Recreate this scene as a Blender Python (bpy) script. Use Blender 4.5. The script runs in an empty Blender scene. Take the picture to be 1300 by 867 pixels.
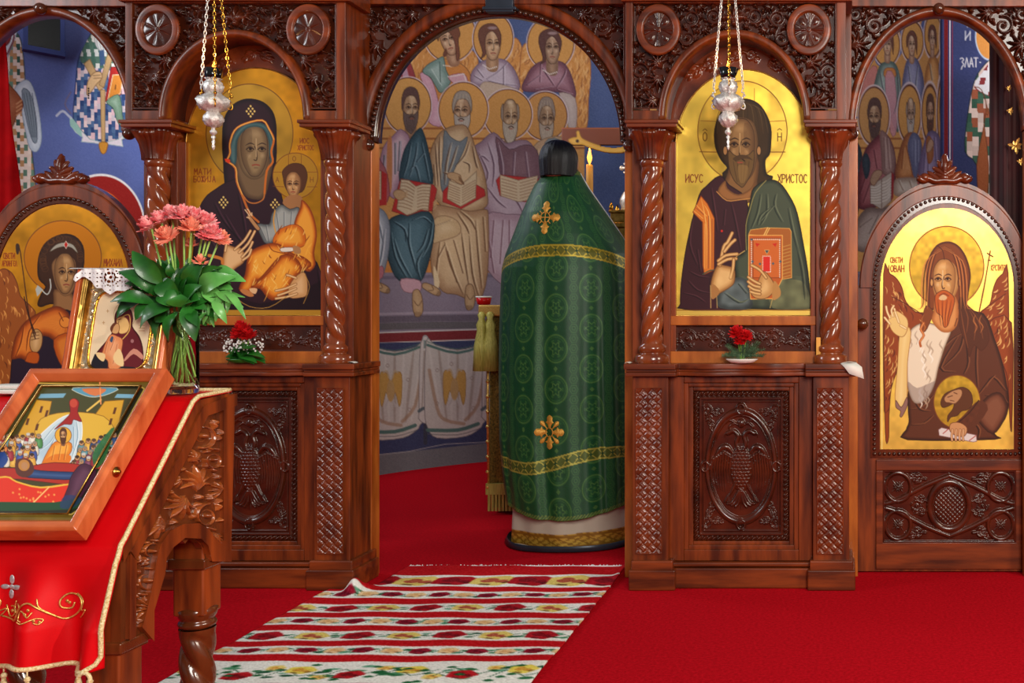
import bpy, math, random
import numpy as np
from mathutils import Vector, Matrix
PI = math.pi
random.seed(7); np.random.seed(7)
C = bpy.context.scene.collection
FP = 1340.0; D = 4.2; VX = 1070.0; VY = 391.0; EYE = 1.12   # focal length in pixels of the 1300 px frame, distance to the screen, eye height

def P(px, py, Y):
    Z = D + Y
    return ((px-VX)/FP*Z, Y, EYE-(py-VY)/FP*Z)
def sc(Y): return (D+Y)/FP          # metres per pixel at depth Y

# ------------------------------------------------------------------ materials
def lin(c):
    return tuple((v/255/12.92 if v/255 <= .04045 else ((v/255+.055)/1.055)**2.4) for v in c[:3])
def newmat(name):
    m = bpy.data.materials.new(name); m.use_nodes = True
    nt = m.node_tree; b = nt.nodes['Principled BSDF']
    return m, nt, b
def noise_mat(name, c1, c2, scale=(1,1,1), nscale=5, rough=.5, metal=0, coat=0, bump=0, bscale=60, spec=.5, sheen=0, detail=4, trans=0, ior=1.45, rvar=0, sss=0):
    m, nt, b = newmat(name)
    tc = nt.nodes.new('ShaderNodeTexCoord'); mp = nt.nodes.new('ShaderNodeMapping'); mp.inputs['Scale'].default_value = scale
    nt.links.new(tc.outputs['Object'], mp.inputs['Vector'])
    n = nt.nodes.new('ShaderNodeTexNoise'); n.inputs['Scale'].default_value = nscale; n.inputs['Detail'].default_value = detail
    nt.links.new(mp.outputs[0], n.inputs['Vector'])
    r = nt.nodes.new('ShaderNodeValToRGB'); r.color_ramp.elements[0].position = .32; r.color_ramp.elements[1].position = .68
    r.color_ramp.elements[0].color = (*lin(c1), 1); r.color_ramp.elements[1].color = (*lin(c2), 1)
    nt.links.new(n.outputs[0], r.inputs[0]); nt.links.new(r.outputs[0], b.inputs['Base Color'])
    b.inputs['Roughness'].default_value = rough; b.inputs['Metallic'].default_value = metal
    b.inputs['Coat Weight'].default_value = coat; b.inputs['Coat Roughness'].default_value = .12
    b.inputs['Specular IOR Level'].default_value = spec; b.inputs['Sheen Weight'].default_value = sheen
    b.inputs['Transmission Weight'].default_value = trans; b.inputs['IOR'].default_value = ior
    if rvar:
        mr = nt.nodes.new('ShaderNodeMapRange'); mr.inputs['To Min'].default_value = rough-rvar; mr.inputs['To Max'].default_value = rough+rvar
        nt.links.new(n.outputs[0], mr.inputs[0]); nt.links.new(mr.outputs[0], b.inputs['Roughness'])
    if bump:
        n2 = nt.nodes.new('ShaderNodeTexNoise'); n2.inputs['Scale'].default_value = bscale; n2.inputs['Detail'].default_value = 3
        nt.links.new(mp.outputs[0], n2.inputs['Vector'])
        bp = nt.nodes.new('ShaderNodeBump'); bp.inputs['Strength'].default_value = bump; bp.inputs['Distance'].default_value = .003
        nt.links.new(n2.outputs[0], bp.inputs['Height']); nt.links.new(bp.outputs[0], b.inputs['Normal'])
    return m
def paint_mat(name, rough=.45, goldm=.6, bump=.15, bscale=25, coat=0, grough=.3, spec=.5, sheen=0):
    """colour comes from the pigment laid on the mesh, alpha says where metal leaf is"""
    m, nt, b = newmat(name)
    a = nt.nodes.new('ShaderNodeAttribute'); a.attribute_name = 'Col'
    nt.links.new(a.outputs['Color'], b.inputs['Base Color'])
    mm = nt.nodes.new('ShaderNodeMath'); mm.operation = 'MULTIPLY'; mm.inputs[1].default_value = goldm
    nt.links.new(a.outputs['Alpha'], mm.inputs[0]); nt.links.new(mm.outputs[0], b.inputs['Metallic'])
    mr = nt.nodes.new('ShaderNodeMapRange'); mr.inputs['To Min'].default_value = rough; mr.inputs['To Max'].default_value = grough
    nt.links.new(a.outputs['Alpha'], mr.inputs[0]); nt.links.new(mr.outputs[0], b.inputs['Roughness'])
    b.inputs['Coat Weight'].default_value = coat; b.inputs['Specular IOR Level'].default_value = spec
    b.inputs['Sheen Weight'].default_value = sheen
    if bump:
        tc = nt.nodes.new('ShaderNodeTexCoord')
        n2 = nt.nodes.new('ShaderNodeTexNoise'); n2.inputs['Scale'].default_value = bscale; n2.inputs['Detail'].default_value = 4
        nt.links.new(tc.outputs['Object'], n2.inputs['Vector'])
        bp = nt.nodes.new('ShaderNodeBump'); bp.inputs['Strength'].default_value = bump; bp.inputs['Distance'].default_value = .004
        nt.links.new(n2.outputs[0], bp.inputs['Height']); nt.links.new(bp.outputs[0], b.inputs['Normal'])
    return m
WV, WH = (9, 9, 1.1), (1.1, 9, 9)
M = {}
M['wood'] = noise_mat('varnished_wood_upright', (74,27,8), (142,62,20), WV, 3.2, .38, coat=.14, bump=.05, bscale=20)
M['woodh'] = noise_mat('varnished_wood_level', (76,28,8), (140,60,20), WH, 3.2, .38, coat=.14, bump=.05, bscale=20)
M['wood2'] = noise_mat('orange_wood', (140,64,16), (196,108,38), (6,6,1.2), 3, .34, coat=.3, bump=.05, bscale=20)
M['carved'] = noise_mat('dark_carved_wood', (50,19,10), (88,36,18), (4,4,4), 3, .24, coat=.4, bump=.06, bscale=40)
M['carved2'] = noise_mat('brown_carved_wood', (84,32,14), (128,56,24), (4,4,4), 3, .26, coat=.45, bump=.06, bscale=40)
M['carved3'] = noise_mat('warm_carved_wood', (110,48,20), (160,84,36), (4,4,4), 3, .22, coat=.5, bump=.05, bscale=40)
M['twist'] = noise_mat('glossy_turned_wood', (104,42,18), (150,74,34), (5,5,2), 3, .2, coat=.6, bump=.03, bscale=30)
M['dwood'] = noise_mat('dark_glossy_wood', (60,26,12), (104,50,22), (5,5,1.5), 3, .2, coat=.6)
M['framewood'] = noise_mat('orange_red_frame_wood', (170,72,34), (212,112,62), (3,12,3), 2.5, .26, coat=.5)
M['bead'] = noise_mat('dark_bead_wood', (50,24,14), (78,38,22), (4,4,4), 3, .18, coat=.6)
M['carpet'] = noise_mat('red_carpet', (172,9,22), (204,15,32), (1,1,1), 90, .95, bump=.5, bscale=260, spec=.05, detail=6)
M['silver'] = noise_mat('chased_silver', (215,208,200), (252,250,246), (1,1,1), 160, .2, metal=.55, coat=.6, bump=1.0, bscale=220)
M['gold'] = noise_mat('polished_gold', (190,130,40), (235,185,80), (1,1,1), 60, .22, metal=1, bump=.6, bscale=150)
M['chased'] = noise_mat('chased_gilt_cover', (200,150,70), (246,236,214), (1,1,1), 170, .25, metal=.75)
M['brass'] = noise_mat('old_brass', (150,110,50), (205,165,90), (1,1,1), 40, .3, metal=1)
M['blackglass'] = noise_mat('black_glass', (8,8,10), (14,14,18), (1,1,1), 5, .08, coat=.5)
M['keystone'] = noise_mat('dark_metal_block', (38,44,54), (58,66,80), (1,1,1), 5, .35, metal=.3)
M['white'] = noise_mat('white_paper', (226,222,210), (245,243,236), (1,1,1), 8, .7)
M['lace'] = noise_mat('white_lace', (232,230,232), (250,250,252), (1,1,1), 40, .85, bump=.5, bscale=300)
M['redcloth'] = noise_mat('red_satin', (190,3,10), (214,8,18), (1,1,1), 4, .5, bump=.12, bscale=30, spec=.15)
M['cord'] = noise_mat('cream_gold_cord', (190,160,95), (240,225,180), (1,1,1), 260, .5, bump=.8, bscale=300)
M['thread'] = noise_mat('gold_thread', (196,140,60), (245,205,120), (1,1,1), 200, .35, metal=.7)
M['silverthread'] = noise_mat('silver_thread', (170,165,170), (225,225,230), (1,1,1), 200, .35, metal=.6)
M['leaf'] = noise_mat('green_leaf', (18,72,20), (44,120,38), (1,1,1), 14, .38, coat=.2)
M['leaf2'] = noise_mat('light_green_leaf', (52,128,44), (110,180,90), (1,1,1), 14, .38, coat=.2)
M['stem'] = noise_mat('pale_green_stem', (110,160,60), (160,200,100), (1,1,1), 20, .5)
M['pink'] = noise_mat('pink_petal', (232,84,98), (253,190,188), (1,1,1), 75, .6)
M['pink2'] = noise_mat('salmon_petal', (236,110,84), (252,180,150), (1,1,1), 45, .6)
M['redpetal'] = noise_mat('red_petal', (190,6,14), (232,24,30), (1,1,1), 50, .6)
M['tiny'] = noise_mat('white_blossom', (225,225,220), (250,250,248), (1,1,1), 50, .7)
M['fir'] = noise_mat('fir_green', (34,66,38), (88,120,84), (1,1,1), 60, .7)
M['hair'] = noise_mat('black_hair', (5,5,6), (16,16,19), (60,60,4), 4, .32, bump=.4, bscale=80)
M['skin'] = noise_mat('skin', (196,140,110), (214,160,130), (1,1,1), 8, .5)
M['alb'] = noise_mat('cream_linen', (186,176,160), (208,198,184), (1,1,1), 20, .8, bump=.2, bscale=200)
M['thread2'] = noise_mat('orange_gold_embroidery', (206,138,44), (240,186,84), (1,1,1), 260, .4, metal=.35, bump=.5, bscale=400)
M['grey'] = noise_mat('grey_wall', (86,84,90), (112,110,116), (1,1,1), 6, .8)
M['curtain'] = noise_mat('red_curtain', (140,2,8), (176,8,14), (1,1,1), 8, .8, spec=.1)
M['curtain2'] = noise_mat('dark_wine_curtain', (40,4,12), (64,8,18), (1,1,1), 8, .7, sheen=.2)
M['wax'] = noise_mat('yellow_wax', (222,150,50), (244,184,86), (1,1,1), 8, .5)
M['tass'] = noise_mat('olive_gold_fringe', (150,140,60), (200,190,100), (60,60,3), 6, .5, metal=.2)
M['altarcloth'] = noise_mat('dark_green_gold_brocade', (70,60,20), (150,120,50), (1,1,1), 90, .5, metal=.3)
M['ceil'] = noise_mat('blue_plaster', (52,66,120), (66,80,140), (1,1,1), 3, .9)
m, nt, b = newmat('clear_glass'); b.inputs['Transmission Weight'].default_value = 1; b.inputs['Roughness'].default_value = .01; b.inputs['IOR'].default_value = 1.2
b.inputs['Base Color'].default_value = (.97,.99,.98,1); M['glass'] = m
m, nt, b = newmat('water'); b.inputs['Transmission Weight'].default_value = 1; b.inputs['Roughness'].default_value = 0; b.inputs['IOR'].default_value = 1.05
b.inputs['Base Color'].default_value = (.96,1,.97,1); M['water'] = m
m, nt, b = newmat('ruby_glass'); b.inputs['Base Color'].default_value = (.7,.01,.01,1); b.inputs['Roughness'].default_value = .08; b.inputs['Transmission Weight'].default_value = .3; M['ruby'] = m
def emis(name, col, s):
    m, nt, b = newmat(name); b.inputs['Base Color'].default_value = (*lin(col),1)
    b.inputs['Emission Color'].default_value = (*lin(col),1); b.inputs['Emission Strength'].default_value = s; return m
M['flame'] = emis('candle_flame', (255,150,50), 5)
M['icon'] = paint_mat('painted_gilded_board', .5, .6, .05, 14, coat=0, grough=.33, spec=.25)
M['fresco'] = paint_mat('fresco_plaster', .85, .3, .1, 60, spec=.2)
M['fabric'] = paint_mat('woven_fabric', .48, .55, .25, 350, grough=.36)
M['rug'] = paint_mat('woven_rug', .95, 0, .5, 220, spec=.1)

# ------------------------------------------------------------------ things and parts
ORG = {}
def org(o): return ORG.get(o.name, (0,0,0)) if o is not None else (0,0,0)
def tag(o, label=None, cat=None, group=None, kind=None):
    if label: o['label'] = label
    if cat: o['category'] = cat
    if group: o['group'] = group
    if kind: o['kind'] = kind
    return o
def thing(name, loc, label, cat, group=None):
    o = bpy.data.objects.new(name, None); C.objects.link(o); o.location = loc; o.empty_display_size = .05
    ORG[o.name] = tuple(loc); return tag(o, label, cat, group)
def link(me, name, mat, parent=None, loc=None, smooth=True):
    """vertices come in world metres; they are moved so the object's origin is its parent's (or loc)"""
    o = bpy.data.objects.new(name, me); C.objects.link(o)
    og = org(parent) if parent is not None else (loc or (0,0,0))
    if parent is not None:
        o.parent = parent
    else:
        o.location = og
    if og != (0,0,0): me.transform(Matrix.Translation((-og[0],-og[1],-og[2])))
    ORG[o.name] = tuple(og)
    me.materials.append(M[mat] if isinstance(mat, str) else mat)
    if smooth: me.polygons.foreach_set('use_smooth', [True]*len(me.polygons))
    return o
class MB:
    def __init__(s): s.v = []; s.f = []
    def add(s, vs, fs):
        n = len(s.v); s.v += [tuple(map(float, v)) for v in vs]; s.f += [tuple(i+n for i in f) for f in fs]; return s
    def box(s, a, b):
        x0,y0,z0 = a; x1,y1,z1 = b
        return s.add([(x0,y0,z0),(x1,y0,z0),(x1,y1,z0),(x0,y1,z0),(x0,y0,z1),(x1,y0,z1),(x1,y1,z1),(x0,y1,z1)],
                     [(0,3,2,1),(4,5,6,7),(0,1,5,4),(1,2,6,5),(2,3,7,6),(3,0,4,7)])
    def lathe(s, prof, c, n=24, ax=None, sx=1, sy=1, mod=None):
        """prof: [(r,z)] about c; mod(theta,z)->radius factor"""
        vs = []; m = len(prof)
        for r,z in prof:
            for k in range(n):
                t = 2*PI*k/n; q = r*(mod(t,z) if mod else 1)
                v = Vector((q*sx*math.cos(t), q*sy*math.sin(t), z))
                if ax is not None: v = ax @ v
                vs.append((c[0]+v.x, c[1]+v.y, c[2]+v.z))
        fs = [(i*n+k, i*n+(k+1)%n, (i+1)*n+(k+1)%n, (i+1)*n+k) for i in range(m-1) for k in range(n)]
        fs += [tuple(range(n-1,-1,-1)), tuple((m-1)*n+k for k in range(n))]
        return s.add(vs, fs)
    def tube(s, pts, r, n=8, closed=False):
        pts = [Vector(p) for p in pts]; m = len(pts); vs = []
        rr = r if hasattr(r, '__len__') else [r]*m
        up = None
        for i,p in enumerate(pts):
            a = pts[(i-1)%m] if (closed or i>0) else p; b = pts[(i+1)%m] if (closed or i<m-1) else p
            t = (b-a); t = t.normalized() if t.length > 1e-9 else Vector((0,0,1))
            if up is None: up = t.orthogonal().normalized()
            up = (up - t*up.dot(t)); up = up.normalized() if up.length>1e-6 else t.orthogonal().normalized()
            w = t.cross(up)
            for k in range(n):
                q = 2*PI*k/n; v = p + (up*math.cos(q)+w*math.sin(q))*rr[i]; vs.append(v)
        fs = [(i*n+k, i*n+(k+1)%n, ((i+1)%m)*n+(k+1)%n, ((i+1)%m)*n+k) for i in range(m if closed else m-1) for k in range(n)]
        if not closed: fs += [tuple(range(n-1,-1,-1)), tuple((m-1)*n+k for k in range(n))]
        return s.add(vs, fs)
    def sphere(s, c, r, n=10, sx=1, sy=1, sz=1, R=None):
        m = max(4, n//2+1); prof = [(r*math.sin(PI*i/m), -r*math.cos(PI*i/m)) for i in range(m+1)]
        prof[0] = (r*.02, -r); prof[-1] = (r*.02, r)
        vs = []; nn = n
        for q,z in prof:
            for k in range(nn):
                t = 2*PI*k/nn; v = Vector((q*sx*math.cos(t), q*sy*math.sin(t), z*sz))
                if R is not None: v = R @ v
                vs.append((c[0]+v.x, c[1]+v.y, c[2]+v.z))
        fs = [(i*nn+k, i*nn+(k+1)%nn, (i+1)*nn+(k+1)%nn, (i+1)*nn+k) for i in range(m) for k in range(nn)]
        return s.add(vs, fs)
    def prism(s, pts, Yf, Yb):
        """pts: world (x,z) outline"""
        n = len(pts)
        return s.add([(x,Yf,z) for x,z in pts]+[(x,Yb,z) for x,z in pts],
                     [tuple(range(n)), tuple(range(2*n-1,n-1,-1))]+[(i,(i+1)%n,n+(i+1)%n,n+i) for i in range(n)])
    def build(s, name, mat, parent=None, loc=None, smooth=False, bevel=0, seg=2, auto=None):
        me = bpy.data.meshes.new(name); me.from_pydata(s.v, [], s.f); me.update()
        o = link(me, name, mat, parent, loc, smooth)
        if bevel:
            b = o.modifiers.new('edge', 'BEVEL'); b.width = bevel; b.segments = seg; b.limit_method = 'ANGLE'; b.angle_limit = .6
            me.polygons.foreach_set('use_smooth', [True]*len(me.polygons))
            w = o.modifiers.new('wn', 'WEIGHTED_NORMAL'); w.keep_sharp = False
        return o

def grid_mesh(name, W, col=None, keep=None, mat='icon', parent=None, loc=None, closed_u=False):
    """W: (ny,nx,3) world points; col: (ny,nx,4) srgb 0..1 + metal; keep: (ny,nx) bool of vertices"""
    ny, nx = W.shape[:2]
    idx = np.arange(ny*nx).reshape(ny,nx)
    a,b,c,d = idx[:-1,:-1],idx[:-1,1:],idx[1:,1:],idx[1:,:-1]
    q = np.stack([a,d,c,b],-1).reshape(-1,4)
    if closed_u:
        q2 = np.stack([idx[:-1,-1],idx[1:,-1],idx[1:,0],idx[:-1,0]],-1); q = np.concatenate([q,q2])
    if keep is not None:
        k = keep.reshape(-1); q = q[k[q].all(1)]
    used = np.zeros(ny*nx,bool); used[q.reshape(-1)] = True
    remap = np.cumsum(used)-1; V = W.reshape(-1,3)[used]; q = remap[q]
    me = bpy.data.meshes.new(name); me.vertices.add(len(V)); me.vertices.foreach_set('co', V.astype(np.float32).ravel())
    n = len(q); me.loops.add(n*4); me.loops.foreach_set('vertex_index', q.astype(np.int32).ravel())
    me.polygons.add(n); me.polygons.foreach_set('loop_start', np.arange(0,n*4,4,dtype=np.int32))
    me.polygons.foreach_set('loop_total', np.full(n,4,dtype=np.int32)); me.update(calc_edges=True)
    if col is not None:
        c = col.reshape(-1,4)[used].copy(); r = np.clip(c[:,:3],0,1)
        c[:,:3] = np.where(r<=.04045, r/12.92, ((r+.055)/1.055)**2.4)
        at = me.color_attributes.new('Col','FLOAT_COLOR','POINT'); at.data.foreach_set('color', c.astype(np.float32).ravel())
    return link(me, name, mat, parent, loc)

# ------------------------------------------------------------------ drawing on a fine grid (pigment or relief)
def cr(pts, n=4, closed=False):
    if n <= 1 or len(pts) < 3: return [tuple(p) for p in pts]
    out = []; m = len(pts); R = range(m if closed else m-1)
    for i in R:
        if closed: a,b,c,d = pts[i-1],pts[i],pts[(i+1)%m],pts[(i+2)%m]
        else: a,b,c,d = pts[max(i-1,0)],pts[i],pts[i+1],pts[min(i+2,m-1)]
        for k in range(n):
            t = k/n; t2 = t*t; t3 = t2*t
            out.append(tuple(.5*(2*b[j]+(c[j]-a[j])*t+(2*a[j]-5*b[j]+4*c[j]-d[j])*t2+(3*b[j]-a[j]-3*c[j]+d[j])*t3) for j in range(len(b))))
    if not closed: out.append(tuple(pts[-1]))
    return out
class Grid:
    def __init__(s, x0, y0, x1, y1, res=1.0):
        s.nx = int(round((x1-x0)*res))+1; s.ny = int(round((y1-y0)*res))+1; s.res = res
        s.x0, s.y0 = x0, y0
        s.X, s.Y = np.meshgrid(np.linspace(x0,x1,s.nx), np.linspace(y0,y1,s.ny)); s.T = (0,0,1)
        s.sx = (x1-x0)/(s.nx-1); s.sy = (y1-y0)/(s.ny-1)
    def at(s, x0, y0, k): s.T = (x0,y0,k); return s
    def tp(s, pts): a,b,k = s.T; return [(a+p[0]/k, b+p[1]/k)+tuple(p[2:]) for p in pts]
    def bb(s, pts, pad):
        xs = [p[0] for p in pts]; ys = [p[1] for p in pts]
        i0 = max(0,int((min(xs)-pad-s.x0)/s.sx)); i1 = min(s.nx,int((max(xs)+pad-s.x0)/s.sx)+2)
        j0 = max(0,int((min(ys)-pad-s.y0)/s.sy)); j1 = min(s.ny,int((max(ys)+pad-s.y0)/s.sy)+2)
        if i0 >= i1 or j0 >= j1: return None
        return (slice(j0,j1), slice(i0,i1))
    def sdist(s, pts, B):
        X = s.X[B]; Y = s.Y[B]; d2 = np.full(X.shape,1e9); ins = np.zeros(X.shape,bool); m = len(pts)
        for i in range(m):
            ax,ay = pts[i][:2]; bx,by = pts[(i+1)%m][:2]; ex,ey = bx-ax,by-ay; L = ex*ex+ey*ey
            if L < 1e-12: continue
            t = np.clip(((X-ax)*ex+(Y-ay)*ey)/L,0,1)
            d2 = np.minimum(d2,(X-ax-t*ex)**2+(Y-ay-t*ey)**2)
            if ay != by:
                c = ((ay > Y) != (by > Y)) & (X < ex*(Y-ay)/ey+ax); ins ^= c
        d = np.sqrt(d2); return np.where(ins,-d,d)
    def ldist(s, pts, B, ws):
        """distance minus nothing, plus local width, of an open polyline"""
        X = s.X[B]; Y = s.Y[B]; best = np.full(X.shape,1e9); wid = np.zeros(X.shape)
        for i in range(len(pts)-1):
            ax,ay = pts[i][:2]; bx,by = pts[i+1][:2]; ex,ey = bx-ax,by-ay; L = ex*ex+ey*ey
            if L < 1e-12: continue
            t = np.clip(((X-ax)*ex+(Y-ay)*ey)/L,0,1)
            d = np.sqrt((X-ax-t*ex)**2+(Y-ay-t*ey)**2); w = ws[i]+(ws[i+1]-ws[i])*t
            k = d-w < best-wid; best = np.where(k,d,best); wid = np.where(k,w,wid)
        return best, wid
def widths(n, w, taper):
    if taper == 0: return [w]*n
    if taper == 1: return [w*(1-.85*i/max(1,n-1)) for i in range(n)]
    return [w*(.15+.85*math.sin(PI*min(1,max(0,(i+.3)/(n-.4))))) for i in range(n)]   # taper 2: both ends
class Cv(Grid):
    def __init__(s, x0,y0,x1,y1,res=1.0,base=(128,128,128),metal=0):
        super().__init__(x0,y0,x1,y1,res); s.C = np.zeros((s.ny,s.nx,4)); s.C[...,:3] = np.array(base)/255; s.C[...,3] = metal
    def mix(s, B, col, al, metal=0):
        c = np.array(col)/255 if not isinstance(col,np.ndarray) else col
        al = al[...,None]; t = s.C[B]; t[...,:3] = t[...,:3]*(1-al)+c*al; t[...,3:] = t[...,3:]*(1-al)+metal*al
    def poly(s, pts, col, sm=3, edge=None, ew=.8, hi=None, lo=None, k=5, a=1, metal=0, raw=False):
        pts = pts if raw else s.tp(pts); pts = cr(pts,sm,True); B = s.bb(pts,2+ew)
        if B is None: return
        sd = s.sdist(pts,B); al = np.clip(.5-sd*s.res,0,1)*a; c = np.array(col)/255.
        c = np.broadcast_to(c,sd.shape+(3,))
        if lo is not None:
            t = np.clip(1+sd/k,0,1)[...,None]; c = c*(1-t)+np.array(lo)/255.*t
        if hi is not None:
            t = np.clip((-sd-k*.6)/(k*1.3),0,1)[...,None]*.75; c = c*(1-t)+np.array(hi)/255.*t
        s.mix(B,c,al,metal)
        if edge is not None: s.mix(B,edge,np.clip(.5-(np.abs(sd)-ew/2)*s.res,0,1)*a)
    def line(s, pts, w, col, a=1, taper=0, sm=3, metal=0, soft=0, raw=False):
        pts = pts if raw else s.tp(pts); pts = cr(pts,sm); B = s.bb(pts,w+2+soft)
        if B is None: return
        d, wd = s.ldist(pts,B,widths(len(pts),w/2,taper))
        if soft: al = np.clip(1-(d-wd)/soft,0,1)**2*a
        else: al = np.clip(.5-(d-wd)*s.res,0,1)*a
        s.mix(B,col,al,metal)
    def ell(s, cx,cy,rx,ry,col, edge=None, ew=1, a=1, metal=0, edge2=None, soft=0, T=True):
        if T: (cx,cy), = s.tp([(cx,cy)]); rx /= s.T[2]; ry /= s.T[2]; ew = ew
        B = s.bb([(cx-rx,cy-ry),(cx+rx,cy+ry)],4+ew)
        if B is None: return
        r = np.sqrt(((s.X[B]-cx)/rx)**2+((s.Y[B]-cy)/ry)**2); sd = (r-1)*min(rx,ry)
        if col is not None:
            al = np.clip(.5-sd*s.res,0,1)*a if not soft else np.clip(-sd/soft,0,1)*a
            s.mix(B,col,al,metal)
        if edge is not None: s.mix(B,edge,np.clip(.5-(np.abs(sd)-ew/2)*s.res,0,1)*a)
        if edge2 is not None: s.mix(B,edge2,np.clip(.5-(np.abs(sd-ew)-ew/2)*s.res,0,1)*a)
    def rect(s,x0,y0,x1,y1,col,**k): s.poly([(x0,y0),(x1,y0),(x1,y1),(x0,y1)],col,sm=1,**k)
    def folds(s, lst, dark, light, w=1.6, a=.7):
        w *= 1.25; a = min(1,a*1.25)
        """each fold is a dark stroke with a light one beside it"""
        for f in lst:
            s.line(f,w,dark,a=a,taper=2); o = w*s.T[2]*1.1
            s.line([(p[0]+o,p[1]-o*.3) for p in f],w*.8,light,a=a*.8,taper=2)
    def text(s, txt, x, y, w, h, col, lw=.9, gap=.28, a=1):
        for ch in txt:
            if ch != ' ':
                for st in FONT.get(ch,[]): s.line([(x+p[0]*w,y+p[1]*h) for p in st],lw,col,sm=3 if len(st)>4 else 1,a=a)
            x += w*(1+gap)
    def grain(s, amp, seed=0, k=1):
        r = np.random.RandomState(seed); s.C[...,:3] += (r.rand(s.ny,s.nx,1)-.5)*amp
    def blotch(s, amp, cell, seed=0, mask=None):
        r = np.random.RandomState(seed); n = r.rand(int(s.ny/s.res/cell)+3,int(s.nx/s.res/cell)+3)-.5
        u = (s.X-s.x0)/cell; v = (s.Y-s.y0)/cell; i = u.astype(int); j = v.astype(int); fu = u-i; fv = v-j
        fu = fu*fu*(3-2*fu); fv = fv*fv*(3-2*fv)
        q = (n[j,i]*(1-fu)+n[j,i+1]*fu)*(1-fv)+(n[j+1,i]*(1-fu)+n[j+1,i+1]*fu)*fv
        if mask is not None: q = q*mask
        s.C[...,:3] *= (1+amp*2*q[...,None])
O_ = [(.5,0),(.9,.2),(1,.5),(.9,.8),(.5,1),(.1,.8),(0,.5),(.1,.2),(.5,0)]
C_ = [(.95,.15),(.6,0),(.2,.15),(.05,.5),(.2,.85),(.6,1),(.95,.85)]
FONT = {'А':[[(0,1),(.5,0),(1,1)],[(.2,.65),(.8,.65)]],'М':[[(0,1),(.1,0),(.5,.6),(.9,0),(1,1)]],'Т':[[(0,0),(1,0)],[(.5,0),(.5,1)]],
 'И':[[(0,0),(0,1)],[(1,0),(1,1)],[(0,.85),(1,.15)]],'Б':[[(.9,0),(0,0),(0,1)],[(0,.5),(.8,.55),(.9,.8),(.7,1),(0,1)]],'О':[O_],'С':[C_],
 'Ж':[[(.5,0),(.5,1)],[(0,0),(.5,.5),(0,1)],[(1,0),(.5,.5),(1,1)]],'Ј':[[(.7,0),(.7,.8),(.4,1),(.1,.85)]],'У':[[(0,0),(.5,.55)],[(1,0),(.2,1)]],
 'Х':[[(0,0),(1,1)],[(1,0),(0,1)]],'Р':[[(0,1),(0,0)],[(0,0),(.7,.02),(.95,.25),(.7,.48),(0,.5)]],'В':[[(0,0),(0,1)],[(0,0),(.75,.1),(.75,.4),(0,.5)],[(0,.5),(.9,.6),(.85,.95),(0,1)]],
 'Е':[C_,[(.1,.5),(.7,.5)]],'Н':[[(0,0),(0,1)],[(1,0),(1,1)],[(0,.5),(1,.5)]],'К':[[(0,0),(0,1)],[(1,0),(0,.5),(1,1)]],'Л':[[(0,1),(.5,0),(1,1)]],
 'Г':[[(0,1),(0,0),(.9,0)]],'Љ':[[(0,1),(.3,0),(.55,0),(.55,1)],[(.55,.5),(.9,.55),(.95,.9),(.55,1)]],'П':[[(0,1),(0,0),(1,0),(1,1)]],
 'З':[[(.05,.1),(.5,0),(.9,.2),(.5,.45),(.95,.7),(.5,1),(.3,1.25)]],'І':[[(.5,0),(.5,1)]],'·':[[(.3,.5),(.5,.5)]],'^':[[(0,-.05),(.5,-.25),(1,-.05)]]}

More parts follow.
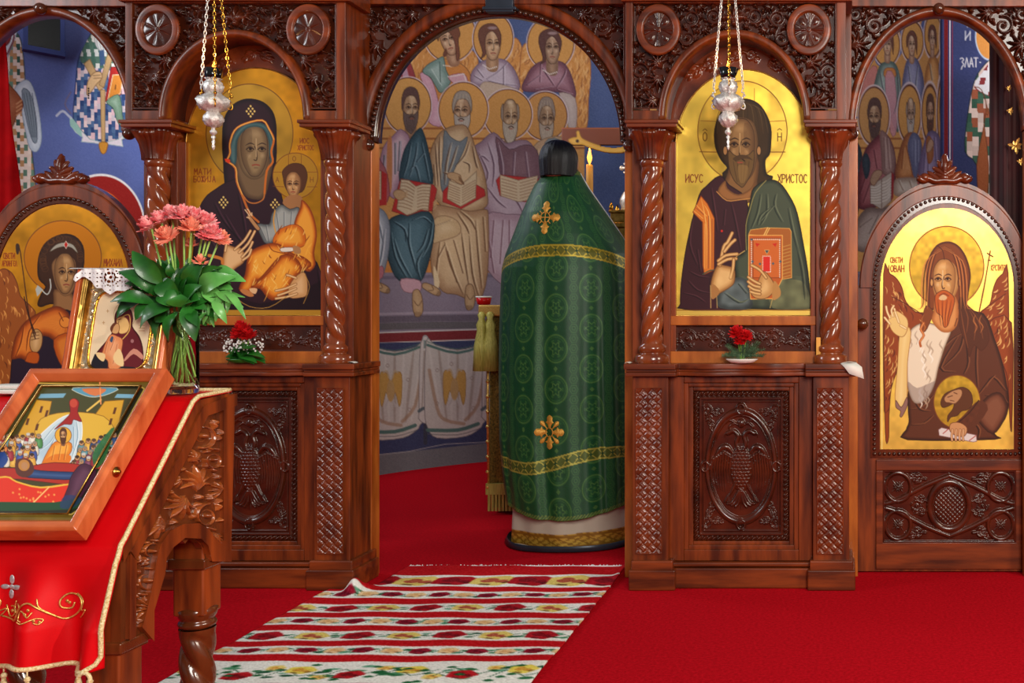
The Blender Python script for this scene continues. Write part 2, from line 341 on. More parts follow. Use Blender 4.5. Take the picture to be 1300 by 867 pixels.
class Hf(Grid):
    def __init__(s,x0,y0,x1,y1,res=1.4): super().__init__(x0,y0,x1,y1,res); s.H = np.zeros((s.ny,s.nx))
    def up(s,B,h): s.H[B] = np.maximum(s.H[B],h)
    def ridge(s, pts, w, h=1, taper=0, sm=4, raw=False, p=.5):
        pts = cr(pts if raw else s.tp(pts),sm); B = s.bb(pts,w+1)
        if B is None: return
        d, wd = s.ldist(pts,B,widths(len(pts),w/2,taper)); wd = np.maximum(wd,.15)
        s.up(B, h*np.clip(1-(d/wd)**2,0,1)**p*np.clip(wd/(w/2),.35,1))
    def blob(s,cx,cy,rx,ry,h,p=.5):
        (cx,cy), = s.tp([(cx,cy)]); rx /= s.T[2]; ry /= s.T[2]; B = s.bb([(cx-rx,cy-ry),(cx+rx,cy+ry)],1)
        if B is None: return
        s.up(B, h*np.clip(1-((s.X[B]-cx)/rx)**2-((s.Y[B]-cy)/ry)**2,0,1)**p)
    def leaf(s,x,y,a,L,h=1,bend=.5,n=3):
        """acanthus: a bent midrib with finger lobes on both sides"""
        pts = []; ang = a; px,py = x,y
        for i in range(7):
            pts.append((px,py,ang)); px += math.cos(ang)*L/6; py += math.sin(ang)*L/6; ang += bend/6
        for i in range(n):
            q = pts[1+i*5//max(1,n)]; l = L*(.5-.1*i)
            for sd in (-1,1):
                b = q[2]+sd*(.85-.12*i); m1 = (q[0]+math.cos(b)*l*.5,q[1]+math.sin(b)*l*.5)
                b2 = b-sd*.5; e = (m1[0]+math.cos(b2)*l*.5,m1[1]+math.sin(b2)*l*.5)
                s.ridge([q[:2],m1,e],L*.17,h*(.9-.12*i),taper=2,sm=3,p=.8)
        s.ridge([p[:2] for p in pts],L*.17,h,taper=1,sm=2,p=.8)
    def scroll(s,cx,cy,r,a0,dr,h=1,turns=1.4,w=None,leaves=5):
        pts = []; N = int(turns*14)
        for i in range(N+1):
            t = i/N; a = a0+dr*turns*2*PI*t; q = r*(1-t)**.8+r*.12; pts.append((cx+q*math.cos(a),cy+q*math.sin(a)))
        s.ridge(pts,w or r*.3,h*.8,taper=1,sm=1); s.blob(cx,cy,r*.24*s.T[2]/s.T[2],r*.24,h)
        for i in range(leaves):
            a = a0+dr*2*PI*(i/leaves)*.95; s.leaf(cx+r*.75*math.cos(a),cy+r*.75*math.sin(a),a+dr*1.1,r*.75,h,bend=dr*1.2,n=2)
    def world(s, mp, Y, rel, base=0):
        """rel metres of relief towards the viewer; mp(px,py,Y)->world arrays"""
        x,y,z = mp(s.X,s.Y,Y); return np.stack([x+0*s.X, np.full(s.X.shape,float(Y))-base-rel*s.H, z+0*s.X],-1)
# ------------------------------------------------------------------ carving patterns
def shift(dx, flip=None):
    def mp(px,py,Y):
        if flip is not None: px = 2*flip-px
        x,y,z = P(px,py,Y); return (x+dx,y,z)
    return mp
def fb(mb, mp, x0,y0,x1,y1, Yf, Yb):
    a = mp(x0,y1,Yf); b = mp(x1,y0,Yf)
    return mb.box((min(a[0],b[0]),Yf,a[2]), (max(a[0],b[0]),Yb,b[2]))
def esweep(mb, mp, cx,cy,rx,ry,prof,Yref,a0=0,a1=PI,n=64):
    m = len(prof); vs = []
    for i in range(n+1):
        t = a0+(a1-a0)*i/n
        for dr,Y in prof:
            w = mp(cx+(rx+dr)*math.cos(t), cy-(ry+dr)*math.sin(t), Yref); vs.append((w[0],Y,w[2]))
    fs = [(i*m+k,i*m+(k+1)%m,(i+1)*m+(k+1)%m,(i+1)*m+k) for i in range(n) for k in range(m)]
    fs += [tuple(range(m)), tuple(n*m+k for k in range(m-1,-1,-1))]
    return mb.add(vs, fs)
def bead_row(mb, pts, r, Y):
    for x,z in pts: mb.sphere((x,Y,z), r, 8)
def along(pts, step):
    out = []; acc = 0
    for (x0,z0),(x1,z1) in zip(pts,pts[1:]):
        L = math.hypot(x1-x0,z1-z0)
        while acc <= L and L > 0:
            out.append((x0+(x1-x0)*acc/L, z0+(z1-z0)*acc/L)); acc += step
        acc -= L
    return out
def weave(hf, p=11.5):
    u = (hf.X+hf.Y)/p; v = (hf.X-hf.Y)/p
    def strip(a,b):
        i = np.floor(a); f = a-i-.5; pr = np.sqrt(np.clip(1-(f/.46)**2,0,1))-.22*np.exp(-(f/.07)**2); w = np.sin(PI*(b+i))
        return pr*(.5+.5*np.clip(w*1.6,-1,1))
    hf.H = np.maximum(hf.H, np.maximum(strip(u,v), strip(v,u+1)))
def fill(hf, pts, seed=1, L=15, h=1):
    r = random.Random(seed)
    for x,y,a in pts: hf.leaf(x,y,a+r.uniform(-.3,.3),L*r.uniform(.8,1.2),h*r.uniform(.75,1),bend=r.choice((-1,1))*r.uniform(.5,1.3),n=3)
def rinceau(hf, x0,y0,x1,y1, ok, radii, seed=1, h=1, mirror=None):
    """packs spirals and palmettes side by side, each kept inside its own circle"""
    r = random.Random(seed); got = []
    for R in radii:
        for _ in range(900):
            x,y = r.uniform(x0+R*.7,x1-R*.7),r.uniform(y0+R*.7,y1-R*.7)
            if not ok(x,y,R): continue
            if all((x-a)**2+(y-b)**2 > ((R+c)*.93)**2 for a,b,c in got): got.append((x,y,R))
    for i,(x,y,R) in enumerate(got):
        d = r.choice((-1,1)); a0 = r.uniform(0,6.28); kind = 0 if (R >= radii[min(1,len(radii)-1)] and i%2==0) else 1
        for m in ((0,1) if mirror is not None else (0,)):
            X = 2*mirror-x if m else x; D_ = -d if m else d; A = PI-a0 if m else a0
            if kind == 0:
                N = 26; pts = []
                for k in range(N+1):
                    t = k/N; a = A+D_*1.45*2*PI*t; q = R*.72*(1-t)**.75+R*.1; pts.append((X+q*math.cos(a),y+q*math.sin(a)))
                hf.ridge(pts,R*.24,h*.85,taper=1,sm=1,p=.6); hf.blob(X,y,R*.2,R*.2,h)
                for k in range(6):
                    a = A+D_*(.5+k*.95); q0 = R*.74; q1 = R*1.02; b = a+D_*.42
                    hf.ridge([(X+q0*math.cos(a-.1*D_),y+q0*math.sin(a-.1*D_)),(X+q1*.97*math.cos(a+.15*D_),y+q1*.97*math.sin(a+.15*D_)),(X+q1*math.cos(b),y+q1*math.sin(b))],R*.3,h*.9,taper=2,sm=3,p=.7)
            else:
                bx,by = X-.85*R*math.cos(A),y-.85*R*math.sin(A)
                for k in (-3,-2,-1,0,1,2,3):
                    a = A+k*.36; L = R*1.8*math.cos(k*.29); c = k*.14
                    hf.ridge([(bx,by),(bx+L*.55*math.cos(a-c),by+L*.55*math.sin(a-c)),(bx+L*math.cos(a+c*.6),by+L*math.sin(a+c*.6))],R*.33,h*(1-.07*abs(k)),taper=2,sm=3,p=.8)
def jit(x0,y0,x1,y1,st,seed,ok=lambda x,y:True):
    r = random.Random(seed); out = []; y = y0; row = 0
    while y < y1:
        x = x0+(st/2 if row%2 else 0)
        while x < x1:
            px,py = x+r.uniform(-.25,.25)*st, y+r.uniform(-.25,.25)*st
            if ok(px,py): out.append((px,py,r.choice((-.6,.6,-2.5,2.5,-1.6,1.4))))
            x += st
        y += st*.8; row += 1
    return out
def eagle(hf, cx, cy, k=1):
    def q(pts): return [(cx+a*k,cy+b*k) for a,b in pts]
    for s in (-1,1):
        f = lambda pts: q([(a*s,b) for a,b in pts])
        hf.ridge(f([(2,-22),(6,-32),(4,-42),(10,-48),(17,-45)]),6*k,.75,taper=0)     # neck and head
        hf.ridge(f([(15,-46),(20,-44),(21,-40)]),3*k,.8,taper=1)
        hf.ridge(f([(9,-16),(18,-27),(27,-24),(35,-10)]),8*k,.8,taper=2)             # wing shoulder
        for i in range(8):
            x = 13+i*3.3; y0 = -20+abs(i-3)*2.0; y1 = 36-i*2.0-(i<2)*14
            hf.ridge(f([(x,y0),(x+2.2,(y0+y1)/2),(x+.5-(i>5)*2,y1)]),3.6*k,.62,taper=1)
            hf.ridge(f([(x,y0),(x+1,y0+11)]),4.4*k,.72,taper=1)
        hf.ridge(f([(7,20),(13,32),(18,38)]),5*k,.7,taper=1)
        for j in range(3): hf.ridge(f([(17,36),(20+j*2-3,42+j)]),2.2*k,.6)
        for j in range(3): hf.ridge(f([(1+j,30),(3+j*4,44),(7+j*5,50-j*2)]),4*k,.7,taper=0)
        hf.ridge(f([(0,-52),(8,-58),(15,-53),(12,-47)]),3.4*k,.6,taper=2)
        hf.ridge(f([(3,-56),(14,-62),(20,-57)]),3*k,.5,taper=2)
    hf.blob(cx,cy,14*k,31*k,1.0,.5); hf.blob(cx,cy-58*k,5*k,6*k,.8)
    hf.ridge(q([(0,28),(0,54)]),5*k,.75,taper=1)
    B = hf.bb(q([(-15,-31),(15,31)]),1); X = (hf.X[B]-cx)/k; Y = (hf.Y[B]-cy)/k
    ins = (X/13)**2+(Y/29)**2 < 1
    row = np.floor(Y/4.2); fx = ((X+(row%2)*2.4)/4.8)%1-.5; fy = Y/4.2-row
    hf.H[B] += ins*(.28*np.sqrt(np.clip(1-(fx*2)**2-(fy-.1)**2,0,1))-.12)
def rope(hf, x0,y0,x1,y1, w=6):
    X,Y = hf.X,hf.Y
    d = np.minimum(np.minimum(X-x0,x1-X),np.minimum(Y-y0,y1-Y)); ins = (d>=0)&(d<=w)
    pr = np.sqrt(np.clip(1-((d-w/2)/(w/2))**2,0,1)); hz = np.minimum(Y-y0,y1-Y) < np.minimum(X-x0,x1-X)
    ph = np.where(hz, X+ (Y-y0)*.9, Y+(X-x0)*.9)
    hf.H = np.maximum(hf.H, ins*pr*(.55+.4*np.cos(ph/w*2*PI*.95)))
def flatframe(hf,x0,y0,x1,y1,w,h):
    d = np.minimum(np.minimum(hf.X-x0,x1-hf.X),np.minimum(hf.Y-y0,y1-hf.Y)); hf.H = np.maximum(hf.H,((d>=0)&(d<=w))*h)
def ering(hf,cx,cy,rx,ry,w,h):
    r = np.sqrt(((hf.X-cx)/rx)**2+((hf.Y-cy)/ry)**2); d = (r-1)*min(rx,ry)
    hf.H = np.maximum(hf.H, h*np.sqrt(np.clip(1-(d/(w/2))**2,0,1)))

def rosette(mp, cx, cy, style, parent, Y, rx=28.5, ry=33):
    hf = Hf(cx-rx-1,cy-ry-1,cx+rx+1,cy+ry+1,1.6)
    r = np.sqrt(((hf.X-cx)/rx)**2+((hf.Y-cy)/ry)**2); th = np.arctan2((hf.Y-cy)/ry,(hf.X-cx)/rx)
    H = np.where(r>.66, 1.0-.12*np.clip((r-.86)/.14,0,1)-.25*np.clip((.72-r)/.06,0,1), 0)
    H = H*np.sqrt(np.clip((1-r)/.05,0,1))
    if style == 'wheel':
        pet = np.abs(np.cos(4*th)); dome = .25+.45*np.sqrt(np.clip(1-(r/.64)**2,0,1))
        inn = dome*(.45+.55*pet**.6)+.1*np.cos(16*th)*np.clip(r*2,0,1)*.5
    else:
        a = (th+PI/4)%(PI/2)-PI/4; wid = .12+.5*r
        arm = np.sqrt(np.clip(1-(a*1.0/np.maximum(wid*.9,.05))**2,0,1)); ridge = .5+.2*np.cos(a*22)
        inn = .2+.55*arm*ridge*np.clip(r*3,0.3,1)+.2*(np.abs(np.cos(2*th))<.25)*np.cos(r*9)**2
    inn = np.where(r<.1,.75,inn); H = np.where(r<.62, inn*np.clip((.64-r)/.04,0,1), H); hf.H = H
    W = hf.world(mp,Y,.014)
    col = None
    o = grid_mesh('rosette', W, None, r<1.0, 'woodh', parent)
    mb = MB(); pts = [(mp(cx+rx*.995*math.cos(t),0,Y)[0], mp(0,cy+ry*.995*math.sin(t),Y)[2]) for t in [2*PI*i/48 for i in range(48)]]
    # a darker carved disc set into the ring
    hf2 = Hf(cx-rx*.66,cy-ry*.66,cx+rx*.66,cy+ry*.66,1.8); rr = np.sqrt(((hf2.X-cx)/rx)**2+((hf2.Y-cy)/ry)**2)
    t2 = np.arctan2((hf2.Y-cy)/ry,(hf2.X-cx)/rx)
    if style == 'wheel': inn = (.3+.45*np.sqrt(np.clip(1-(rr/.66)**2,0,1)))*(.4+.6*np.abs(np.cos(4*t2))**.6)
    else:
        a = (t2+PI/4)%(PI/2)-PI/4
        inn = .2+.6*np.sqrt(np.clip(1-(a/np.maximum(.1+.45*rr,.05))**2,0,1))*(.75+.25*np.cos(a*22))
        b = (t2)%(PI/2)-PI/4; inn = np.maximum(inn,.25+.3*np.clip(1-((rr-.42)/.16)**2-(b/.25)**2,0,1)**.5)
    hf2.H = np.where(rr<.09,.85,inn); d = grid_mesh('rosette_carving', hf2.world(mp,Y-.001,.013), None, rr<.64, 'carved', o)
    return o

def twisted(mp, cx, y0, y1, r, Yc, hand, n=3, turns=2.6, amp=.26):
    """rope-twisted shaft from pixel row y0 (top) to y1 (bottom)"""
    top = mp(cx,y0,Yc); bot = mp(cx,y1,Yc); H = top[2]-bot[2]; R = r*sc(Yc); N = 110; K = 48; vs = []
    mb = MB()
    for i in range(N+1):
        z = i/N; q = min(1,min(z,1-z)/.045); ss = q*q*(3-2*q)
        for k in range(K):
            t = 2*PI*k/K; ph = n*(t/1.0)+hand*turns*n*2*PI*z
            f = 1-amp*ss*(1-abs(math.cos(ph/2))**.8)
            f *= 1+.06*(ss)
            vs.append((bot[0]+R*f*math.cos(t), Yc+R*f*math.sin(t), bot[2]+H*z))
    fs = [(i*K+k,i*K+(k+1)%K,(i+1)*K+(k+1)%K,(i+1)*K+k) for i in range(N) for k in range(K)]
    return mb.add(vs, fs)

def capital(mp, cx, Yc, parent, y0=160, y1=204):
    top = mp(cx,y0,Yc); bot = mp(cx,y1,Yc); H = top[2]-bot[2]; s = sc(Yc); mb = MB(); K = 72; N = 40; vs = []
    for i in range(N+1):
        z = i/N; base = 17.5+11.5*(z**1.6) ; sqr = z
        for k in range(K):
            t = 2*PI*k/K; c,sn = abs(math.cos(t)),abs(math.sin(t))
            sq = 1/max(c,sn); R = base*(1+(min(sq,1.3)-1)*.55*sqr)
            # leaves: four on the faces, four on the corners, veined
            a = (t+PI/4)%(PI/2)-PI/4; b = t%(PI/2)-PI/4
            l1 = max(0,1-(a/(.5*(1-.5*z)+.08))**2)**.5*(1 if z<.8 else max(0,1-((z-.8)/.15)**2)**.5)
            l2 = max(0,1-(b/.42)**2)**.5*(z**.7)
            vein = .75+.25*math.cos(a*26)
            R += 6.5*max(l1*(.6+.4*math.cos(a*24)), l2*(.6+.4*math.cos(b*24)))-4+ (3*math.exp(-((z-.7)/.08)**2)*l1)-1.6*math.exp(-((z-.84)/.03)**2)
            vs.append((top[0]+R*s*math.cos(t), Yc+R*s*math.sin(t), bot[2]+H*z))
    fs = [(i*K+k,i*K+(k+1)%K,(i+1)*K+(k+1)%K,(i+1)*K+k) for i in range(N) for k in range(K)]+[tuple(range(K-1,-1,-1)),tuple(N*K+k for k in range(K))]
    mb.add(vs, fs); return mb.build('capital','carved2',parent,smooth=True)

def frieze_relief(style):
    """carved field above the arch, in the pixel frame of the right-hand bay"""
    cx = 932.5; hf = Hf(803,4,1062,140,1.7); r = random.Random(3+style)
    X,Y = hf.X,hf.Y; half = []
    for cxs,cys,rr,a,d in () and ((917,19,10,0,1),(898,24,8,2,-1),(880,16,8,1,1),(864,40,7,3,-1),(873,56,6,0,1),(812,82,7,0,-1),(813,106,8,2,1),(824,126,8,1,-1),(839,95,7,4,1),(848,76,7,2,-1),(860,12,6,5,1),(809,64,5,1,1),(833,14,4,1,1)):
        for s in (1,-1):
            x = cxs if s==1 else 2*cx-cxs; hf.scroll(x,cys,rr,a if s==1 else PI-a,d*s,.8,leaves=5)
    ring = lambda x,y: ((x-cx)/97)**2+((y-150)/113)**2 > 1.03 and ((x-836)/29)**2+((y-38)/34)**2>1.05 and ((x-1029)/29)**2+((y-38)/34)**2>1.05
    rok = lambda x,y,R: ((x-cx)/(97+R*.55))**2+((y-150)/(113+R*.55))**2 > 1 and ((x-836)/(28+R*.6))**2+((y-38)/(32+R*.6))**2>1 and x < cx-R*.7 and ((x-cx)/12)**2+((y-20)/16)**2>1
    rinceau(hf,804,5,932,139,rok,(13,10,7,5,3.5),5+style,.95,mirror=cx)
    for s in (-1,1):
        for i in range(5): hf.ridge([(cx,31),(cx+s*(3+i*2.4),24-i*.2),(cx+s*(5+i*3.2),12+i*4)],5,1-.06*i,taper=2,p=.7)
    hf.ridge([(cx,31),(cx,18),(cx,6)],5,1,taper=2); hf.blob(cx,31,4,4,1); flatframe(hf,803,4,1062,140,2.2,.9)
    e = np.sqrt(((X-cx)/97)**2+((Y-150)/113)**2)
    return hf, e > .97

def bay(dx, hand, style, label, part_group):
    mp = shift(dx); cxm = 939
    base = mp(cxm,391+EYE*FP/D,0.0); loc = (base[0],.1,0)
    T = thing('iconostasis_bay', loc, label, 'church screen')
    Yf, Yb = 0.0, .21
    zf = lambda y,Y=0: mp(0,y,Y)[2]
    # --- lower cabinet
    for k,(a,b) in enumerate(((803,848),(1032,1078))):
        mb = MB(); fb(mb,mp,a,478,b,714,0.0,Yb if k else .12); pil = mb.build('pilaster','wood',T,bevel=.003)
        c0,c1 = (a+4,b-7) if k == 0 else (a+5,b-7)
        hf = Hf(c0,492,c1,703,1.8); weave(hf); flatframe(hf,c0,492,c1,703,1.2,.95)
        grid_mesh('basketweave_panel', hf.world(mp,-.001,.007), None, None, 'carved2', pil)
        mb = MB(); a0,b0 = (798,857) if k == 0 else (1025,1086)
        z0 = 0
        for i,(e,yt,yb) in enumerate(((0,724,745),(3,712,725))):
            p0 = mp(a0+e,yt,-.02+i*.006); p1 = mp(b0-e,yb,-.02+i*.006)
            mb.box((p0[0],-.022+i*.008,max(0,p1[2]) if i else 0),(p1[0],Yb,p0[2]))
        mb.build('plinth','woodh',pil,bevel=.006,seg=3)
    mb = MB(); fb(mb,mp,848,476,1032,738,.075,Yb); cab = mb.build('cabinet_body','wood',T)
    mb = MB()
    for x0,y0,x1,y1,Y in ((850,478,868,712,.04),(1014,478,1032,712,.04),(868,478,1014,486,.04),(868,698,1014,712,.04),
                          (868,486,874,698,.05),(1008,486,1014,698,.05),(874,486,1008,491,.05),(874,692,1008,698,.05),
                          (874,491,880,692,.06),(1002,491,1008,692,.06),(880,491,1002,496,.06),(880,687,1002,692,.06)):
        fb(mb,mp,x0,y0,x1,y1,Y,.08)
    mb.build('panel_frame','wood',cab,bevel=.003)
    hf = Hf(880,496,1002,687,1.9); rope(hf,881,497,1001,686,6); flatframe(hf,888,504,994,679,3,.75); flatframe(hf,893,509,989,674,1.5,.5)
    ering(hf,941,592,43,70,6,.95); ering(hf,941,592,38.5,65,2,.6)
    for x,y in ((941,519),(941,665),(896,592),(986,592)): ering(hf,x,y,5,6,3.4,1)
    for sx in (-1,1):
        for sy in (-1,1):
            x,y = 941+sx*43,592+sy*71; hf.scroll(x,y,6.5,math.atan2(sy,sx),sx*sy,.6,leaves=3)
            for j in range(3): hf.leaf(x-sx*2,y-sy*(4+j*7),math.atan2(-sy*.9,-sx*(.1+.5*j)),13,.6,bend=.7*sx*sy,n=2)
            hf.leaf(x-sx*4,y-sy*2,math.atan2(-sy*.1,-sx),17,.65,bend=-.6*sx*sy,n=3)
    hf.H *= np.where(((hf.X-941)/38)**2+((hf.Y-592)/64)**2<1,0,1) if False else 1
    eagle(hf,941,594,.98)
    grid_mesh('eagle_panel', hf.world(mp,.074,.016), None, None, 'carved', cab)
    mb = MB(); fb(mb,mp,848,714,1032,720,.02,.1); p0 = mp(848,720,.03); p1 = mp(1032,740,.03); mb.box((p0[0],.012,0),(p1[0],.2,p0[2]))
    mb.build('base_moulding','woodh',cab,bevel=.006,seg=3)
    # --- shelf with a serpentine front
    mb = MB()
    out = [(794,-.035),(859,-.035)]
    for i in range(0,25):
        u = i/24; x = 861+u*160; Y = .0+.012*math.cos(u*4*PI)-.012*math.sin(PI*u); out.append((x,Y))
    out += [(1023,-.035),(1088,-.035),(1088,Yb),(794,Yb)]
    for off,ya,yb in ((0,462,469),(.012,469,473),(.006,473,478)):
        zt,zb = zf(ya,-.03),zf(yb,-.03); n = len(out); vs = []
        for z in (zb,zt):
            for x,Y in out:
                X = mp(x,0,0)[0]; Xc = mp(941,0,0)[0]
                vs.append((X-off*.6*np.sign(X-Xc)*(1 if abs(X-Xc)>.3 else 0), Y+(off if Y<.1 else 0), z))
        mb.add(vs,[tuple(range(n-1,-1,-1)),tuple(range(n,2*n))]+[(i,(i+1)%n,n+(i+1)%n,n+i) for i in range(n)])
    mb.build('shelf','woodh',T,bevel=.0025)
    # --- niche: side cheeks, backboard, rails
    mb = MB(); fb(mb,mp,836,20,1048,462,.12,.21); nb = mb.build('niche_back','wood',T)
    mb = MB()
    for bs in (((842,152,851,462,.055,.125),(851,180,858,462,.08,.125)),((1029,180,1036,462,.08,.125),(1036,152,1043,462,.055,.125)),((1062,152,1078,462,.03,Yb),),((803,152,818,462,.09,Yb),)):
        mb = MB()
        for q in bs: fb(mb,mp,*q)
        mb.build('niche_jamb','wood',T,bevel=.002)
    mb = MB(); fb(mb,mp,851,401,1036,413,.075,.125); mb.build('niche_rail','wood2',T,bevel=.003)
    mb = MB(); fb(mb,mp,851,446,1036,463,.06,.125); mb.build('niche_rail','wood2',T,bevel=.003)
    hf = Hf(858,413,1034,446,1.8); flatframe(hf,858,413,1034,446,1.5,.8)
    for i in range(5):
        x = 872+i*37; hf.scroll(x,430,11,i*PI,1 if i%2 else -1,.8,leaves=6)
        hf.leaf(x+14,430+(6 if i%2 else -6),(-1 if i%2 else 1)*.6,17,.9,bend=1.2*(1 if i%2 else -1)); hf.leaf(x-13,422 if i%2 else 438,2.3 if i%2 else -2.3,12,.8,bend=.9)
    grid_mesh('carved_predella', hf.world(mp,.1,.012), None, None, 'carved', T)
    # tympanum between ring and icon
    hf = Hf(846,44,1040,200,1.2)
    for s in (-1,1):
        hf.scroll(944+s*40,80,9,0,s,.8); hf.leaf(944+s*34,78,-PI/2+s*2.2,26,.8,bend=-s*.8); hf.leaf(944+s*50,84,-PI/2+s*2.0,30,.8,bend=s*.5)
    for s in (-1,1): hf.leaf(944,66,PI/2-s*1.2,24,.9,bend=s*.5)
    grid_mesh('tympanum', hf.world(mp,.118,.01), None, None, 'carved2', T)
    # --- columns
    for cx in (828,1055):
        Yc = .048; s = sc(Yc)
        sh = twisted(mp,cx,213,436,13.5,Yc,hand).build('column','twist',T,smooth=True)
        mb = MB(); b0 = mp(cx,463,Yc)
        zz = lambda y: mp(cx,y,Yc)[2]
        mb.lathe([(20*s,zz(463)),(21.5*s,zz(459)),(21.5*s,zz(452)),(19*s,zz(449.5)),(15.5*s,zz(449)),(15.5*s,zz(447)),(17.5*s,zz(445)),(17.5*s,zz(440)),(14*s,zz(437)),(12.5*s,zz(434))],(b0[0],Yc,0),32)
        mb.build('column_base','twist',sh,smooth=True)
        mb = MB(); mb.lathe([(12.5*s,zz(216)),(14*s,zz(212)),(15.5*s,zz(210)),(15.5*s,zz(206)),(14*s,zz(203))],(b0[0],Yc,0),32); mb.build('neck_ring','twist',sh,smooth=True)
        capital(mp,cx,Yc,sh)
        mb = MB(); fb(mb,mp,cx-33,155,cx+31,161,-.055,.13); fb(mb,mp,cx-35,151.5,cx+33,156,-.062,.13); mb.build('abacus','woodh',sh,bevel=.0025)
    # --- frieze
    Y = .0
    mb = MB()
    fb(mb,mp,794,-70,803,152,Y-.01,Yb); fb(mb,mp,1062,-70,1074,152,Y-.01,Yb); fb(mb,mp,803,-70,1062,4,Y-.01,.12)
    fb(mb,mp,803,140,839,152,Y-.01,.12); fb(mb,mp,1026,140,1062,152,Y-.01,.12)
    fr = mb.build('frieze_frame','wood',T,bevel=.003)
    mb = MB(); fb(mb,mp,788,-74,1082,1,Y-.03,.16); mb.build('cornice','woodh',fr,bevel=.004)
    hf, keep = frieze_relief(style)
    grid_mesh('carved_spandrel', hf.world(mp,Y+.022,.032), None, keep, 'carved', fr)
    mb = MB(); esweep(mb,mp,932.5,152,87,104,[(0,.12),(0,Y+.01),(1.5,Y-.014),(4,Y-.018),(8,Y-.014),(10,Y-.008),(11,Y+.02),(11,.12)],Y)
    mb.build('arch_ring','wood',fr,smooth=True)
    st = 'wheel' if style == 0 else 'cross'
    rosette(mp,836,38,st,fr,Y-.004); rosette(mp,1027,38,st,fr,Y-.004)
    return T

def doorway_arch(label, name, mp, cx, cy, rx, ry, x0, x1, ytop, parts, Yf=.2, seed=1, beads=True, post=None, ringw=(6,22), knob=None):
    base = mp(cx,400,Yf); T = thing(name,(base[0],Yf,base[2]+0.0),label,'carved arch'); T.location = (base[0],Yf,mp(cx,cy,Yf)[2]); ORG[T.name] = tuple(T.location)
    b0,b1 = ringw
    hf = Hf(x0,ytop,x1,cy-4,1.5); e = lambda x,y: ((x-cx)/(rx+b1))**2+((y-cy)/(ry+b1))**2
    ok = lambda x,y: e(x,y) > 1.02
    rok = lambda x,y,R: ((x-cx)/(rx+b1+R*.6))**2+((y-cy)/(ry+b1+R*.6))**2 > 1
    xm = max(x0,2*cx-x1); rinceau(hf,min(x0,xm),ytop,cx-2,cy-4,rok,(15,12,9,6,4),seed,.95,mirror=cx)
    ee = np.sqrt(((hf.X-cx)/(rx+b1))**2+((hf.Y-cy)/(ry+b1))**2)
    for sd_ in (0,1): grid_mesh('carved_spandrel', hf.world(mp,Yf+.018,.03), None, (ee > .97)&((hf.X<cx+1) if sd_ else (hf.X>cx-1)), 'carved', T)
    mb = MB(); esweep(mb,mp,cx,cy,rx,ry,[(b0,Yf+.05),(b0,Yf-.005),(b0+3,Yf-.02),(b1-3,Yf-.02),(b1,Yf-.008),(b1,Yf+.05)],Yf)
    mb.build('arch_moulding','woodh' if not beads else 'wood',T,smooth=True)
    if beads:
        mb = MB(); pts = [mp(cx+(rx+1.5)*math.cos(t),cy-(ry+1.5)*math.sin(t),Yf) for t in [PI*i/160 for i in range(161)]]
        bead_row(mb, along([(p[0],p[2]) for p in pts],.024), .0105, Yf-.014)
        esweep(mb,mp,cx,cy,rx-3.5,ry-3.5,[(0,Yf+.05),(0,Yf-.003),(10,Yf-.003),(10,Yf+.05)],Yf)
        mb.build('bead_moulding','bead',T,smooth=True)
    return T
# ------------------------------------------------------------------ the screen
DXL = -1.987
bay_r = bay(0.0, -1, 1, 'right carved wooden screen bay with cross rosettes, framing the icon of the bearded man','')
bay_l = bay(DXL, 1, 0, 'left carved wooden screen bay with spoked rosettes, framing the icon of mother and child','')
mp0 = shift(0)
ca = doorway_arch('central doorway arch of carved wood with a string of dark beads, above the green-robed person','doorway_arch',mp0,633,180,158,164,464,793,8,((142,34,16),(150,70,12),(118,22,9),(154,110,9)),seed=4)
mb = MB()
fb(mb,mp0,440,-70,472,760,.2,.26); fb(mb,mp0,455,0,466,190,.185,.26)
for x0,x1 in ((462,474),(794,808)):
    mb2 = MB(); p0 = mp0(x0,180,.2); p1 = mp0(x1,180,.2); mb2.box((p0[0],.185,0),(p1[0],.26,p0[2])); mb2.build('jamb_post','wood2',ca,bevel=.003)
mb = MB(); fb(mb,mp0,440,-74,815,5,.174,.26); fb(mb,mp0,456,5,464,182,.185,.26); fb(mb,mp0,791,5,803,182,.185,.26)
mb.build('arch_frame','wood',ca,bevel=.003)
mb = MB(); fb(mb,mp0,616,-8,651,15,.155,.26); fb(mb,mp0,612,8,655,12,.15,.26); mb.build('keystone','keystone',ca,bevel=.003)
for x,y in ((467,184),(799,185)):
    mb = MB(); p = mp0(x,y,.17); mb.sphere(p,.026,20); mb.lathe([(.012,0),(.012,.03)],(p[0],p[1],p[2]),12,ax=Matrix.Rotation(-PI/2,3,'X')); mb.build('ball_knob','dwood',ca,smooth=True)

def side_arch(mp, label, bay_post=True):
    T = doorway_arch(label,'side_arch',mp,1192,165,106,145,1078,1306,8,((92,36,13),(101,72,11),(70,24,8),(104,104,8)),seed=9,beads=False,ringw=(0,11),Yf=.2)
    mb = MB(); fb(mb,mp,1060,-74,1330,8,.185,.26); fb(mb,mp,1072,8,1081,166,.185,.26); fb(mb,mp,1303,8,1318,166,.185,.26)
    fb(mb,mp,1072,160,1090,166,.17,.26)
    mb.build('arch_frame','wood',T,bevel=.003)
    for x0,x1 in (((1072,1089),) if bay_post else ())+((1300,1318),):
        mb = MB(); a = mp(x0,166,.2); b = mp(x1,166,.2); mb.box((min(a[0],b[0]),.2,0),(max(a[0],b[0]),.24,a[2])); mb.build('jamb_post','wood2',T,bevel=.003)
    mb = MB(); p = mp(1192,11,.17); mb.sphere(p,.024,18); mb.build('keystone_ball','dwood',T,smooth=True)
    mb = MB(); p = mp(1082,170,.18); mb.sphere(p,.025,18); mb.build('ball_knob','dwood',T,smooth=True)
    return T
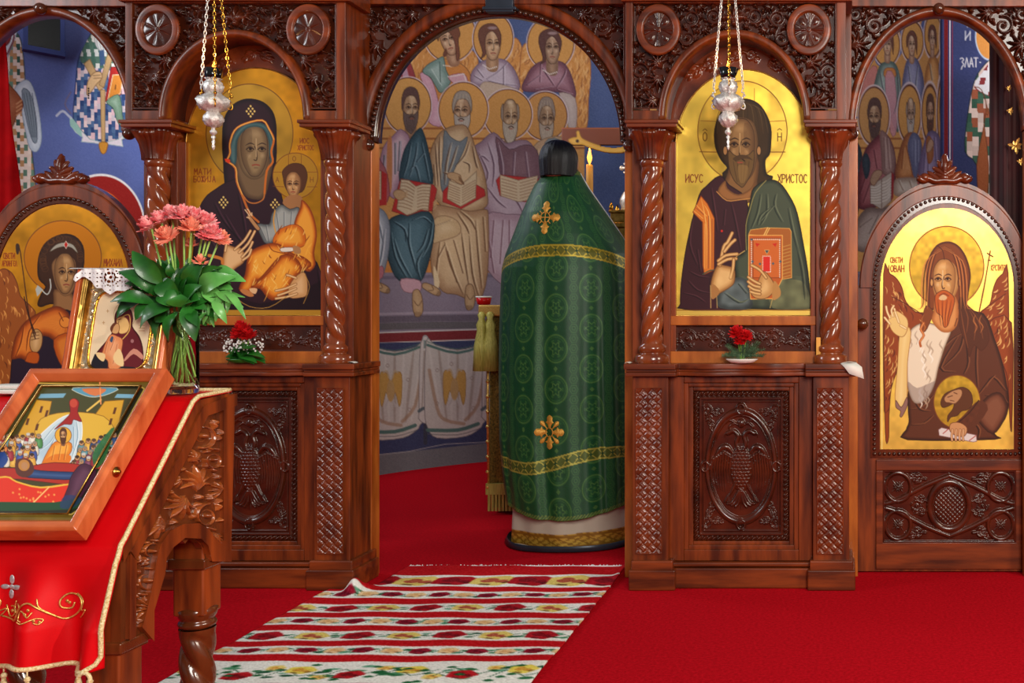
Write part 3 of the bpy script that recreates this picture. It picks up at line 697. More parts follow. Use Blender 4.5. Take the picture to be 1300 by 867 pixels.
mpL = shift(-3.735, flip=None)
side_arch(mp0,'carved wooden arch on the right, over the door with the winged bearded figure')
mpLf = shift(P(59,0,.2)[0]-P(1192,0,.2)[0], flip=1192)
side_arch(mpLf,'carved wooden arch on the left, over the door with the winged young figure', False)

def side_door(dx, label, flip):
    Y = .27
    def mp(px,py,Yy):
        if flip: px = 2*1201-px
        x,y,z = P(px,py,Y); return (x+dx,Yy,z)
    b = mp(1200,0,Y); T = thing('side_door',(b[0],Y,0),label,'door')
    cx,cy,rx,ry = 1200,365,109,137
    # leaf: rectangle with shoulders and an arched top
    def W(x,y): a = mp(x,y,Y); return (a[0],a[2])
    pts = [W(1084,725),W(1319,725),W(1319,362),W(cx+rx,362)]+[W(cx+rx*math.cos(t),cy-ry*math.sin(t)) for t in [PI*i/48 for i in range(1,48)]]+[W(cx-rx,362),W(1084,362)]
    pts = [(x,max(z,.004)) for x,z in pts]
    mb = MB(); mb.prism(pts,Y,Y+.04); leaf = mb.build('door_leaf','wood',T)
    mb = MB(); esweep(mb,mp,cx,cy,93,115,[(0,Y),(0,Y-.008),(1,Y-.010),(14.5,Y-.010),(16,Y-.007),(16,Y)],Y,n=96); mb.build('arch_band','wood',leaf)
    # bead border
    bx,by,bw = 92,114,1
    path = [(1202-bx,576)]+[(1202-bx,y) for y in range(570,366,-6)]+[(1202-bx*math.cos(t),366-by*math.sin(t)) for t in [PI*i/90 for i in range(91)]]+[(1202+bx,y) for y in range(372,576,6)]+[(1202+bx,576),(1202-bx,576)]
    mb = MB(); wp = [W(*p) for p in path]; bead_row(mb,along(wp,.0205),.0082,Y-.006)
    mb.build('bead_border','bead',leaf,smooth=True)
    mb = MB(); vs = []; n = len(path)
    ins = []
    for o,yy in ((-6,Y),(-6,Y-.006),(5,Y-.006),(5,Y)):
        for (x,y) in path:
            ux,uy = x-1202,y-(430); L = math.hypot(ux,uy)
            if y < 366: q = (x-1202)/bx; r = (y-366)/by; xx,yy2 = x+o*q*-1*-1, y+o*r
            else: xx,yy2 = x+o*(1 if x>1202 else -1), y+(o if y>=576 else 0)
            a = mp(xx,yy2,Y); vs.append((a[0],yy,a[2]))
    mb.add(vs,[(k*n+i,k*n+(i+1)%n,(k+1)*n+(i+1)%n,(k+1)*n+i) for k in range(3) for i in range(n)])
    mb.build('bead_channel','dwood',leaf)
    # crest
    hf = Hf(1160,188,1238,232,2.2)
    hf.ridge([(1199,228),(1199,212),(1199,197)],8,1,taper=2,p=.7); hf.blob(1199,226,7,5,.9)
    for s in (-1,1):
        for a_,b_,w_ in (((s*6,-19),(s*8,-24),6),((s*9,-12),(s*15,-16),6.5),((s*7,-6),(s*13,-9),6)):
            hf.ridge([(1199,226+a_[1]*.5+2),(1199+a_[0],228+a_[1]),(1199+b_[0],228+b_[1])],w_,.9,taper=1,p=.7)
        hf.ridge([(1199,229),(1199+s*12,230),(1199+s*20,227),(1199+s*27,229),(1199+s*31,227)],6,.85,taper=0,p=.7); hf.blob(1199+s*25,226,5,4.5,1); hf.ridge([(1199+s*8,229),(1199+s*17,221),(1199+s*22,219)],5,.8,taper=1,p=.7)
    def mc(px,py,Yy): return mp(px,py,Y)[0],Yy,mp(px,py,Y)[2]
    Wd = hf.world(lambda px,py,Yy:(mp(px,py,Y)[0],Yy,mp(px,py,Y)[2]),Y+.012,.03)
    cr_ = grid_mesh('crest', Wd, None, hf.H>.12, 'carved2', T); so = cr_.modifiers.new('t','SOLIDIFY'); so.thickness = .008; so.offset = 1
    # lower carved panel
    hf = Hf(1121,597,1289,688,1.8); flatframe(hf,1121,597,1289,688,2,.8); c0 = (1205,642)
    for s in (-1,1):
        for t in (-1,1):
            hf.ridge([(1205,642+t*38),(1205+s*30,642+t*26),(1205+s*62,642+t*9),(1205+s*80,642+t*3)],6,.85,sm=2,p=.35)
            ering(hf,1205+s*65,642+t*24,16,18,5,.9); 
            for k in range(4):
                a = k*PI/2+PI/4; hf.leaf(1205+s*65,642+t*24,a,10,.7,bend=.2,n=1)
            hf.leaf(1205+s*30,642+t*34,s*t*-.1 if s>0 else PI,24,.7,bend=t*s*.5); hf.leaf(1205+s*40,642+t*38,PI if s<0 else 0,18,.6,bend=-t*s*.6)
            hf.leaf(1205+s*28,642+t*6,t*.3 if s>0 else PI-t*.3,18,.7,bend=t*.5)
        hf.scroll(1205+s*42,642,7,0,s,.7)
    hf.H *= (((hf.X-1205)/23)**2+((hf.Y-642)/27)**2 > 1)
    ering(hf,1205,642,25,30,8,1); hw = Hf(1121,597,1289,688,1.8); weave(hw,6); m_ = ((hf.X-1205)/19)**2+((hf.Y-642)/23)**2
    hf.H = np.maximum(hf.H, (m_<1)*(.3+.45*hw.H)*np.sqrt(np.clip(1-m_*.7,0,1)))
    Wd = hf.world(lambda px,py,Yy:(mp(px,py,Y)[0],Yy,mp(px,py,Y)[2]),Y-.002,.012)
    grid_mesh('lower_carved_panel', Wd, None, None, 'carved', leaf)
    mb = MB()
    for x0,y0,x1,y1 in ((1112,583,1298,597),(1112,597,1121,690),(1289,597,1298,690),(1112,688,1298,722)):
        a = mp(x0,y1,Y); c = mp(x1,y0,Y); mb.box((min(a[0],c[0]),Y-.01,max(.004,a[2])),(max(a[0],c[0]),Y,c[2]))
    mb.build('rail','woodh',leaf,bevel=.003)
    mb = MB(); a = mp(1095,411,Y); mb.sphere((a[0],Y-.04,a[2]),.024,18,sy=.8); mb.lathe([(.009,0),(.009,.05)],(a[0],Y,a[2]),12,ax=Matrix.Rotation(PI/2,3,'X')); mb.build('door_knob','dwood',T,smooth=True)
    return T, mp, Y
door_r, mpdr, YD = side_door(0.0,'right arched side door holding the gold icon of a winged bearded man',False)
door_l, mpdl, _ = side_door((80-1201)*sc(.27),'left arched side door holding the gold icon of a winged young figure',False)

# ------------------------------------------------------------------ room
def structure(o): o['kind'] = 'structure'; return o
mb = MB(); mb.box((-7,-7,-.1),(5,4.4,0)); fl = structure(mb.build('floor','carpet',smooth=False))
CXA, CZA, RA = -1.36, 6.16, 1.972
def apse(px,py,Y=0):
    a = (px-VX)/FP; A = a*a+1; B = a*CXA+CZA; Cc = CXA**2+CZA**2-RA**2
    Z = (B+np.sqrt(np.maximum(B*B-A*Cc,0)))/A; return (a*Z, Z-D, EYE-(py-VY)/FP*Z)
def leftwall(px,py,Y=0):
    a = (px-VX)/FP; Z = 11.353/(1.27-1.06*a); return (a*Z, Z-D, EYE-(py-VY)/FP*Z)
HC = 3.75
mb = MB()
def wall(mb,x0,y0,x1,y1,t=.12):
    dx,dy = x1-x0,y1-y0; L = math.hypot(dx,dy); nx,ny = -dy/L*t,dx/L*t
    vs = [(x0,y0,0),(x1,y1,0),(x1+nx,y1+ny,0),(x0+nx,y0+ny,0)]; mb.add(vs+[(a,b,HC) for a,b,_ in vs],[(0,3,2,1),(4,5,6,7),(0,1,5,4),(1,2,6,5),(2,3,7,6),(3,0,4,7)])
# ------------------------------------------------------------------ painted figures
def face(cv,cx,cy,w,h,d=0,skin=(200,165,125),dark=(120,85,55),line=(60,35,20),tilt=0,hair=(60,35,22),style='short',beard=None,light=(236,214,180),lw=1.0,neck=True):
    ct,st = math.cos(tilt),math.sin(tilt)
    def L(p): 
        x,y = p[0]*w,p[1]*h; return (cx+x*ct-y*st, cy+x*st+y*ct)
    def G(pts): return [L(p) for p in pts]
    s = max(w,4)*.06*lw
    if style in ('long','angel'):
        cv.poly(G([(-1.05,-.6),(-.6,-1.25),(0,-1.38),(.6,-1.25),(1.05,-.6),(1.12,.2),(1.0,.9),(.75,1.35),(.3,1.1),(-.4,1.1),(-.85,1.4),(-1.1,.9),(-1.18,.1)]),hair,raw=True,edge=line,ew=s)
    if neck: cv.poly(G([(-.5,.5),(.5,.5),(.6,1.5),(.1,1.75),(-.6,1.5)]),dark,raw=True,hi=skin,k=w*.3)
    cv.poly(G([(-.8,-.6),(-.85,.0),(-.68,.5),(-.3,.92),(.05,1.0),(.38,.9),(.7,.5),(.84,0),(.78,-.6),(.42,-.98),(0,-1.06),(-.42,-.98)]),skin,raw=True,lo=dark,k=w*.35,edge=line,ew=s*.7)
    o = d*.28
    cv.poly(G([(.3+o*1.6,-.9),(.85,-.6),(.9,.1),(.6,.7),(.3+o,.85),(.55+o*.4,.3),(.3+o,0)] if d<=0 else [(-.3+o*1.2,-.9),(-.85,-.6),(-.9,.1),(-.6,.7),(-.3+o,.85),(-.5+o*.4,.3),(-.3+o,0)]),dark,raw=True,a=.45)
    for sx in (-1,1):
        ex = o+sx*.37
        cv.ell(*L((ex,-.10)),w*.25,h*.13,dark,T=False,a=.65)
        cv.poly(G([(ex-.19,-.09),(ex,-.145),(ex+.19,-.09),(ex,-.045)]),skin,raw=True,a=.9)
        cv.ell(*L((ex+d*.06,-.1)),w*.095,h*.055,(34,20,14),T=False)
        cv.line(G([(ex-.24,-.08),(ex,-.17),(ex+.24,-.08)]),s*1.5,line,raw=True)
        cv.line(G([(ex-.16,-.02),(ex,.01),(ex+.18,-.02)]),s*.8,line,raw=True,a=.5)
        cv.line(G([(ex-.29,-.24),(ex+.02,-.33),(ex+.29,-.26)]),s*1.5,line,raw=True,taper=2)
    cv.line(G([(o-.08 if d>=0 else o+.08,-.2),(o+d*.12,.0),(o+d*.2,.27),(o+d*.02,.36),(o-.12*(1 if d>=0 else -1),.33)]),s*1.3,line,raw=True)
    cv.line(G([(o+d*.05,-.5),(o+d*.07,.2)]),w*.12,light,raw=True,a=.7,taper=2)
    cv.ell(*L((o-.0,-.68)),w*.45,h*.18,light,T=False,a=.4,soft=w*.3)
    for sx in (-1,1): cv.ell(*L((o+sx*.42,.17)),w*.2,h*.14,light,T=False,a=.45,soft=w*.18)
    if beard is not None:
        cv.poly(G([(-.82,.15),(-.5,.28),(-.2+o,.34),(o,.3),(.2+o,.34),(.5,.28),(.82,.15),(.75,.8),(.4,1.25),(.1,1.5),(-.1,1.45),(-.45,1.25),(-.76,.8)]),beard,raw=True,edge=line,ew=s*.7)
        for i in range(5):
            a = -.5+i*.25; cv.line(G([(a,.55),(a*.8,.9),(a*.5,1.3)]),s*.8,light if sum(beard)>260 else line,raw=True,a=.5)
        cv.line(G([(o-.28,.52),(o,.42),(o+.28,.52)]),s*1.6,line,raw=True)
        cv.line(G([(o-.14,.58),(o+.14,.58)]),s*1.6,(150,70,50),raw=True)
    else:
        cv.line(G([(o-.22,.55),(o,.52),(o+.22,.55)]),s*1.8,(140,60,45),raw=True); cv.line(G([(o-.1,.65),(o+.12,.65)]),s,line,raw=True,a=.5)
    if style == 'short':
        cv.poly(G([(-.92,.1),(-1.02,-.5),(-.7,-1.15),(0,-1.35),(.7,-1.15),(1.0,-.5),(.9,.05),(.78,-.3),(.5,-.72),(0,-.82),(-.5,-.7),(-.75,-.3)]),hair,raw=True,edge=line,ew=s*.6)
        for i in range(4): cv.line(G([(-.8+i*.45,-.6-.1*(i in(1,2))),(-.5+i*.3,-1.1)]),s*.7,light if sum(hair)>300 else (90,60,45),raw=True,a=.45)
    elif style == 'bald':
        for sx in (-1,1): cv.poly(G([(sx*.8,.15),(sx*1.02,-.1),(sx*.98,-.6),(sx*.75,-.8),(sx*.78,-.3)]),hair,raw=True,edge=line,ew=s*.6)
        cv.ell(*L((0,-.88)),w*.5,h*.16,light,T=False,a=.5,soft=w*.2)
    elif style in ('long','angel'):
        cv.poly(G([(-.9,.2),(-1.1,-.5),(-.7,-1.2),(0,-1.38),(.7,-1.2),(1.1,-.5),(.9,.2),(.75,-.3),(.35,-.75),(0,-.9),(-.35,-.75),(-.75,-.3)]),hair,raw=True,edge=line,ew=s*.5)
        for i in range(5): cv.line(G([(-.9+i*.4,-.5),(-.5+i*.25,-1.15)]),s*.8,tuple(min(255,c+45) for c in hair),raw=True,a=.6)
    return L
def halo(cv,cx,cy,rx,ry,col=(206,146,70),in_=(70,25,20),out=(228,205,205),metal=0,T=False):
    cv.ell(cx,cy,rx,ry,col,T=T,edge=in_,ew=1.1,edge2=out,metal=metal)
def wing(cv,pts,base=(150,85,35),light=(230,180,100),dark=(90,45,20),n=16,seed=1,axis=None):
    cv.poly(pts,base,edge=dark,ew=1); r = random.Random(seed)
    xs=[p[0] for p in pts]; ys=[p[1] for p in pts]
    Q = cv.tp(pts); poly = cr(Q,3,True)
    def inside(x,y):
        c=False
        for i in range(len(poly)):
            ax,ay=poly[i-1]; bx,by=poly[i]
            if (ay>y)!=(by>y) and x<(bx-ax)*(y-ay)/(by-ay)+ax: c = not c
        return c
    x0,x1,y0,y1 = min(p[0] for p in poly),max(p[0] for p in poly),min(p[1] for p in poly),max(p[1] for p in poly)
    for i in range(n*2):
        x,y = r.uniform(x0,x1),r.uniform(y0,y1); a = axis+r.uniform(-.25,.25); l = r.uniform(5,13)
        q = [(x,y),(x+l*.5*math.cos(a),y+l*.5*math.sin(a)),(x+l*math.cos(a+.3),y+l*math.sin(a+.3))]
        if all(inside(*p) for p in q): cv.line(q,r.uniform(.9,1.6),r.choice((light,light,dark)),a=.85,taper=2,raw=True)
GOLD = (232,176,48)
def arched(cv,cx,rx,ytop,yspr,ybot):
    return np.where(cv.Y<yspr, ((cv.X-cx)/rx)**2+((cv.Y-yspr)/(yspr-ytop))**2<=1, np.abs(cv.X-cx)<=rx) & (cv.Y<=ybot)
def board(name, mp, cx, rx, ytop, yspr, ybot, Y, t=.018):
    pts = [(cx+rx,ybot),(cx+rx,yspr)]+[(cx+rx*math.cos(a),yspr-(yspr-ytop)*math.sin(a)) for a in [PI*i/60 for i in range(1,60)]]+[(cx-rx,yspr),(cx-rx,ybot)]
    mb = MB(); mb.prism([(mp(x,y,Y)[0],mp(x,y,Y)[2]) for x,y in pts],Y,Y+t); return mb
def place(cv, name, mp, Y, keep, parent, mat='icon'):
    x,y,z = mp(cv.X,cv.Y,Y); W = np.stack([x+0*cv.X,np.full(cv.X.shape,float(Y)),z+0*cv.X],-1)
    return grid_mesh(name, W, cv.C, keep, mat, parent)

# ---- icon of mother and child (left bay)
def icon_mother():
    cv = Cv(233,82,415,400,1.5,(214,148,40),1); cv.blotch(.14,24,3); cv.blotch(.06,7,4)
    Z = cv.at(235,80,5.256)
    cv.ell(430,470,290,330,(196,148,56),edge=(96,58,20),ew=1,metal=1); cv.blotch(.1,12,5,mask=(((cv.X-316.8)/55)**2+((cv.Y-169.4)/62.8)**2<1))
    robe=(44,20,30); rl=(84,48,62); rd=(22,8,14)
    cv.poly([(255,640),(250,480),(262,370),(310,290),(370,250),(440,240),(520,262),(580,320),(605,400),(608,500),(605,660),(560,900),(300,900)],robe,edge=rd,ew=1.2,lo=rd,k=6)
    Z = cv.at(235,235,5.256)
    cv.poly([(20,840),(50,500),(85,200),(130,90),(200,30),(330,-40),(560,-60),(640,60),(700,300),(880,520),(925,700),(930,830),(400,835)],robe,edge=rd,ew=1.2)
    cv.folds([[(190,120),(260,250),(380,390)],[(260,200),(330,320),(400,420)],[(350,60),(380,200),(400,330)],[(130,200),(150,330),(200,430)],[(880,560),(900,680),(915,820)]],rd,rl,1.8,.6)
    cv.poly([(0,760),(220,700),(500,790),(780,700),(930,640),(930,832),(0,835)],rd,a=.6)
    Z = cv.at(235,80,5.256)
    # face and neck
    cv.poly([(345,600),(330,700),(370,830),(420,900),(520,905),(560,800),(570,640)],(112,88,60),lo=(70,50,34),k=6)
    cv.poly([(345,520),(352,640),(385,730),(440,775),(500,768),(540,720),(562,620),(560,520),(520,440),(450,425),(390,450)],(140,116,80),lo=(86,66,44),k=7,hi=(168,142,102))
    face(cv,235+462/5.256,80+590/5.256,20,32,d=.35,skin=(140,116,80),dark=(96,74,50),hair=(50,30,30),style='none',light=(190,164,122),neck=False,line=(46,28,20),lw=.75)
    # veil opening: teal cap and orange border
    cv.poly([(300,650),(292,560),(330,470),(390,410),(480,395),(545,420),(585,500),(590,560),(575,680),(560,600),(556,520),(525,445),(460,425),(395,450),(350,520),(345,640),(330,680)],(48,78,82),hi=(92,128,128),k=2)
    cv.line([(275,655),(300,600),(298,540),(330,450),(400,405),(515,382),(560,440),(592,510),(575,590),(585,660),(545,720),(530,870)],2.6,(196,104,30)); cv.line([(275,655),(300,600),(298,540),(330,450),(400,405),(515,382),(560,440),(592,510)],.9,(240,190,90))
    cv.line([(280,655),(335,700),(345,790),(380,880),(430,1000),(490,1060)],2.8,(186,100,34)); cv.line([(285,660),(338,700),(348,790),(383,880)],.9,(236,186,90)); cv.poly([(262,640),(300,645),(290,670)],(220,60,20))
    cv.line([(530,870),(520,910),(470,935),(420,925),(385,880)],1.6,(186,110,44))
    # stars
    def star(x,y):
        for a,b in ((0,-34),(0,34),(-26,0),(26,0),(-13,-17),(13,-17),(-13,17),(13,17),(0,0)): cv.ell(x+a,y+b,6.5,7.5,(226,196,110),metal=.3)
    star(437,322)
    cv.at(235,235,5.256); star(256,115); star(600,132)
    # child
    cv.at(235,80,5.256); cv.ell(735,752,150,152,(206,150,54),edge=(110,60,22),ew=1,metal=1)
    for a,b in (((690,612),(690,700)),((775,612),(775,700)),((585,728),(655,728)),((585,822),(660,826)),((815,728),(882,728)),((815,826),(880,826))): cv.line([a,b],.7,(110,60,22))
    cv.text('О',230+235-235+490/5.256+0,0,0,0,(0,0,0)) if False else None
    for ch,x,y in (('О',235+728/5.256-2,80+620/5.256),('А',235+612/5.256-2,80+765/5.256),('Н',235+842/5.256-2,80+765/5.256)): cv.text(ch,x,y,4,6,(110,60,22),.8) if False else None
    for ch,x,y in (('О',718,622),('А',605,762),('Н',835,762)): cv.text(ch,x,y,20,32,(110,60,22),.8)
    cv.poly([(655,770),(650,720),(690,680),(740,668),(790,685),(815,740),(808,800),(780,860),(700,870),(665,820)],(84,48,26),edge=(50,26,14),ew=.7)
    face(cv,235+722/5.256,80+815/5.256,11,16,d=-.15,skin=(186,140,90),dark=(130,88,52),style='none',light=(236,204,150),lw=1.1,neck=False)
    cv.at(235,235,5.256)
    cv.poly([(690,70),(770,70),(780,130),(720,165),(650,120)],(160,110,66)); 
    cv.poly([(640,130),(700,160),(760,150),(770,250),(740,330),(600,380),(540,390),(510,350),(480,260),(560,260),(580,190)],(124,128,124),lo=(78,84,88),k=4,hi=(168,172,166),edge=(50,44,40),ew=.6)
    cv.folds([[(610,190),(625,300)],[(660,180),(660,300)],[(710,180),(700,300)],[(540,270),(560,380)],[(500,280),(540,370)]],(70,76,84),(186,190,186),1,.6)
    cv.line([(600,170),(590,240),(605,320)],1.4,(216,150,50))
    # blessing hand of child
    cv.poly([(430,200),(470,250),(500,290),(480,300),(440,250),(415,210)],(180,130,84),edge=(70,40,22),ew=.6)
    for q in ([(430,205),(412,180),(400,165)],[(438,200),(428,175),(415,160)],[(445,205),(445,185)],[(430,220),(412,215)]): cv.line(q,1.4,(222,186,140)); 
    og=(206,104,22); oh=(248,180,64); od=(130,52,10)
    cv.poly([(780,100),(830,150),(865,240),(878,340),(860,450),(868,530),(830,575),(780,560),(700,540),(690,470),(740,360),(730,250),(770,150)],og,edge=od,ew=.8,lo=od,k=3,hi=oh)
    cv.poly([(590,350),(640,290),(730,262),(790,300),(800,400),(700,420),(600,400)],og,edge=od,ew=.7,hi=oh,k=4)
    cv.poly([(440,440),(560,390),(640,400),(700,450),(790,480),(840,540),(700,600),(640,620),(600,760),(540,740),(480,640),(450,700),(400,720),(360,690),(400,600),(415,500)],og,edge=od,ew=.8,hi=oh,k=5,lo=od)
    cv.poly([(520,600),(640,470),(730,480),(780,560),(720,640),(680,720),(600,765),(545,740),(500,690),(440,680)],og,edge=od,ew=.8,hi=oh,k=6,lo=od)
    r = random.Random(4)
    for i in range(110):
        x,y = r.uniform(420,830),r.uniform(300,720)
        if y > 700-(x-420)*.1 and x>650: continue
        if y < 420 and x < 590: continue
        if y > 600 and x > 740: continue
        a = r.choice((-.9,-1.2,2.0,.9)); l = r.uniform(25,70)
        cv.line([(x,y),(x+l*.5*math.cos(a),y+l*.5*math.sin(a)+4),(x+l*math.cos(a),y+l*math.sin(a))],r.uniform(.8,1.6),r.choice((oh,(252,208,110),od)),a=.8,taper=2)
    cv.line([(560,400),(590,440),(690,460)],1,od); cv.line([(470,660),(560,580),(640,480)],1,od)
    cv.poly([(640,420),(720,415),(722,440),(645,445)],(226,214,196),edge=(90,60,50),ew=.6); cv.poly([(720,405),(765,415),(770,455),(730,455)],(176,126,78))
    cv.poly([(430,690),(480,690),(470,725),(440,715)],(226,180,130)); cv.poly([(370,695),(420,700),(460,735),(430,745),(380,720)],(190,120,66))
    # mother's hands
    sk=(206,154,96); sd=(130,84,46)
    cv.poly([(255,580),(250,510),(262,440),(280,400),(330,415),(370,420),(400,470),(385,520),(330,560),(285,620)],sk,edge=sd,ew=.8,lo=(160,110,64),k=3,hi=(232,190,136))
    for q in ([(268,440),(276,390),(283,335)],[(330,430),(395,370),(436,305)],[(360,450),(420,390),(465,308)],[(380,480),(425,430),(450,380)],[(385,500),(425,470),(440,430)]): 
        cv.line(q,3.6,sd); cv.line(q,2.6,sk); cv.line(q,1,(240,204,150))
    cv.poly([(730,620),(790,580),(815,640),(812,730),(770,750),(700,750),(690,690)],sk,edge=sd,ew=.8,hi=(232,190,136),k=4)
    for q in ([(740,620),(700,605),(680,600)],[(740,660),(670,690),(605,705)],[(740,690),(680,715),(620,735)],[(745,725),(680,745),(605,757)]):
        cv.line(q,3.4,sd); cv.line(q,2.5,sk); cv.line(q,1,(240,204,150))
    cv.line([(160,470),(240,490),(250,520)],4,(200,120,44)); cv.line([(800,600),(830,680),(790,790)],.8,(186,140,60)); cv.line([(320,740),(430,810),(560,815),(680,740)],.8,(186,140,60))
    cv.at(0,0,1); cv.rect(233,393.5,415,402,(226,166,60),metal=1); cv.rect(233,82,239.5,402,(206,140,44),a=.5,metal=1)
    red=(120,40,14)
    cv.text('МАТИ',246.5,214,4.2,7.5,red,.95,gap=.35); cv.text('БОЖИЈА',246,223.5,3.6,7.5,red,.95,gap=.32)
    cv.text('ИОС',381,175.5,3,6.5,red,.9,gap=.4); cv.text('ХРИСТОС',378,184.5,2.3,6,red,.8,gap=.3)
    mp = lambda x,y,Y: P(x,y,Y)
    Y=.098; T = thing('panel_icon',(P(324,0,Y)[0],Y,P(0,400,Y)[2]),'arched gold icon of a veiled mother holding a child in orange, in the left bay','icon')
    board('icon_board',mp,324,87.5,86,184,400,Y).build('icon_board','wood2',T)
    place(cv,'painting',mp,Y-.0015,arched(cv,324,86.9,86.8,184,400),T)
    mb = MB(); 
    mb.tube([P(411.8,400.5,Y-.003)]+[P(411.8,y,Y-.003) for y in (300,200,186)]+[P(324+87.8*math.cos(t),184-98*math.sin(t),Y-.003) for t in [PI*i/40 for i in range(1,40)]]+[P(236.2,y,Y-.003) for y in (186,200,300,400.5)],.0022,6,closed=True)
    mb.build('gilt_edge','brass',T,smooth=True)
icon_mother()

# ---- icon of the bearded man with a book (right bay)
def icon_man():
    cv = Cv(855,84,1033,402,1.5,(242,206,86),1); cv.blotch(.1,26,7); cv.blotch(.05,7,8)
    cv.at(855,80,5.256)
    cv.ell(460,455,298,335,(224,186,76),edge=(120,80,26),ew=1.1,metal=1); cv.blotch(.16,9,5,mask=(((cv.X-942.5)/56)**2+((cv.Y-166.6)/63)**2<1))
    for q in (((175,592),(285,594)),((640,594),(745,594)),((180,385),(300,390)),((640,390),(745,385)),((540,170),(540,250)),((390,140),(390,260))): cv.line(q,1 if q[0][1]>500 else .6,(110,64,24))
    cv.text('О',197,462,26,58,(90,60,20),1.1); cv.text('Н',695,466,26,54,(90,60,20),1.1); cv.text('^',197,452,26,50,(90,60,20),.9); cv.text('^',695,450,26,50,(90,60,20),.9)
    hr=(58,40,20); hd=(30,20,10)
    cv.poly([(280,560),(275,440),(320,320),(390,260),(460,238),(540,255),(600,310),(648,420),(650,540),(640,610),(612,650),(620,740),(660,770),(500,900),(330,760),(360,700),(320,650)],hr,edge=hd,ew=1,lo=hd,k=5)
    for i in range(14):
        a = -1.3+i*.2; cv.line([(450+40*math.sin(a),270),(450+150*math.sin(a),330-40*math.cos(a)),(455+185*math.sin(a)*(1 if abs(a)>.4 else .6),470)],.9,(104,82,48) if i%2 else hd,a=.6,taper=2)
    sk=(142,108,66)
    cv.poly([(372,560),(370,700),(340,790),(300,860),(420,960),(540,900),(560,780),(556,620)],(130,92,52),lo=(86,56,30),k=6)
    cv.poly([(355,420),(400,372),(470,365),(535,400),(562,500),(560,610),(540,720),(500,780),(450,800),(400,770),(375,700),(362,560)],sk,lo=(84,58,34),k=7,hi=(180,144,94))
    for x in (345,570): cv.ell(x,585,14,32,(170,126,78),edge=hd,ew=.7)
    face(cv,855+452/5.256,80+560/5.256,20,34,d=-.25,skin=sk,dark=(92,64,38),style='none',light=(198,164,112),neck=False,lw=.85,line=(44,26,14),beard=(104,78,42))
    cv.poly([(395,640),(420,620),(460,612),(500,622),(530,650),(500,640),(460,640),(420,655)],(74,52,28)); cv.poly([(430,690),(470,680),(500,700),(480,790),(440,790)],(150,118,66),a=.5)
    cv.at(855,235,5.1)
    rb=(58,26,34); rd=(32,12,18); rl=(104,62,70)
    cv.poly([(45,770),(50,640),(75,450),(110,280),(165,70),(210,10),(300,-60),(360,0),(470,90),(480,300),(470,800),(60,800)],rb,edge=rd,ew=1.3)
    cv.folds([[(240,20),(260,150),(280,300)],[(370,120),(400,250),(430,420)],[(120,220),(100,380),(150,520)],[(90,620),(150,680),(230,700)],[(150,420),(170,560)],[(330,160),(320,260)],[(60,700),(140,720),(200,760)],[(100,560),(160,590),(230,600)]],rd,rl,1.5,.55)
    cv.poly([(278,45),(330,0),(350,60),(400,90),(495,88),(520,20),(560,-60),(600,-60),(500,120),(350,100)],(120,70,30),a=0)
    cv.poly([(285,40),(335,-30),(350,20),(420,60),(500,20),(530,-40),(500,85),(430,95),(345,98)],(150,100,54),lo=(100,64,32),k=3); cv.line([(280,42),(345,100),(430,95),(495,86)],1.1,(196,140,72))
    gr=(70,80,62); gd=(34,44,36); gl=(124,134,104)
    cv.poly([(520,20),(600,-30),(680,-20),(750,70),(800,180),(840,380),(870,560),(885,740),(880,800),(500,800),(300,795),(290,720),(330,700),(400,620),(400,480),(465,420),(470,250),(500,90)],gr,edge=(26,24,18),ew=1.2,lo=gd,k=5)
    cv.poly([(300,795),(290,700),(400,600),(480,620),(500,700),(500,800)],(58,66,66),hi=(104,118,118),k=4)
    cv.poly([(640,620),(760,610),(850,640),(880,800),(640,795)],(124,126,84),a=.6); cv.blotch(.22,8,11,mask=((cv.X>900)&(cv.Y>350)&(cv.X<1028)))
    cv.folds([[(560,60),(540,180),(500,280)],[(600,60),(600,180),(560,260)],[(660,60),(650,140),(700,240)],[(740,150),(770,300),(800,420)],[(640,140),(560,230)],[(800,420),(830,560),(850,740)],[(330,700),(420,760),(480,740)],[(420,640),(470,700)],[(540,260),(560,200),(620,150)]],gd,gl,1.8,.6)
    cv.line([(600,-30),(530,50),(495,160),(470,260),(472,420)],1,(150,140,80)); cv.line([(462,425),(410,460),(400,480)],1.1,(196,170,96))
    og=(214,122,40); od=(130,56,16)
    cv.poly([(178,70),(220,120),(265,215),(262,550),(200,578),(190,520),(188,240),(125,175)],og,edge=od,ew=1,sm=1)
    for q in ([(180,90),(200,180),(215,300),(215,540)],[(200,130),(235,220),(240,540)],[(130,165),(190,215)],[(150,130),(215,200)],[(205,250),(202,540)]): cv.line(q,1.2,(246,186,96),taper=2); 
    for q in ([(228,200),(226,540)],[(250,220),(250,540)],[(195,190),(150,150)]): cv.line(q,.8,(90,40,50),taper=2)
    cv.line([(190,578),(230,555),(270,548)],1.4,(70,84,66))
    # book
    cv.poly([(487,320),(500,290),(600,276),(750,280),(762,300),(765,600),(700,610),(690,340)],(168,96,36),sm=1,edge=(224,170,84),ew=.8)
    for y in range(400,600,22): cv.line([(708,y),(756,y-14)],1,(196,146,70))
    cv.poly([(487,325),(705,325),(705,605),(640,735),(500,738),(487,600)],(190,92,34),sm=1,edge=(240,180,90),ew=1)
    cv.poly([(515,345),(692,345),(692,600),(515,600)],(206,104,40),sm=1,edge=(120,50,20),ew=.8)
    for x in range(520,690,13): cv.ell(x,352,4,4,(244,236,220)); 
    for y in range(360,600,13): cv.ell(505,y,4,4,(244,236,220)); cv.ell(688,y,4,4,(244,236,220))
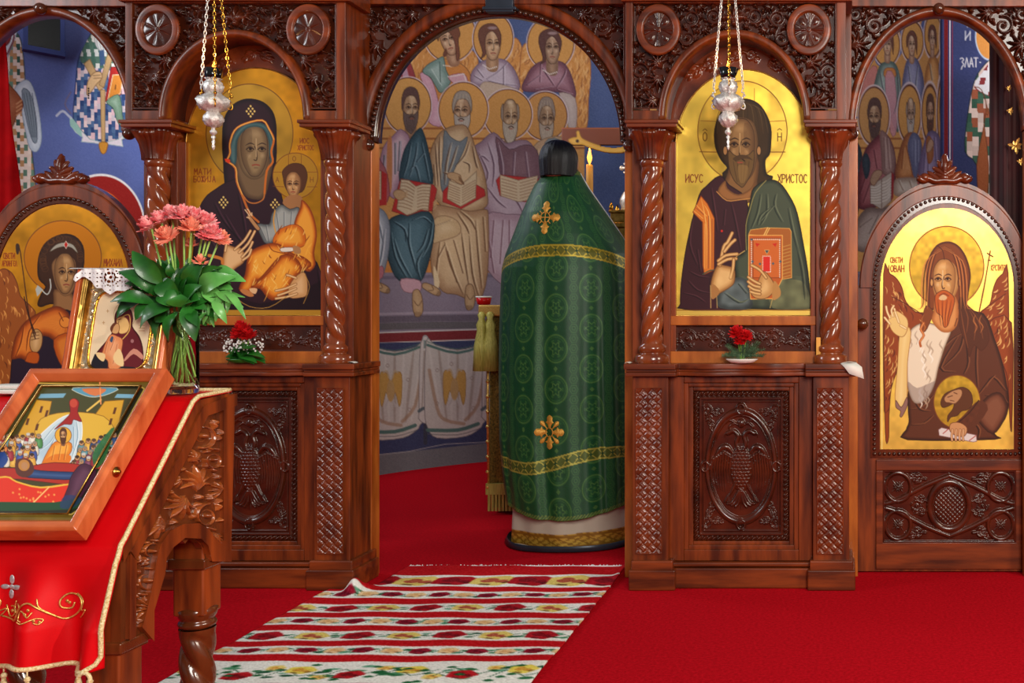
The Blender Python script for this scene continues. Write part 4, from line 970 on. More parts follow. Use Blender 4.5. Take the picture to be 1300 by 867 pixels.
    cv.poly([(590,420),(620,420),(605,448)],(60,80,90),sm=1,edge=(230,180,100),ew=.6); cv.poly([(578,460),(628,460),(628,560),(578,560)],(216,40,30),sm=1)
    for x in range(580,632,11): cv.ell(x,460,3.5,3.5,(244,236,220)); cv.ell(x,562,3.5,3.5,(244,236,220))
    for y in range(470,560,11): cv.ell(578,y,3.5,3.5,(244,236,220)); cv.ell(628,y,3.5,3.5,(244,236,220))
    for x,y in ((505,352),(512,495),(692,495),(560,510),(645,508)): cv.poly([(x-9,y),(x,y-10),(x+9,y),(x,y+10)],(70,96,110),sm=1)
    for q in ([(530,375),(560,380),(540,400)],[(670,375),(640,380),(660,400)]): cv.poly(q,(200,40,20),sm=1)
    cv.line([(585,325),(610,276)],1.2,(244,200,110)); cv.line([(598,325),(622,278)],1,(244,200,110))
    # hands
    s1=(196,146,84); s2=(110,70,34); s3=(236,196,130)
    cv.poly([(250,600),(285,520),(330,520),(390,540),(398,600),(380,650),(300,700),(255,735),(240,680)],s1,edge=s2,ew=.9,lo=(150,104,56),k=4,hi=s3)
    for q in ([(300,520),(325,400),(350,370),(380,310)],[(330,430),(370,380),(398,355)],[(290,490),(340,455),(412,446)],[(292,512),(350,480),(405,476)],[(390,480),(385,540),(370,600)]):
        cv.line(q,4.6,s2); cv.line(q,3.5,s1); cv.line(q,1.2,s3)
    cv.ell(300,620,28,38,s3,a=.7,soft=4); cv.ell(366,590,20,38,s3,a=.7,soft=4)
    cv.poly([(240,700),(255,640),(300,690),(255,740)],(170,120,66))
    cv.poly([(540,640),(580,560),(620,590),(650,640),(640,700),(590,735),(530,730),(500,690)],s1,edge=s2,ew=.9,hi=s3,k=5)
    for q in ([(505,518),(560,550),(600,600)],[(485,595),(520,620),(560,640)],[(484,625),(520,650),(560,660)],[(488,655),(520,675),(560,685)],[(500,690),(530,700),(560,705)]): cv.line(q,4.2,s2); cv.line(q,3.2,s1); cv.line(q,1.2,s3)
    cv.poly([(650,620),(690,670),(690,720),(640,740)],(186,136,74))
    cv.line([(240,650),(242,795)],1,(196,160,96)); cv.line([(280,720),(283,795)],.8,(196,160,96)); cv.line([(640,740),(625,795)],.8,(196,170,96)); cv.ell(313,297,7,7,(220,40,30))
    cv.at(0,0,1); cv.rect(855,394.5,1033,404,(246,208,100),metal=1); cv.line([(858,393.6),(1029,393.6)],.9,(120,70,20))
    cv.text('ИСУС',870.5,221.5,4.4,10,(110,36,20),1.15,gap=.3); cv.text('ХРИСТОС',987.5,221.5,4.1,10.5,(96,50,20),1.15,gap=.33)
    Y=.098; T = thing('panel_icon',(P(944,0,Y)[0],Y,P(0,400,Y)[2]),'arched gold icon of a bearded man holding a jewelled book, in the right bay','icon')
    mp = P
    board('icon_board',mp,944,86,88,186,400.5,Y).build('icon_board','wood2',T)
    place(cv,'painting',mp,Y-.0015,arched(cv,944,85.4,88.8,186,400.5),T)
    mb = MB(); 
    mb.tube([P(1030.2,401,Y-.003)]+[P(1030.2,y,Y-.003) for y in (300,200,188)]+[P(944+86.2*math.cos(t),186-98*math.sin(t),Y-.003) for t in [PI*i/40 for i in range(1,40)]]+[P(857.8,y,Y-.003) for y in (188,200,300,401)],.0022,6,closed=True)
    mb.build('gilt_edge','brass',T,smooth=True)
icon_man()

# ---- right door: winged man with long hair
def icon_winged_man():
    cv = Cv(1116,262,1290,576,1.5,(240,204,92),1); cv.blotch(.1,22,17); cv.blotch(.05,6,18)
    cv.at(1105,255,5.253)
    cv.ell(508,440,248,270,(160,124,36),edge=(150,80,30),ew=1.2,metal=1); cv.blotch(.12,5,15,mask=(((cv.X-1201.7)/46.5)**2+((cv.Y-338.8)/50.5)**2<1))
    W1=(150,66,20); WL=(244,200,120); WD=(86,30,10)
    wing(cv,[(88,485),(130,488),(175,520),(210,580),(235,670),(300,740),(360,760),(340,900),(200,1100),(130,1250),(92,1400)],W1,WL,WD,80,3,1.0)
    wing(cv,[(918,485),(880,488),(840,530),(815,600),(795,690),(730,760),(800,900),(850,1050),(900,1250),(918,1300)],W1,WL,WD,70,5,2.1)
    cv.line([(145,640),(240,690),(350,760)],1,WD); cv.line([(722,750),(800,690),(900,620)],1,WD)
    cv.at(1105,410,5.1)
    wing(cv,[(92,0),(180,80),(170,300),(135,420),(120,600),(118,740),(100,762),(92,500)],W1,WL,WD,50,7,1.5)
    wing(cv,[(912,0),(760,0),(800,120),(850,250),(885,350),(895,500),(905,670),(915,640)],W1,WL,WD,50,8,1.6)
    rb=(96,48,26); rd=(52,22,10); rl=(142,84,50)
    cv.poly([(240,755),(232,690),(250,640),(245,560),(250,420),(330,330),(430,200),(520,40),(560,-60),(730,-60),(800,100),(850,250),(880,400),(893,520),(870,620),(800,715),(805,752)],rb,edge=rd,ew=1.2,lo=rd,k=4)
    cv.folds([[(600,60),(570,180),(460,290)],[(610,80),(630,250),(600,330)],[(690,80),(680,260),(690,420)],[(870,440),(790,350),(740,420)],[(430,200),(520,110),(600,60)],[(260,660),(340,650),(400,600)],[(250,560),(330,540),(400,470)],[(690,470),(760,380),(800,340)],[(660,640),(700,690),(690,750)],[(560,90),(450,290),(540,315)],[(280,500),(320,560),(380,570)],[(740,470),(830,470),(880,520)]],rd,rl,1.6,.75)
    cv.poly([(690,560),(760,470),(840,450),(890,540),(860,640),(790,720),(700,640)],(108,56,34),lo=rd,k=5,hi=(140,88,62))
    # pale fleece
    cv.poly([(250,60),(330,0),(420,10),(470,50),(525,40),(480,160),(440,290),(420,380),(380,470),(320,520),(270,500),(235,380),(230,200)],(240,226,200),lo=(170,150,130),k=3,edge=(120,90,60),ew=.8)
    r = random.Random(2)
    for i in range(30):
        x,y = r.uniform(250,470),r.uniform(40,470)
        if x > 500-(y)*.28: continue
        cv.line([(x,y),(x-14,y+30),(x+6,y+60),(x-6,y+88)],2.0,(186,164,140) if i%3 else (255,250,236),a=.85,taper=2)
    cv.poly([(240,380),(300,420),(380,390),(420,380),(380,470),(320,520),(270,500)],(130,112,108),a=.5)
    # raised arm, left of picture
    sk=(240,206,130); sd=(170,110,50)
    cv.poly([(160,450),(175,280),(190,60),(225,20),(262,60),(240,250),(238,440),(232,500),(200,545),(165,520)],sk,edge=sd,ew=.8,hi=(252,232,170),k=5)
    cv.poly([(165,500),(200,545),(235,480),(240,530),(205,605),(190,600),(195,570),(165,545)],(150,110,100),edge=(80,40,30),ew=.7)
    cv.at(1105,255,5.253)
    cv.poly([(120,790),(150,740),(180,735),(240,780),(250,840),(225,900),(185,900),(140,860)],sk,edge=sd,ew=.8)
    for q in ([(130,780),(112,740),(105,705)],[(150,770),(140,730),(155,700)],[(170,770),(165,740),(160,720)],[(190,810),(165,740)],[(130,820),(105,790),(95,778)],[(200,830),(235,850)]): cv.line(q,3,sd); cv.line(q,2.1,(250,226,170))
    # hair, face, beard
    hr=(134,66,24); hd=(80,32,10); hl=(214,132,66)
    cv.poly([(375,540),(372,450),(395,370),(440,300),(500,275),(560,285),(610,330),(645,400),(665,490),(655,590),(640,690),(640,740),(590,720),(430,720),(385,740),(380,600)],hr,edge=hd,ew=1.1,lo=hd,k=3)
    cv.poly([(600,640),(650,700),(720,760),(770,830),(790,930),(740,1000),(690,960),(660,1040),(640,960),(600,860),(580,740)],(88,42,20),edge=hd,ew=.8)
    for q_ in ([(620,700),(650,780),(640,880)],[(660,730),(700,820),(690,930)],[(640,690),(720,800),(750,920)],[(600,720),(620,840),(650,980)]): cv.line(q_,1.2,(150,84,44),taper=2,a=.8)
    cv.poly([(372,700),(345,780),(330,860),(365,870),(400,800),(420,740)],hr,edge=hd,ew=.7)
    skf=(222,166,96)
    cv.poly([(420,740),(440,640),(570,640),(585,800),(540,870),(470,870),(410,800)],(222,150,84),lo=(170,96,40),k=5)
    cv.poly([(415,470),(440,415),(490,395),(545,410),(580,460),(592,540),(570,620),(530,680),(500,700),(460,680),(425,620),(412,540)],skf,lo=(166,110,56),k=5,hi=(240,200,140))
    for x in (408,592): cv.ell(x,545,10,28,(220,160,90),edge=hd,ew=.7)
    face(cv,1105+492/5.253,255+535/5.253,16.5,26.5,d=-.35,skin=skf,dark=(168,112,58),style='none',light=(250,226,180),neck=False,lw=1.0,line=(70,30,12))
    cv.poly([(430,640),(460,605),(490,595),(525,610),(560,650),(550,720),(530,780),(515,830),(490,840),(475,770),(440,740)],(196,92,26),edge=hd,ew=.7)
    cv.poly([(455,650),(480,625),(510,640),(500,660),(470,662)],(226,190,140)); cv.line([(460,632),(490,618),(520,634)],1.5,(140,60,20)); 
    for i in range(7): cv.line([(450+i*15,660),(455+i*12,730),(462+i*9,780),(470+i*7,835)],.9,(240,150,70) if i%2 else hd,a=.8,taper=2)
    for s in (-1,1):
        for i in range(6): cv.line([(492,300+i*4),(492+s*(50+i*14),340+i*12),(492+s*(85+i*13),450+i*20),(492+s*(100+i*10),600+i*20),(492+s*(95+i*16),720)],1.5,hl if i%2 else hd,a=.85,taper=2)
    cv.line([(445,300),(480,330),(492,390)],1,hd)
    for x,d_ in ((355,-1),(700,1),(740,1)): cv.line([(x,760),(x-14,800),(x+10,840),(x-8,880)],1.4,hl,a=.7,taper=2)
    cv.at(1105,410,5.1)
    cv.line([(345,0),(325,40),(345,80),(320,120),(325,150)],3,(186,96,40)); cv.line([(345,0),(325,40),(345,80),(320,120)],1,(236,160,90))
    cv.line([(545,20),(560,-30)],1,hd)
    # second halo with small head, scroll and hand
    cv.ell(560,510,150,172,(186,150,50),edge=(130,70,24),ew=1,metal=1); cv.poly([(520,680),(600,600),(700,500),(760,560),(640,700)],rb)
    cv.blotch(.12,4,19,mask=(((cv.X-1214.8)/29)**2+((cv.Y-510)/33)**2<1))
    cv.poly([(455,510),(480,460),(540,430),(600,415),(650,450),(660,520),(630,560),(590,570),(560,600),(520,610),(500,640),(500,600),(530,560),(540,520),(500,540),(465,545)],(96,52,24),edge=(60,26,10),ew=.7)
    cv.poly([(480,480),(530,440),(585,430),(590,470),(550,520),(510,515),(485,510)],(190,140,96),edge=(96,52,24),ew=.6); cv.line([(500,480),(530,470)],1,(80,40,20)); cv.line([(540,450),(560,458)],1,(80,40,20)); cv.line([(515,500),(540,505)],.8,(80,40,20))
    cv.line([(560,650),(640,580),(700,500)],1.2,rd)
    cv.poly([(440,690),(460,677),(685,725),(688,765),(665,770),(445,728)],(226,216,214),sm=1,edge=(130,90,90),ew=.8); cv.line([(470,715),(505,685)],1,(170,50,40)); cv.line([(640,760),(680,730)],1,(170,50,40))
    cv.poly([(520,650),(580,645),(625,680),(610,730),(560,730),(515,700)],(206,150,100),edge=(110,60,30),ew=.8)
    for x in (530,555,580,602): cv.line([(x,690),(x-4,730),(x-2,760)],3,(110,60,30)); cv.line([(x,690),(x-4,730),(x-2,758)],2.2,(222,172,124))
    # staff
    cv.at(1105,255,5.253); cv.line([(722,750),(760,560),(798,335)],1.5,(110,40,16)); cv.line([(778,350),(815,372)],1.6,(110,40,16)); cv.line([(785,395),(798,398)],1.3,(110,40,16))
    cv.at(0,0,1); red=(140,50,16)
    cv.text('СВЕТИ',1130,327,2.5,6.5,red,.95,gap=.3); cv.text('ЈОВАН',1126,337,3.5,8,red,1.05,gap=.3); cv.text('КРСТИТЕЉ',1258,336.5,2.1,7,red,.8,gap=.25)
    cv.line([(1119.5,575),(1119.5,366)],1,(250,230,150)); cv.rect(1117,571,1290,577,(246,206,110),metal=1)
    T=thing('door_icon',(mpdr(1202,0,YD)[0],YD,mpdr(0,573,YD)[2]),'arched gold icon of a long-haired winged bearded man, in the right side door','icon')
    Y = YD-.004; x = lambda px,py,Yy: P(px,py,YD)
    board('icon_board',lambda a,b,c:P(a,b,YD),1202,85,264,366,573,Y,.004).build('icon_board','wood2',T)
    xx,yy,zz = P(cv.X,cv.Y,YD); W = np.stack([xx,np.full(cv.X.shape,Y-.001),zz],-1)
    grid_mesh('painting',W,cv.C,arched(cv,1202,85,264,366,573),'icon',T)
icon_winged_man()

# ---- left door: young winged figure
def icon_young():
    cv = Cv(-12,256,166,576,1.4,(222,150,38),1); cv.blotch(.14,22,27); cv.blotch(.05,6,28)
    cv.at(0,240,5.418)
    cv.ell(438,470,265,252,(224,136,36),edge=(110,60,20),ew=1.1,metal=1)
    wing(cv,[(0,560),(40,548),(90,580),(125,650),(150,740),(230,820),(240,900),(100,1300),(0,1500),(-60,1500),(-60,600)],(150,80,28),(230,160,80),(90,40,14),80,13,1.1)
    wing(cv,[(640,800),(720,740),(790,650),(850,600),(890,700),(890,1500),(760,1300),(680,1000)],(150,80,28),(230,160,80),(90,40,14),50,14,2.0)
    hr=(62,34,16); 
    cv.poly([(265,540),(280,440),(330,360),(430,312),(520,325),(575,390),(585,480),(575,560),(545,640),(530,700),(500,780),(350,790),(290,810),(265,790),(290,720),(320,670),(275,620)],hr,edge=(34,16,6),ew=1,lo=(40,20,8),k=3)
    r = random.Random(9)
    for i in range(26):
        a = r.uniform(2.6,6.6); x,y = 430+130*math.cos(a),480+140*math.sin(a); cv.ell(x,y,22,20,None,edge=(100,62,30),ew=.7,a=.6)
    cv.poly([(380,690),(375,790),(340,850),(420,900),(520,880),(530,800),(500,720)],(150,106,62),lo=(100,64,34),k=5)
    cv.poly([(362,520),(372,600),(395,680),(440,735),(490,725),(520,670),(528,560),(520,490),(470,455),(400,470)],(180,134,80),lo=(112,76,44),k=5,hi=(222,180,124))
    face(cv,0+452/5.418,240+585/5.418,15,25,d=.45,skin=(180,134,80),dark=(118,82,48),style='none',light=(232,196,140),neck=False,lw=1.0,line=(50,26,12))
    cv.poly([(350,430),(390,385),(450,368),(510,385),(540,440),(500,405),(455,395),(400,405)],(170,166,150),edge=(90,80,60),ew=.6); cv.poly([(445,383),(460,358),(474,383),(460,410)],(196,30,20),sm=1,edge=(220,210,190),ew=.7)
    cv.line([(350,620),(355,680),(330,725),(290,690)],1.4,(200,206,196)); cv.poly([(250,690),(265,660),(300,690),(280,720),(262,740)],(180,186,176),sm=1)
    cv.at(0,390,2.891*1.0); 
    o=(186,84,20); od=(110,44,10); oh=(232,140,50)
    cv.poly([(60,140),(110,60),(190,20),(250,10),(330,60),(420,160),(440,560),(40,560),(42,260)],(38,26,42),edge=(20,10,10),ew=1)
    cv.poly([(45,180),(60,110),(100,50),(180,5),(225,0),(262,40),(262,140),(240,200),(200,120),(150,110),(130,200),(80,186),(52,190)],o,edge=od,ew=1,hi=oh,k=6,lo=od)
    for a in range(9):
        t = a*.7; cv.line([(242,55),(242-60*math.cos(t*.35),55+44*math.sin(t*.35)-6)],1.1,oh,taper=1)
    cv.ell(242,55,20,20,oh,edge=od,ew=.8)
    cv.poly([(200,120),(262,100),(250,216),(220,200)],o,edge=od,ew=.8,hi=oh,k=4)
    cv.folds([[(90,70),(80,130),(60,180)],[(150,30),(110,90),(100,160)],[(220,20),(235,50)]],od,oh,1.3,.8)
    cv.poly([(260,40),(330,30),(400,110),(420,300),(330,300),(280,160)],o,edge=od,ew=1,hi=oh,k=6)
    cv.poly([(112,130),(122,90),(140,80),(158,100),(156,140),(140,165),(120,160)],(190,146,88),edge=(90,50,24),ew=.9,hi=(228,186,130),k=4)
    for y in (90,102,114): cv.line([(118,y+6),(146,y)],1,(110,70,36))
    cv.poly([(98,190),(110,165),(145,170),(140,205),(100,200)],o,edge=od,ew=.8)
    cv.line([(92,-38),(108,30),(134,100)],1.4,(50,26,16)); 
    cv.at(0,0,1); cv.line([(23,312),(27,320),(38,400),(46,430)],1.4,(60,30,16)); cv.poly([(21,312),(23,309),(26,312),(25,322),(22,322)],(60,40,26))
    red=(130,44,14); cv.text('СВЕТИ',5.5,321.5,2.3,7,red,.95,gap=.3); cv.text('АРХАНГЕЛ',4,331,1.9,7,red,.8,gap=.25); cv.text('МИХАИЛ',133,329,3.1,9,red,1,gap=.3)
    T=thing('door_icon',(mpdl(1202,0,YD)[0],YD,mpdl(0,573,YD)[2]),'arched gold icon of a winged young figure in orange cloak, in the left side door','icon')
    Y = YD-.004
    board('icon_board',lambda a,b,c:P(a,b,YD),81,85,259,366,573,Y,.004).build('icon_board','wood2',T)
    xx,yy,zz = P(cv.X,cv.Y,YD); W = np.stack([xx,np.full(cv.X.shape,Y-.001),zz],-1)
    grid_mesh('painting',W,cv.C,arched(cv,81,85,259,366,573),'icon',T)
icon_young()
# ------------------------------------------------------------------ fresco on the curved wall
def mural():
    cv = Cv(436,-72,1202,614,1.0,(66,84,132)); cv.blotch(.08,30,41)
    HC_=(214,150,72); lav=(150,138,156)
    # lower zone first
    cv.rect(436,150,742,345,(214,150,76)); cv.rect(1030,150,1210,345,(214,150,76))
    for y in (163,176,188): cv.line([(436,y),(742,y)],2.2,(150,80,34)); cv.line([(1030,y),(1210,y)],2.2,(150,80,34))
    cv.rect(436,330,742,347,(206,128,54)); cv.line([(436,331),(742,329)],1.5,(120,60,26))
    cv.rect(436,346,1210,424,(134,122,140))
    for y0,c,w in ((352,(108,98,118),4),(398,(164,152,168),3),(405,(96,86,100),8),(414,(92,88,92),9)): cv.line([(436,y0+2),(640,y0-2),(1210,y0-2)],w,c)
    def slope(y): return [(436,y+3),(520,y),(630,y-3.5),(760,y-6),(1210,y-8)]
    cv.line(slope(428),13,(120,30,34)); cv.line(slope(421),1.4,(226,222,216)); cv.line(slope(434),1.4,(226,222,216)); cv.line(slope(443),16,(46,56,96)); 
    cv.poly([(436,436),(640,432),(1210,428),(1210,560),(640,566),(436,590)],(46,54,92),sm=1)
    cv.poly([(436,582),(520,573),(640,560),(1210,556),(1210,640),(436,640)],(106,108,112),sm=1); cv.line([(436,582),(520,573),(640,560),(1210,556)],1,(170,170,168))
    # painted hanging cloth: swags
    cl=(206,200,192); cs=(150,132,118); gn=(74,112,104)
    for k in range(-1,9):
        x0 = 461+k*80.; x1 = x0+80; dy = -k*2.0 if k<3 else -6-(k-3)*.6
        cv.poly([(x0,436+dy),(x0+12,440+dy),(x0+40,446+dy),(x0+68,440+dy),(x1,434+dy),(x1+1,520+dy),(x1-8,540+dy),(x1-12,546+dy),(x0+50,556+dy),(x0+14,558+dy),(x0+2,545+dy),(x0-2,520+dy)],cl,sm=3,edge=(110,100,100),ew=.8)
        for j in range(7):
            a = x0+4+j*12; b = x0+40+(j-3)*7; cv.line([(a,446+dy),((a+b)/2,490+dy),(b,535+dy)],2.6,cs if j%2 else (226,222,214),a=.55,taper=2,soft=2)
        cv.line([(x0+4,472+dy),(x0+14,520+dy),(x0+24,535+dy),(x0+48,540+dy)],3,(160,118,84),a=.6,soft=2); cv.line([(x1-6,472+dy),(x1-14,515+dy),(x1-30,535+dy)],3,(160,118,84),a=.6,soft=2)
        cv.line([(x0+2,440+dy),(x0+40,450+dy),(x1-2,438+dy)],3.2,gn); cv.line([(x0+2,436+dy),(x0+40,445+dy),(x1-2,434+dy)],.8,gn)
        cv.line([(x0+2,548+dy),(x0+40,548+dy),(x1-14,540+dy)],4.6,gn); cv.line([(x0+2,553+dy),(x0+40,554+dy),(x1-12,546+dy)],.8,(90,90,92))
        ex,ey = x0+35+(1 if k else 0),494+dy
        for s in (-1,1):
            cv.poly([(ex+s*2,ey-14),(ex+s*8,ey-22),(ex+s*14,ey-18),(ex+s*14,ey+8),(ex+s*11,ey+22),(ex+s*6,ey+4),(ex+s*3,ey+10)],(206,158,72),edge=(150,108,48),ew=.6)
            cv.line([(ex+s*2,ey-14),(ex+s*5,ey-23),(ex+s*9,ey-21)],2,(198,176,140)); cv.line([(ex+s*2,ey+10),(ex+s*6,ey+22)],2,(196,190,186))
        cv.ell(ex,ey+2,5,14,(196,158,96)); 
        for a,b in ((-22,-22),(22,-12),(-4,-30),(24,26),(-22,20)): cv.ell(ex+a,ey+b,1.8,2,None,edge=(150,130,120),ew=.6)
        cv.poly([(x1-7,436+dy),(x1+5,436+dy),(x1+9,520+dy),(x1+6,532+dy),(x1,538+dy),(x1-9,532+dy),(x1-9,520+dy)],(214,208,202),edge=(120,110,108),ew=.8)
        for j in (-4,0,4): cv.line([(x1+j*.6,446+dy),(x1+j*1.3,520+dy)],1.4,cs,a=.6,soft=1)
        cv.line([(x1-9,522+dy),(x1-2,518+dy),(x1+6,522+dy)],4,(86,100,104)); cv.ell(x1-1,430+dy,3,4,None,edge=(170,176,180),ew=1); cv.rect(x1-3,432+dy,x1+1,442+dy,(120,140,136))
        cv.line([(x1-1,540+dy),(x1-1,562+dy)],5,(46,50,66))
    cv.at(0,0,1)
    # ---- three standing winged figures at the top (left group)
    WB=(212,140,66); WLt=(236,180,110); WDk=(150,84,44)
    cv.at(470,10,5.1)
    wing(cv,[(240,340),(300,250),(400,180),(520,200),(640,260),(700,340),(680,500),(600,640),(440,640),(340,520),(280,440)],WB,WLt,WDk,120,21,1.4)
    cv.poly([(130,520),(200,380),(235,310),(290,440),(280,500)],(150,50,56),edge=(90,30,40),ew=.8); cv.line([(215,380),(230,440)],6,(196,150,170),soft=2)
    cv.at(600,10,5.1)
    wing(cv,[(240,240),(280,195),(320,260),(330,400),(320,560),(200,560),(180,400)],WB,WLt,WDk,50,22,1.5)
    wing(cv,[(330,240),(370,240),(420,330),(380,440),(310,520),(310,330)],WB,WLt,WDk,40,23,1.9)
    wing(cv,[(640,240),(710,250),(755,310),(765,420),(750,600),(740,770),(680,770),(660,600),(600,400)],WB,WLt,WDk,90,24,1.5)
    cv.at(470,10,5.1)
    halo(cv,515,170,165,178,HC_,T=True); 
    cv.at(600,10,5.1); halo(cv,133,200,128,165,HC_,T=True); halo(cv,505,230,150,172,HC_,T=True)
    # garments
    def bust(L,R,top,bot,c,hi,lo,x0,k): pass
    cv.at(470,10,5.1)
    cv.poly([(330,440),(360,380),(420,340),(500,330),(600,370),(650,440),(660,560),(560,640),(380,740),(340,600)],(206,128,56),edge=(110,60,30),ew=.8)
    cv.poly([(325,450),(345,420),(400,470),(440,600),(470,760),(380,740),(400,620)],(214,160,176),edge=(130,70,84),ew=.7,hi=(236,196,206),k=5)
    cv.poly([(340,415),(370,370),(440,330),(475,320),(490,400),(520,480),(460,550),(420,500),(390,450)],(112,142,132),edge=(50,76,70),ew=.8,hi=(176,198,190),k=5)
    cv.line([(450,350),(455,500)],1,(50,76,70)); cv.line([(400,400),(460,500)],1.4,(190,210,200))
    cv.poly([(505,445),(605,425),(630,490),(560,500)],(212,160,170),edge=(140,60,60),ew=.7)
    for q in ([(475,372),(530,380),(575,350)],[(505,445),(560,438),(608,425)],[(608,430),(622,480)],[(680,490),(720,475)]):
        for p in along(q,12): cv.ell(p[0],p[1],4,4,(248,240,230))
    face(cv,470+510/5.1,10+208/5.1,12.5,20,d=-.1,skin=(206,162,124),dark=(150,104,74),style='none',tilt=-.22,lw=1.1); 
    cv.poly([(430,165),(450,120),(510,95),(560,110),(582,170),(570,210),(580,310),(560,340),(552,250),(530,180),(490,150),(450,175),(440,215)],(112,62,42),edge=(70,34,24),ew=.7); cv.poly([(470,300),(490,260),(500,300),(480,320)],(100,56,38))
    cv.at(600,10,5.1)
    cv.poly([(-10,430),(30,370),(90,335),(180,330),(240,360),(290,440),(300,530),(200,560),(100,520),(0,500)],(168,146,160),edge=(96,76,92),ew=.8,hi=(206,190,202),k=6,lo=(126,100,120))
    cv.folds([[(90,460),(160,420),(220,360)],[(95,470),(180,490),(280,500)],[(200,380),(200,500)],[(30,400),(70,450)],[(10,440),(60,470)]],(96,76,92),(222,210,222),1.3,.8)
    cv.poly([(60,490),(110,480),(290,530),(300,600),(80,600),(40,540)],(196,170,146),edge=(130,104,84),ew=.6)
    cv.poly([(320,530),(350,440),(390,380),(450,345),(560,345),(610,380),(650,470),(665,580),(560,545),(430,545)],(134,84,96),edge=(76,40,54),ew=.8,hi=(178,134,148),k=7,lo=(96,54,68))
    cv.folds([[(440,360),(435,480)],[(540,520),(590,440),(600,400)],[(530,510),(470,420),(450,390)],[(545,530),(640,560)],[(350,500),(430,440)],[(520,510),(400,530)]],(76,40,54),(196,160,174),1.3,.8)
    cv.poly([(560,550),(665,585),(670,770),(620,770),(600,640)],(186,166,158),edge=(130,104,96),ew=.7,hi=(214,198,188),k=5)
    for cx,cy in ((133,235),(510,250)):
        cv.at(600,10,5.1)
    face(cv,600+128/5.1,10+238/5.1,12.5,20,d=.3,skin=(206,162,120),dark=(150,108,76),style='none',lw=1.1)
    face(cv,600+515/5.1,10+262/5.1,12,20,d=.1,skin=(176,138,108),dark=(126,92,70),style='none',lw=1.1)
    for ox,oy in ((0,0),(390,34)):
        cv.poly([(ox+50,oy+330),(ox+65,oy+290),(ox+38,oy+190),(ox+50,oy+130),(ox+100,oy+102),(ox+150,oy+112),(ox+185,oy+180),(ox+175,oy+250),(ox+165,oy+200),(ox+130,oy+150),(ox+90,oy+175),(ox+80,oy+240),(ox+85,oy+300)],(100,58,44) if not ox else (84,50,44),edge=(60,30,24),ew=.7)
        cv.ell(ox+128,oy+130,30,10,(170,140,140),a=.8); 
        for p in along([(ox+68,oy+370),(ox+110,oy+396),(ox+160,oy+380)],12): cv.ell(p[0],p[1],4,4,(248,236,226))
    # ---- seated men, first row
    cv.at(470,10,5.1)
    halo(cv,420-420+780/1+470-470-0+0-0,0,1,1) if False else None
    cv.at(600,10,5.1); halo(cv,470,700,142,155,(196,134,66),T=True); halo(cv,228,690,155,162,(202,140,66),T=True)
    cv.at(470,10,5.1); halo(cv,603,660,158,178,HC_,T=True); halo(cv,243,632,150,180,(218,156,76),T=True)
    face(cv,470+262/5.1,10+655/5.1,11.5,21,d=.4,skin=(200,162,118),dark=(140,100,70),hair=(84,56,50),style='short',beard=(96,78,72),lw=1.1)
    face(cv,470+596/5.1,10+672/5.1,12.5,20,d=-.4,skin=(196,156,116),dark=(136,98,70),hair=(150,138,124),style='short',beard=(176,164,150),lw=1.1)
    cv.at(600,10,5.1)
    face(cv,600+243/5.1,10+715/5.1,11.5,23,d=.35,skin=(180,144,104),dark=(126,94,66),hair=(140,124,108),style='bald',beard=(166,152,134),lw=1.1)
    face(cv,600+478/5.1,10+725/5.1,11,22,d=.35,skin=(164,128,94),dark=(112,84,60),hair=(136,118,104),style='short',beard=(164,146,126),lw=1.1)
    cv.at(470,170,5.1)
    pk=(206,166,176); bl=(52,84,96); tn=(200,164,120); gy=(112,122,126); lv=(166,138,150); mv=(112,76,84)
    # far right man
    cv.poly([(1010,200),(1060,80),(1130,30),(1240,20),(1300,100),(1360,300),(1380,500),(1100,600),(1040,400)],(186,150,112),edge=(110,78,50),ew=.8,hi=(214,184,146),k=8); cv.poly([(1130,60),(1230,40),(1280,200),(1200,260)],(124,132,134),edge=(70,76,80),ew=.7)
    cv.folds([[(1080,100),(1100,300)],[(1150,80),(1200,240)],[(1060,200),(1080,400)]],(120,86,56),(222,196,160),1.4,.7)
    # third man: lavender with dark tunic
    cv.poly([(670,110),(720,50),(800,-10),(880,60),(960,40),(1040,60),(1100,200),(1120,420),(1000,560),(880,600),(760,520),(700,360)],lv,edge=(96,70,84),ew=.8,hi=(194,172,182),k=9,lo=(128,98,112))
    cv.poly([(815,20),(900,100),(1000,70),(1080,110),(1110,300),(1030,330),(860,290),(830,150)],mv,edge=(60,34,42),ew=.7,hi=(136,100,106),k=9)
    cv.folds([[(760,60),(800,200),(790,340)],[(700,120),(760,250),(740,330)],[(820,60),(850,200),(850,300)],[(930,120),(920,270)],[(1000,120),(1020,280)],[(760,350),(820,430),(880,480)],[(870,360),(950,440),(990,520)],[(680,160),(720,140),(770,180)]],(96,66,82),(206,188,198),1.6,.75)
    cv.poly([(760,520),(880,520),(1000,560),(960,900),(900,1000),(760,880),(740,700)],(170,138,150),edge=(96,70,84),ew=.8,hi=(198,176,186),k=8); cv.folds([[(800,560),(780,800)],[(860,560),(840,840)],[(900,560),(900,860)],[(770,700),(800,900)]],(110,66,80),(206,188,198),1.5,.8)
    cv.poly([(815,300),(845,265),(1090,290),(1080,440),(1000,440),(840,400)],(190,40,36),sm=1,edge=(110,20,20),ew=.6); cv.poly([(840,265),(960,300),(1085,270),(1070,420),(960,440),(845,400)],(214,190,152),sm=1,edge=(130,100,70),ew=.7)
    for i in range(6): cv.line([(850,290+i*20),(950,318+i*20)],.8,(150,108,74)); cv.line([(970,318+i*20),(1070,290+i*20)],.8,(150,108,74))
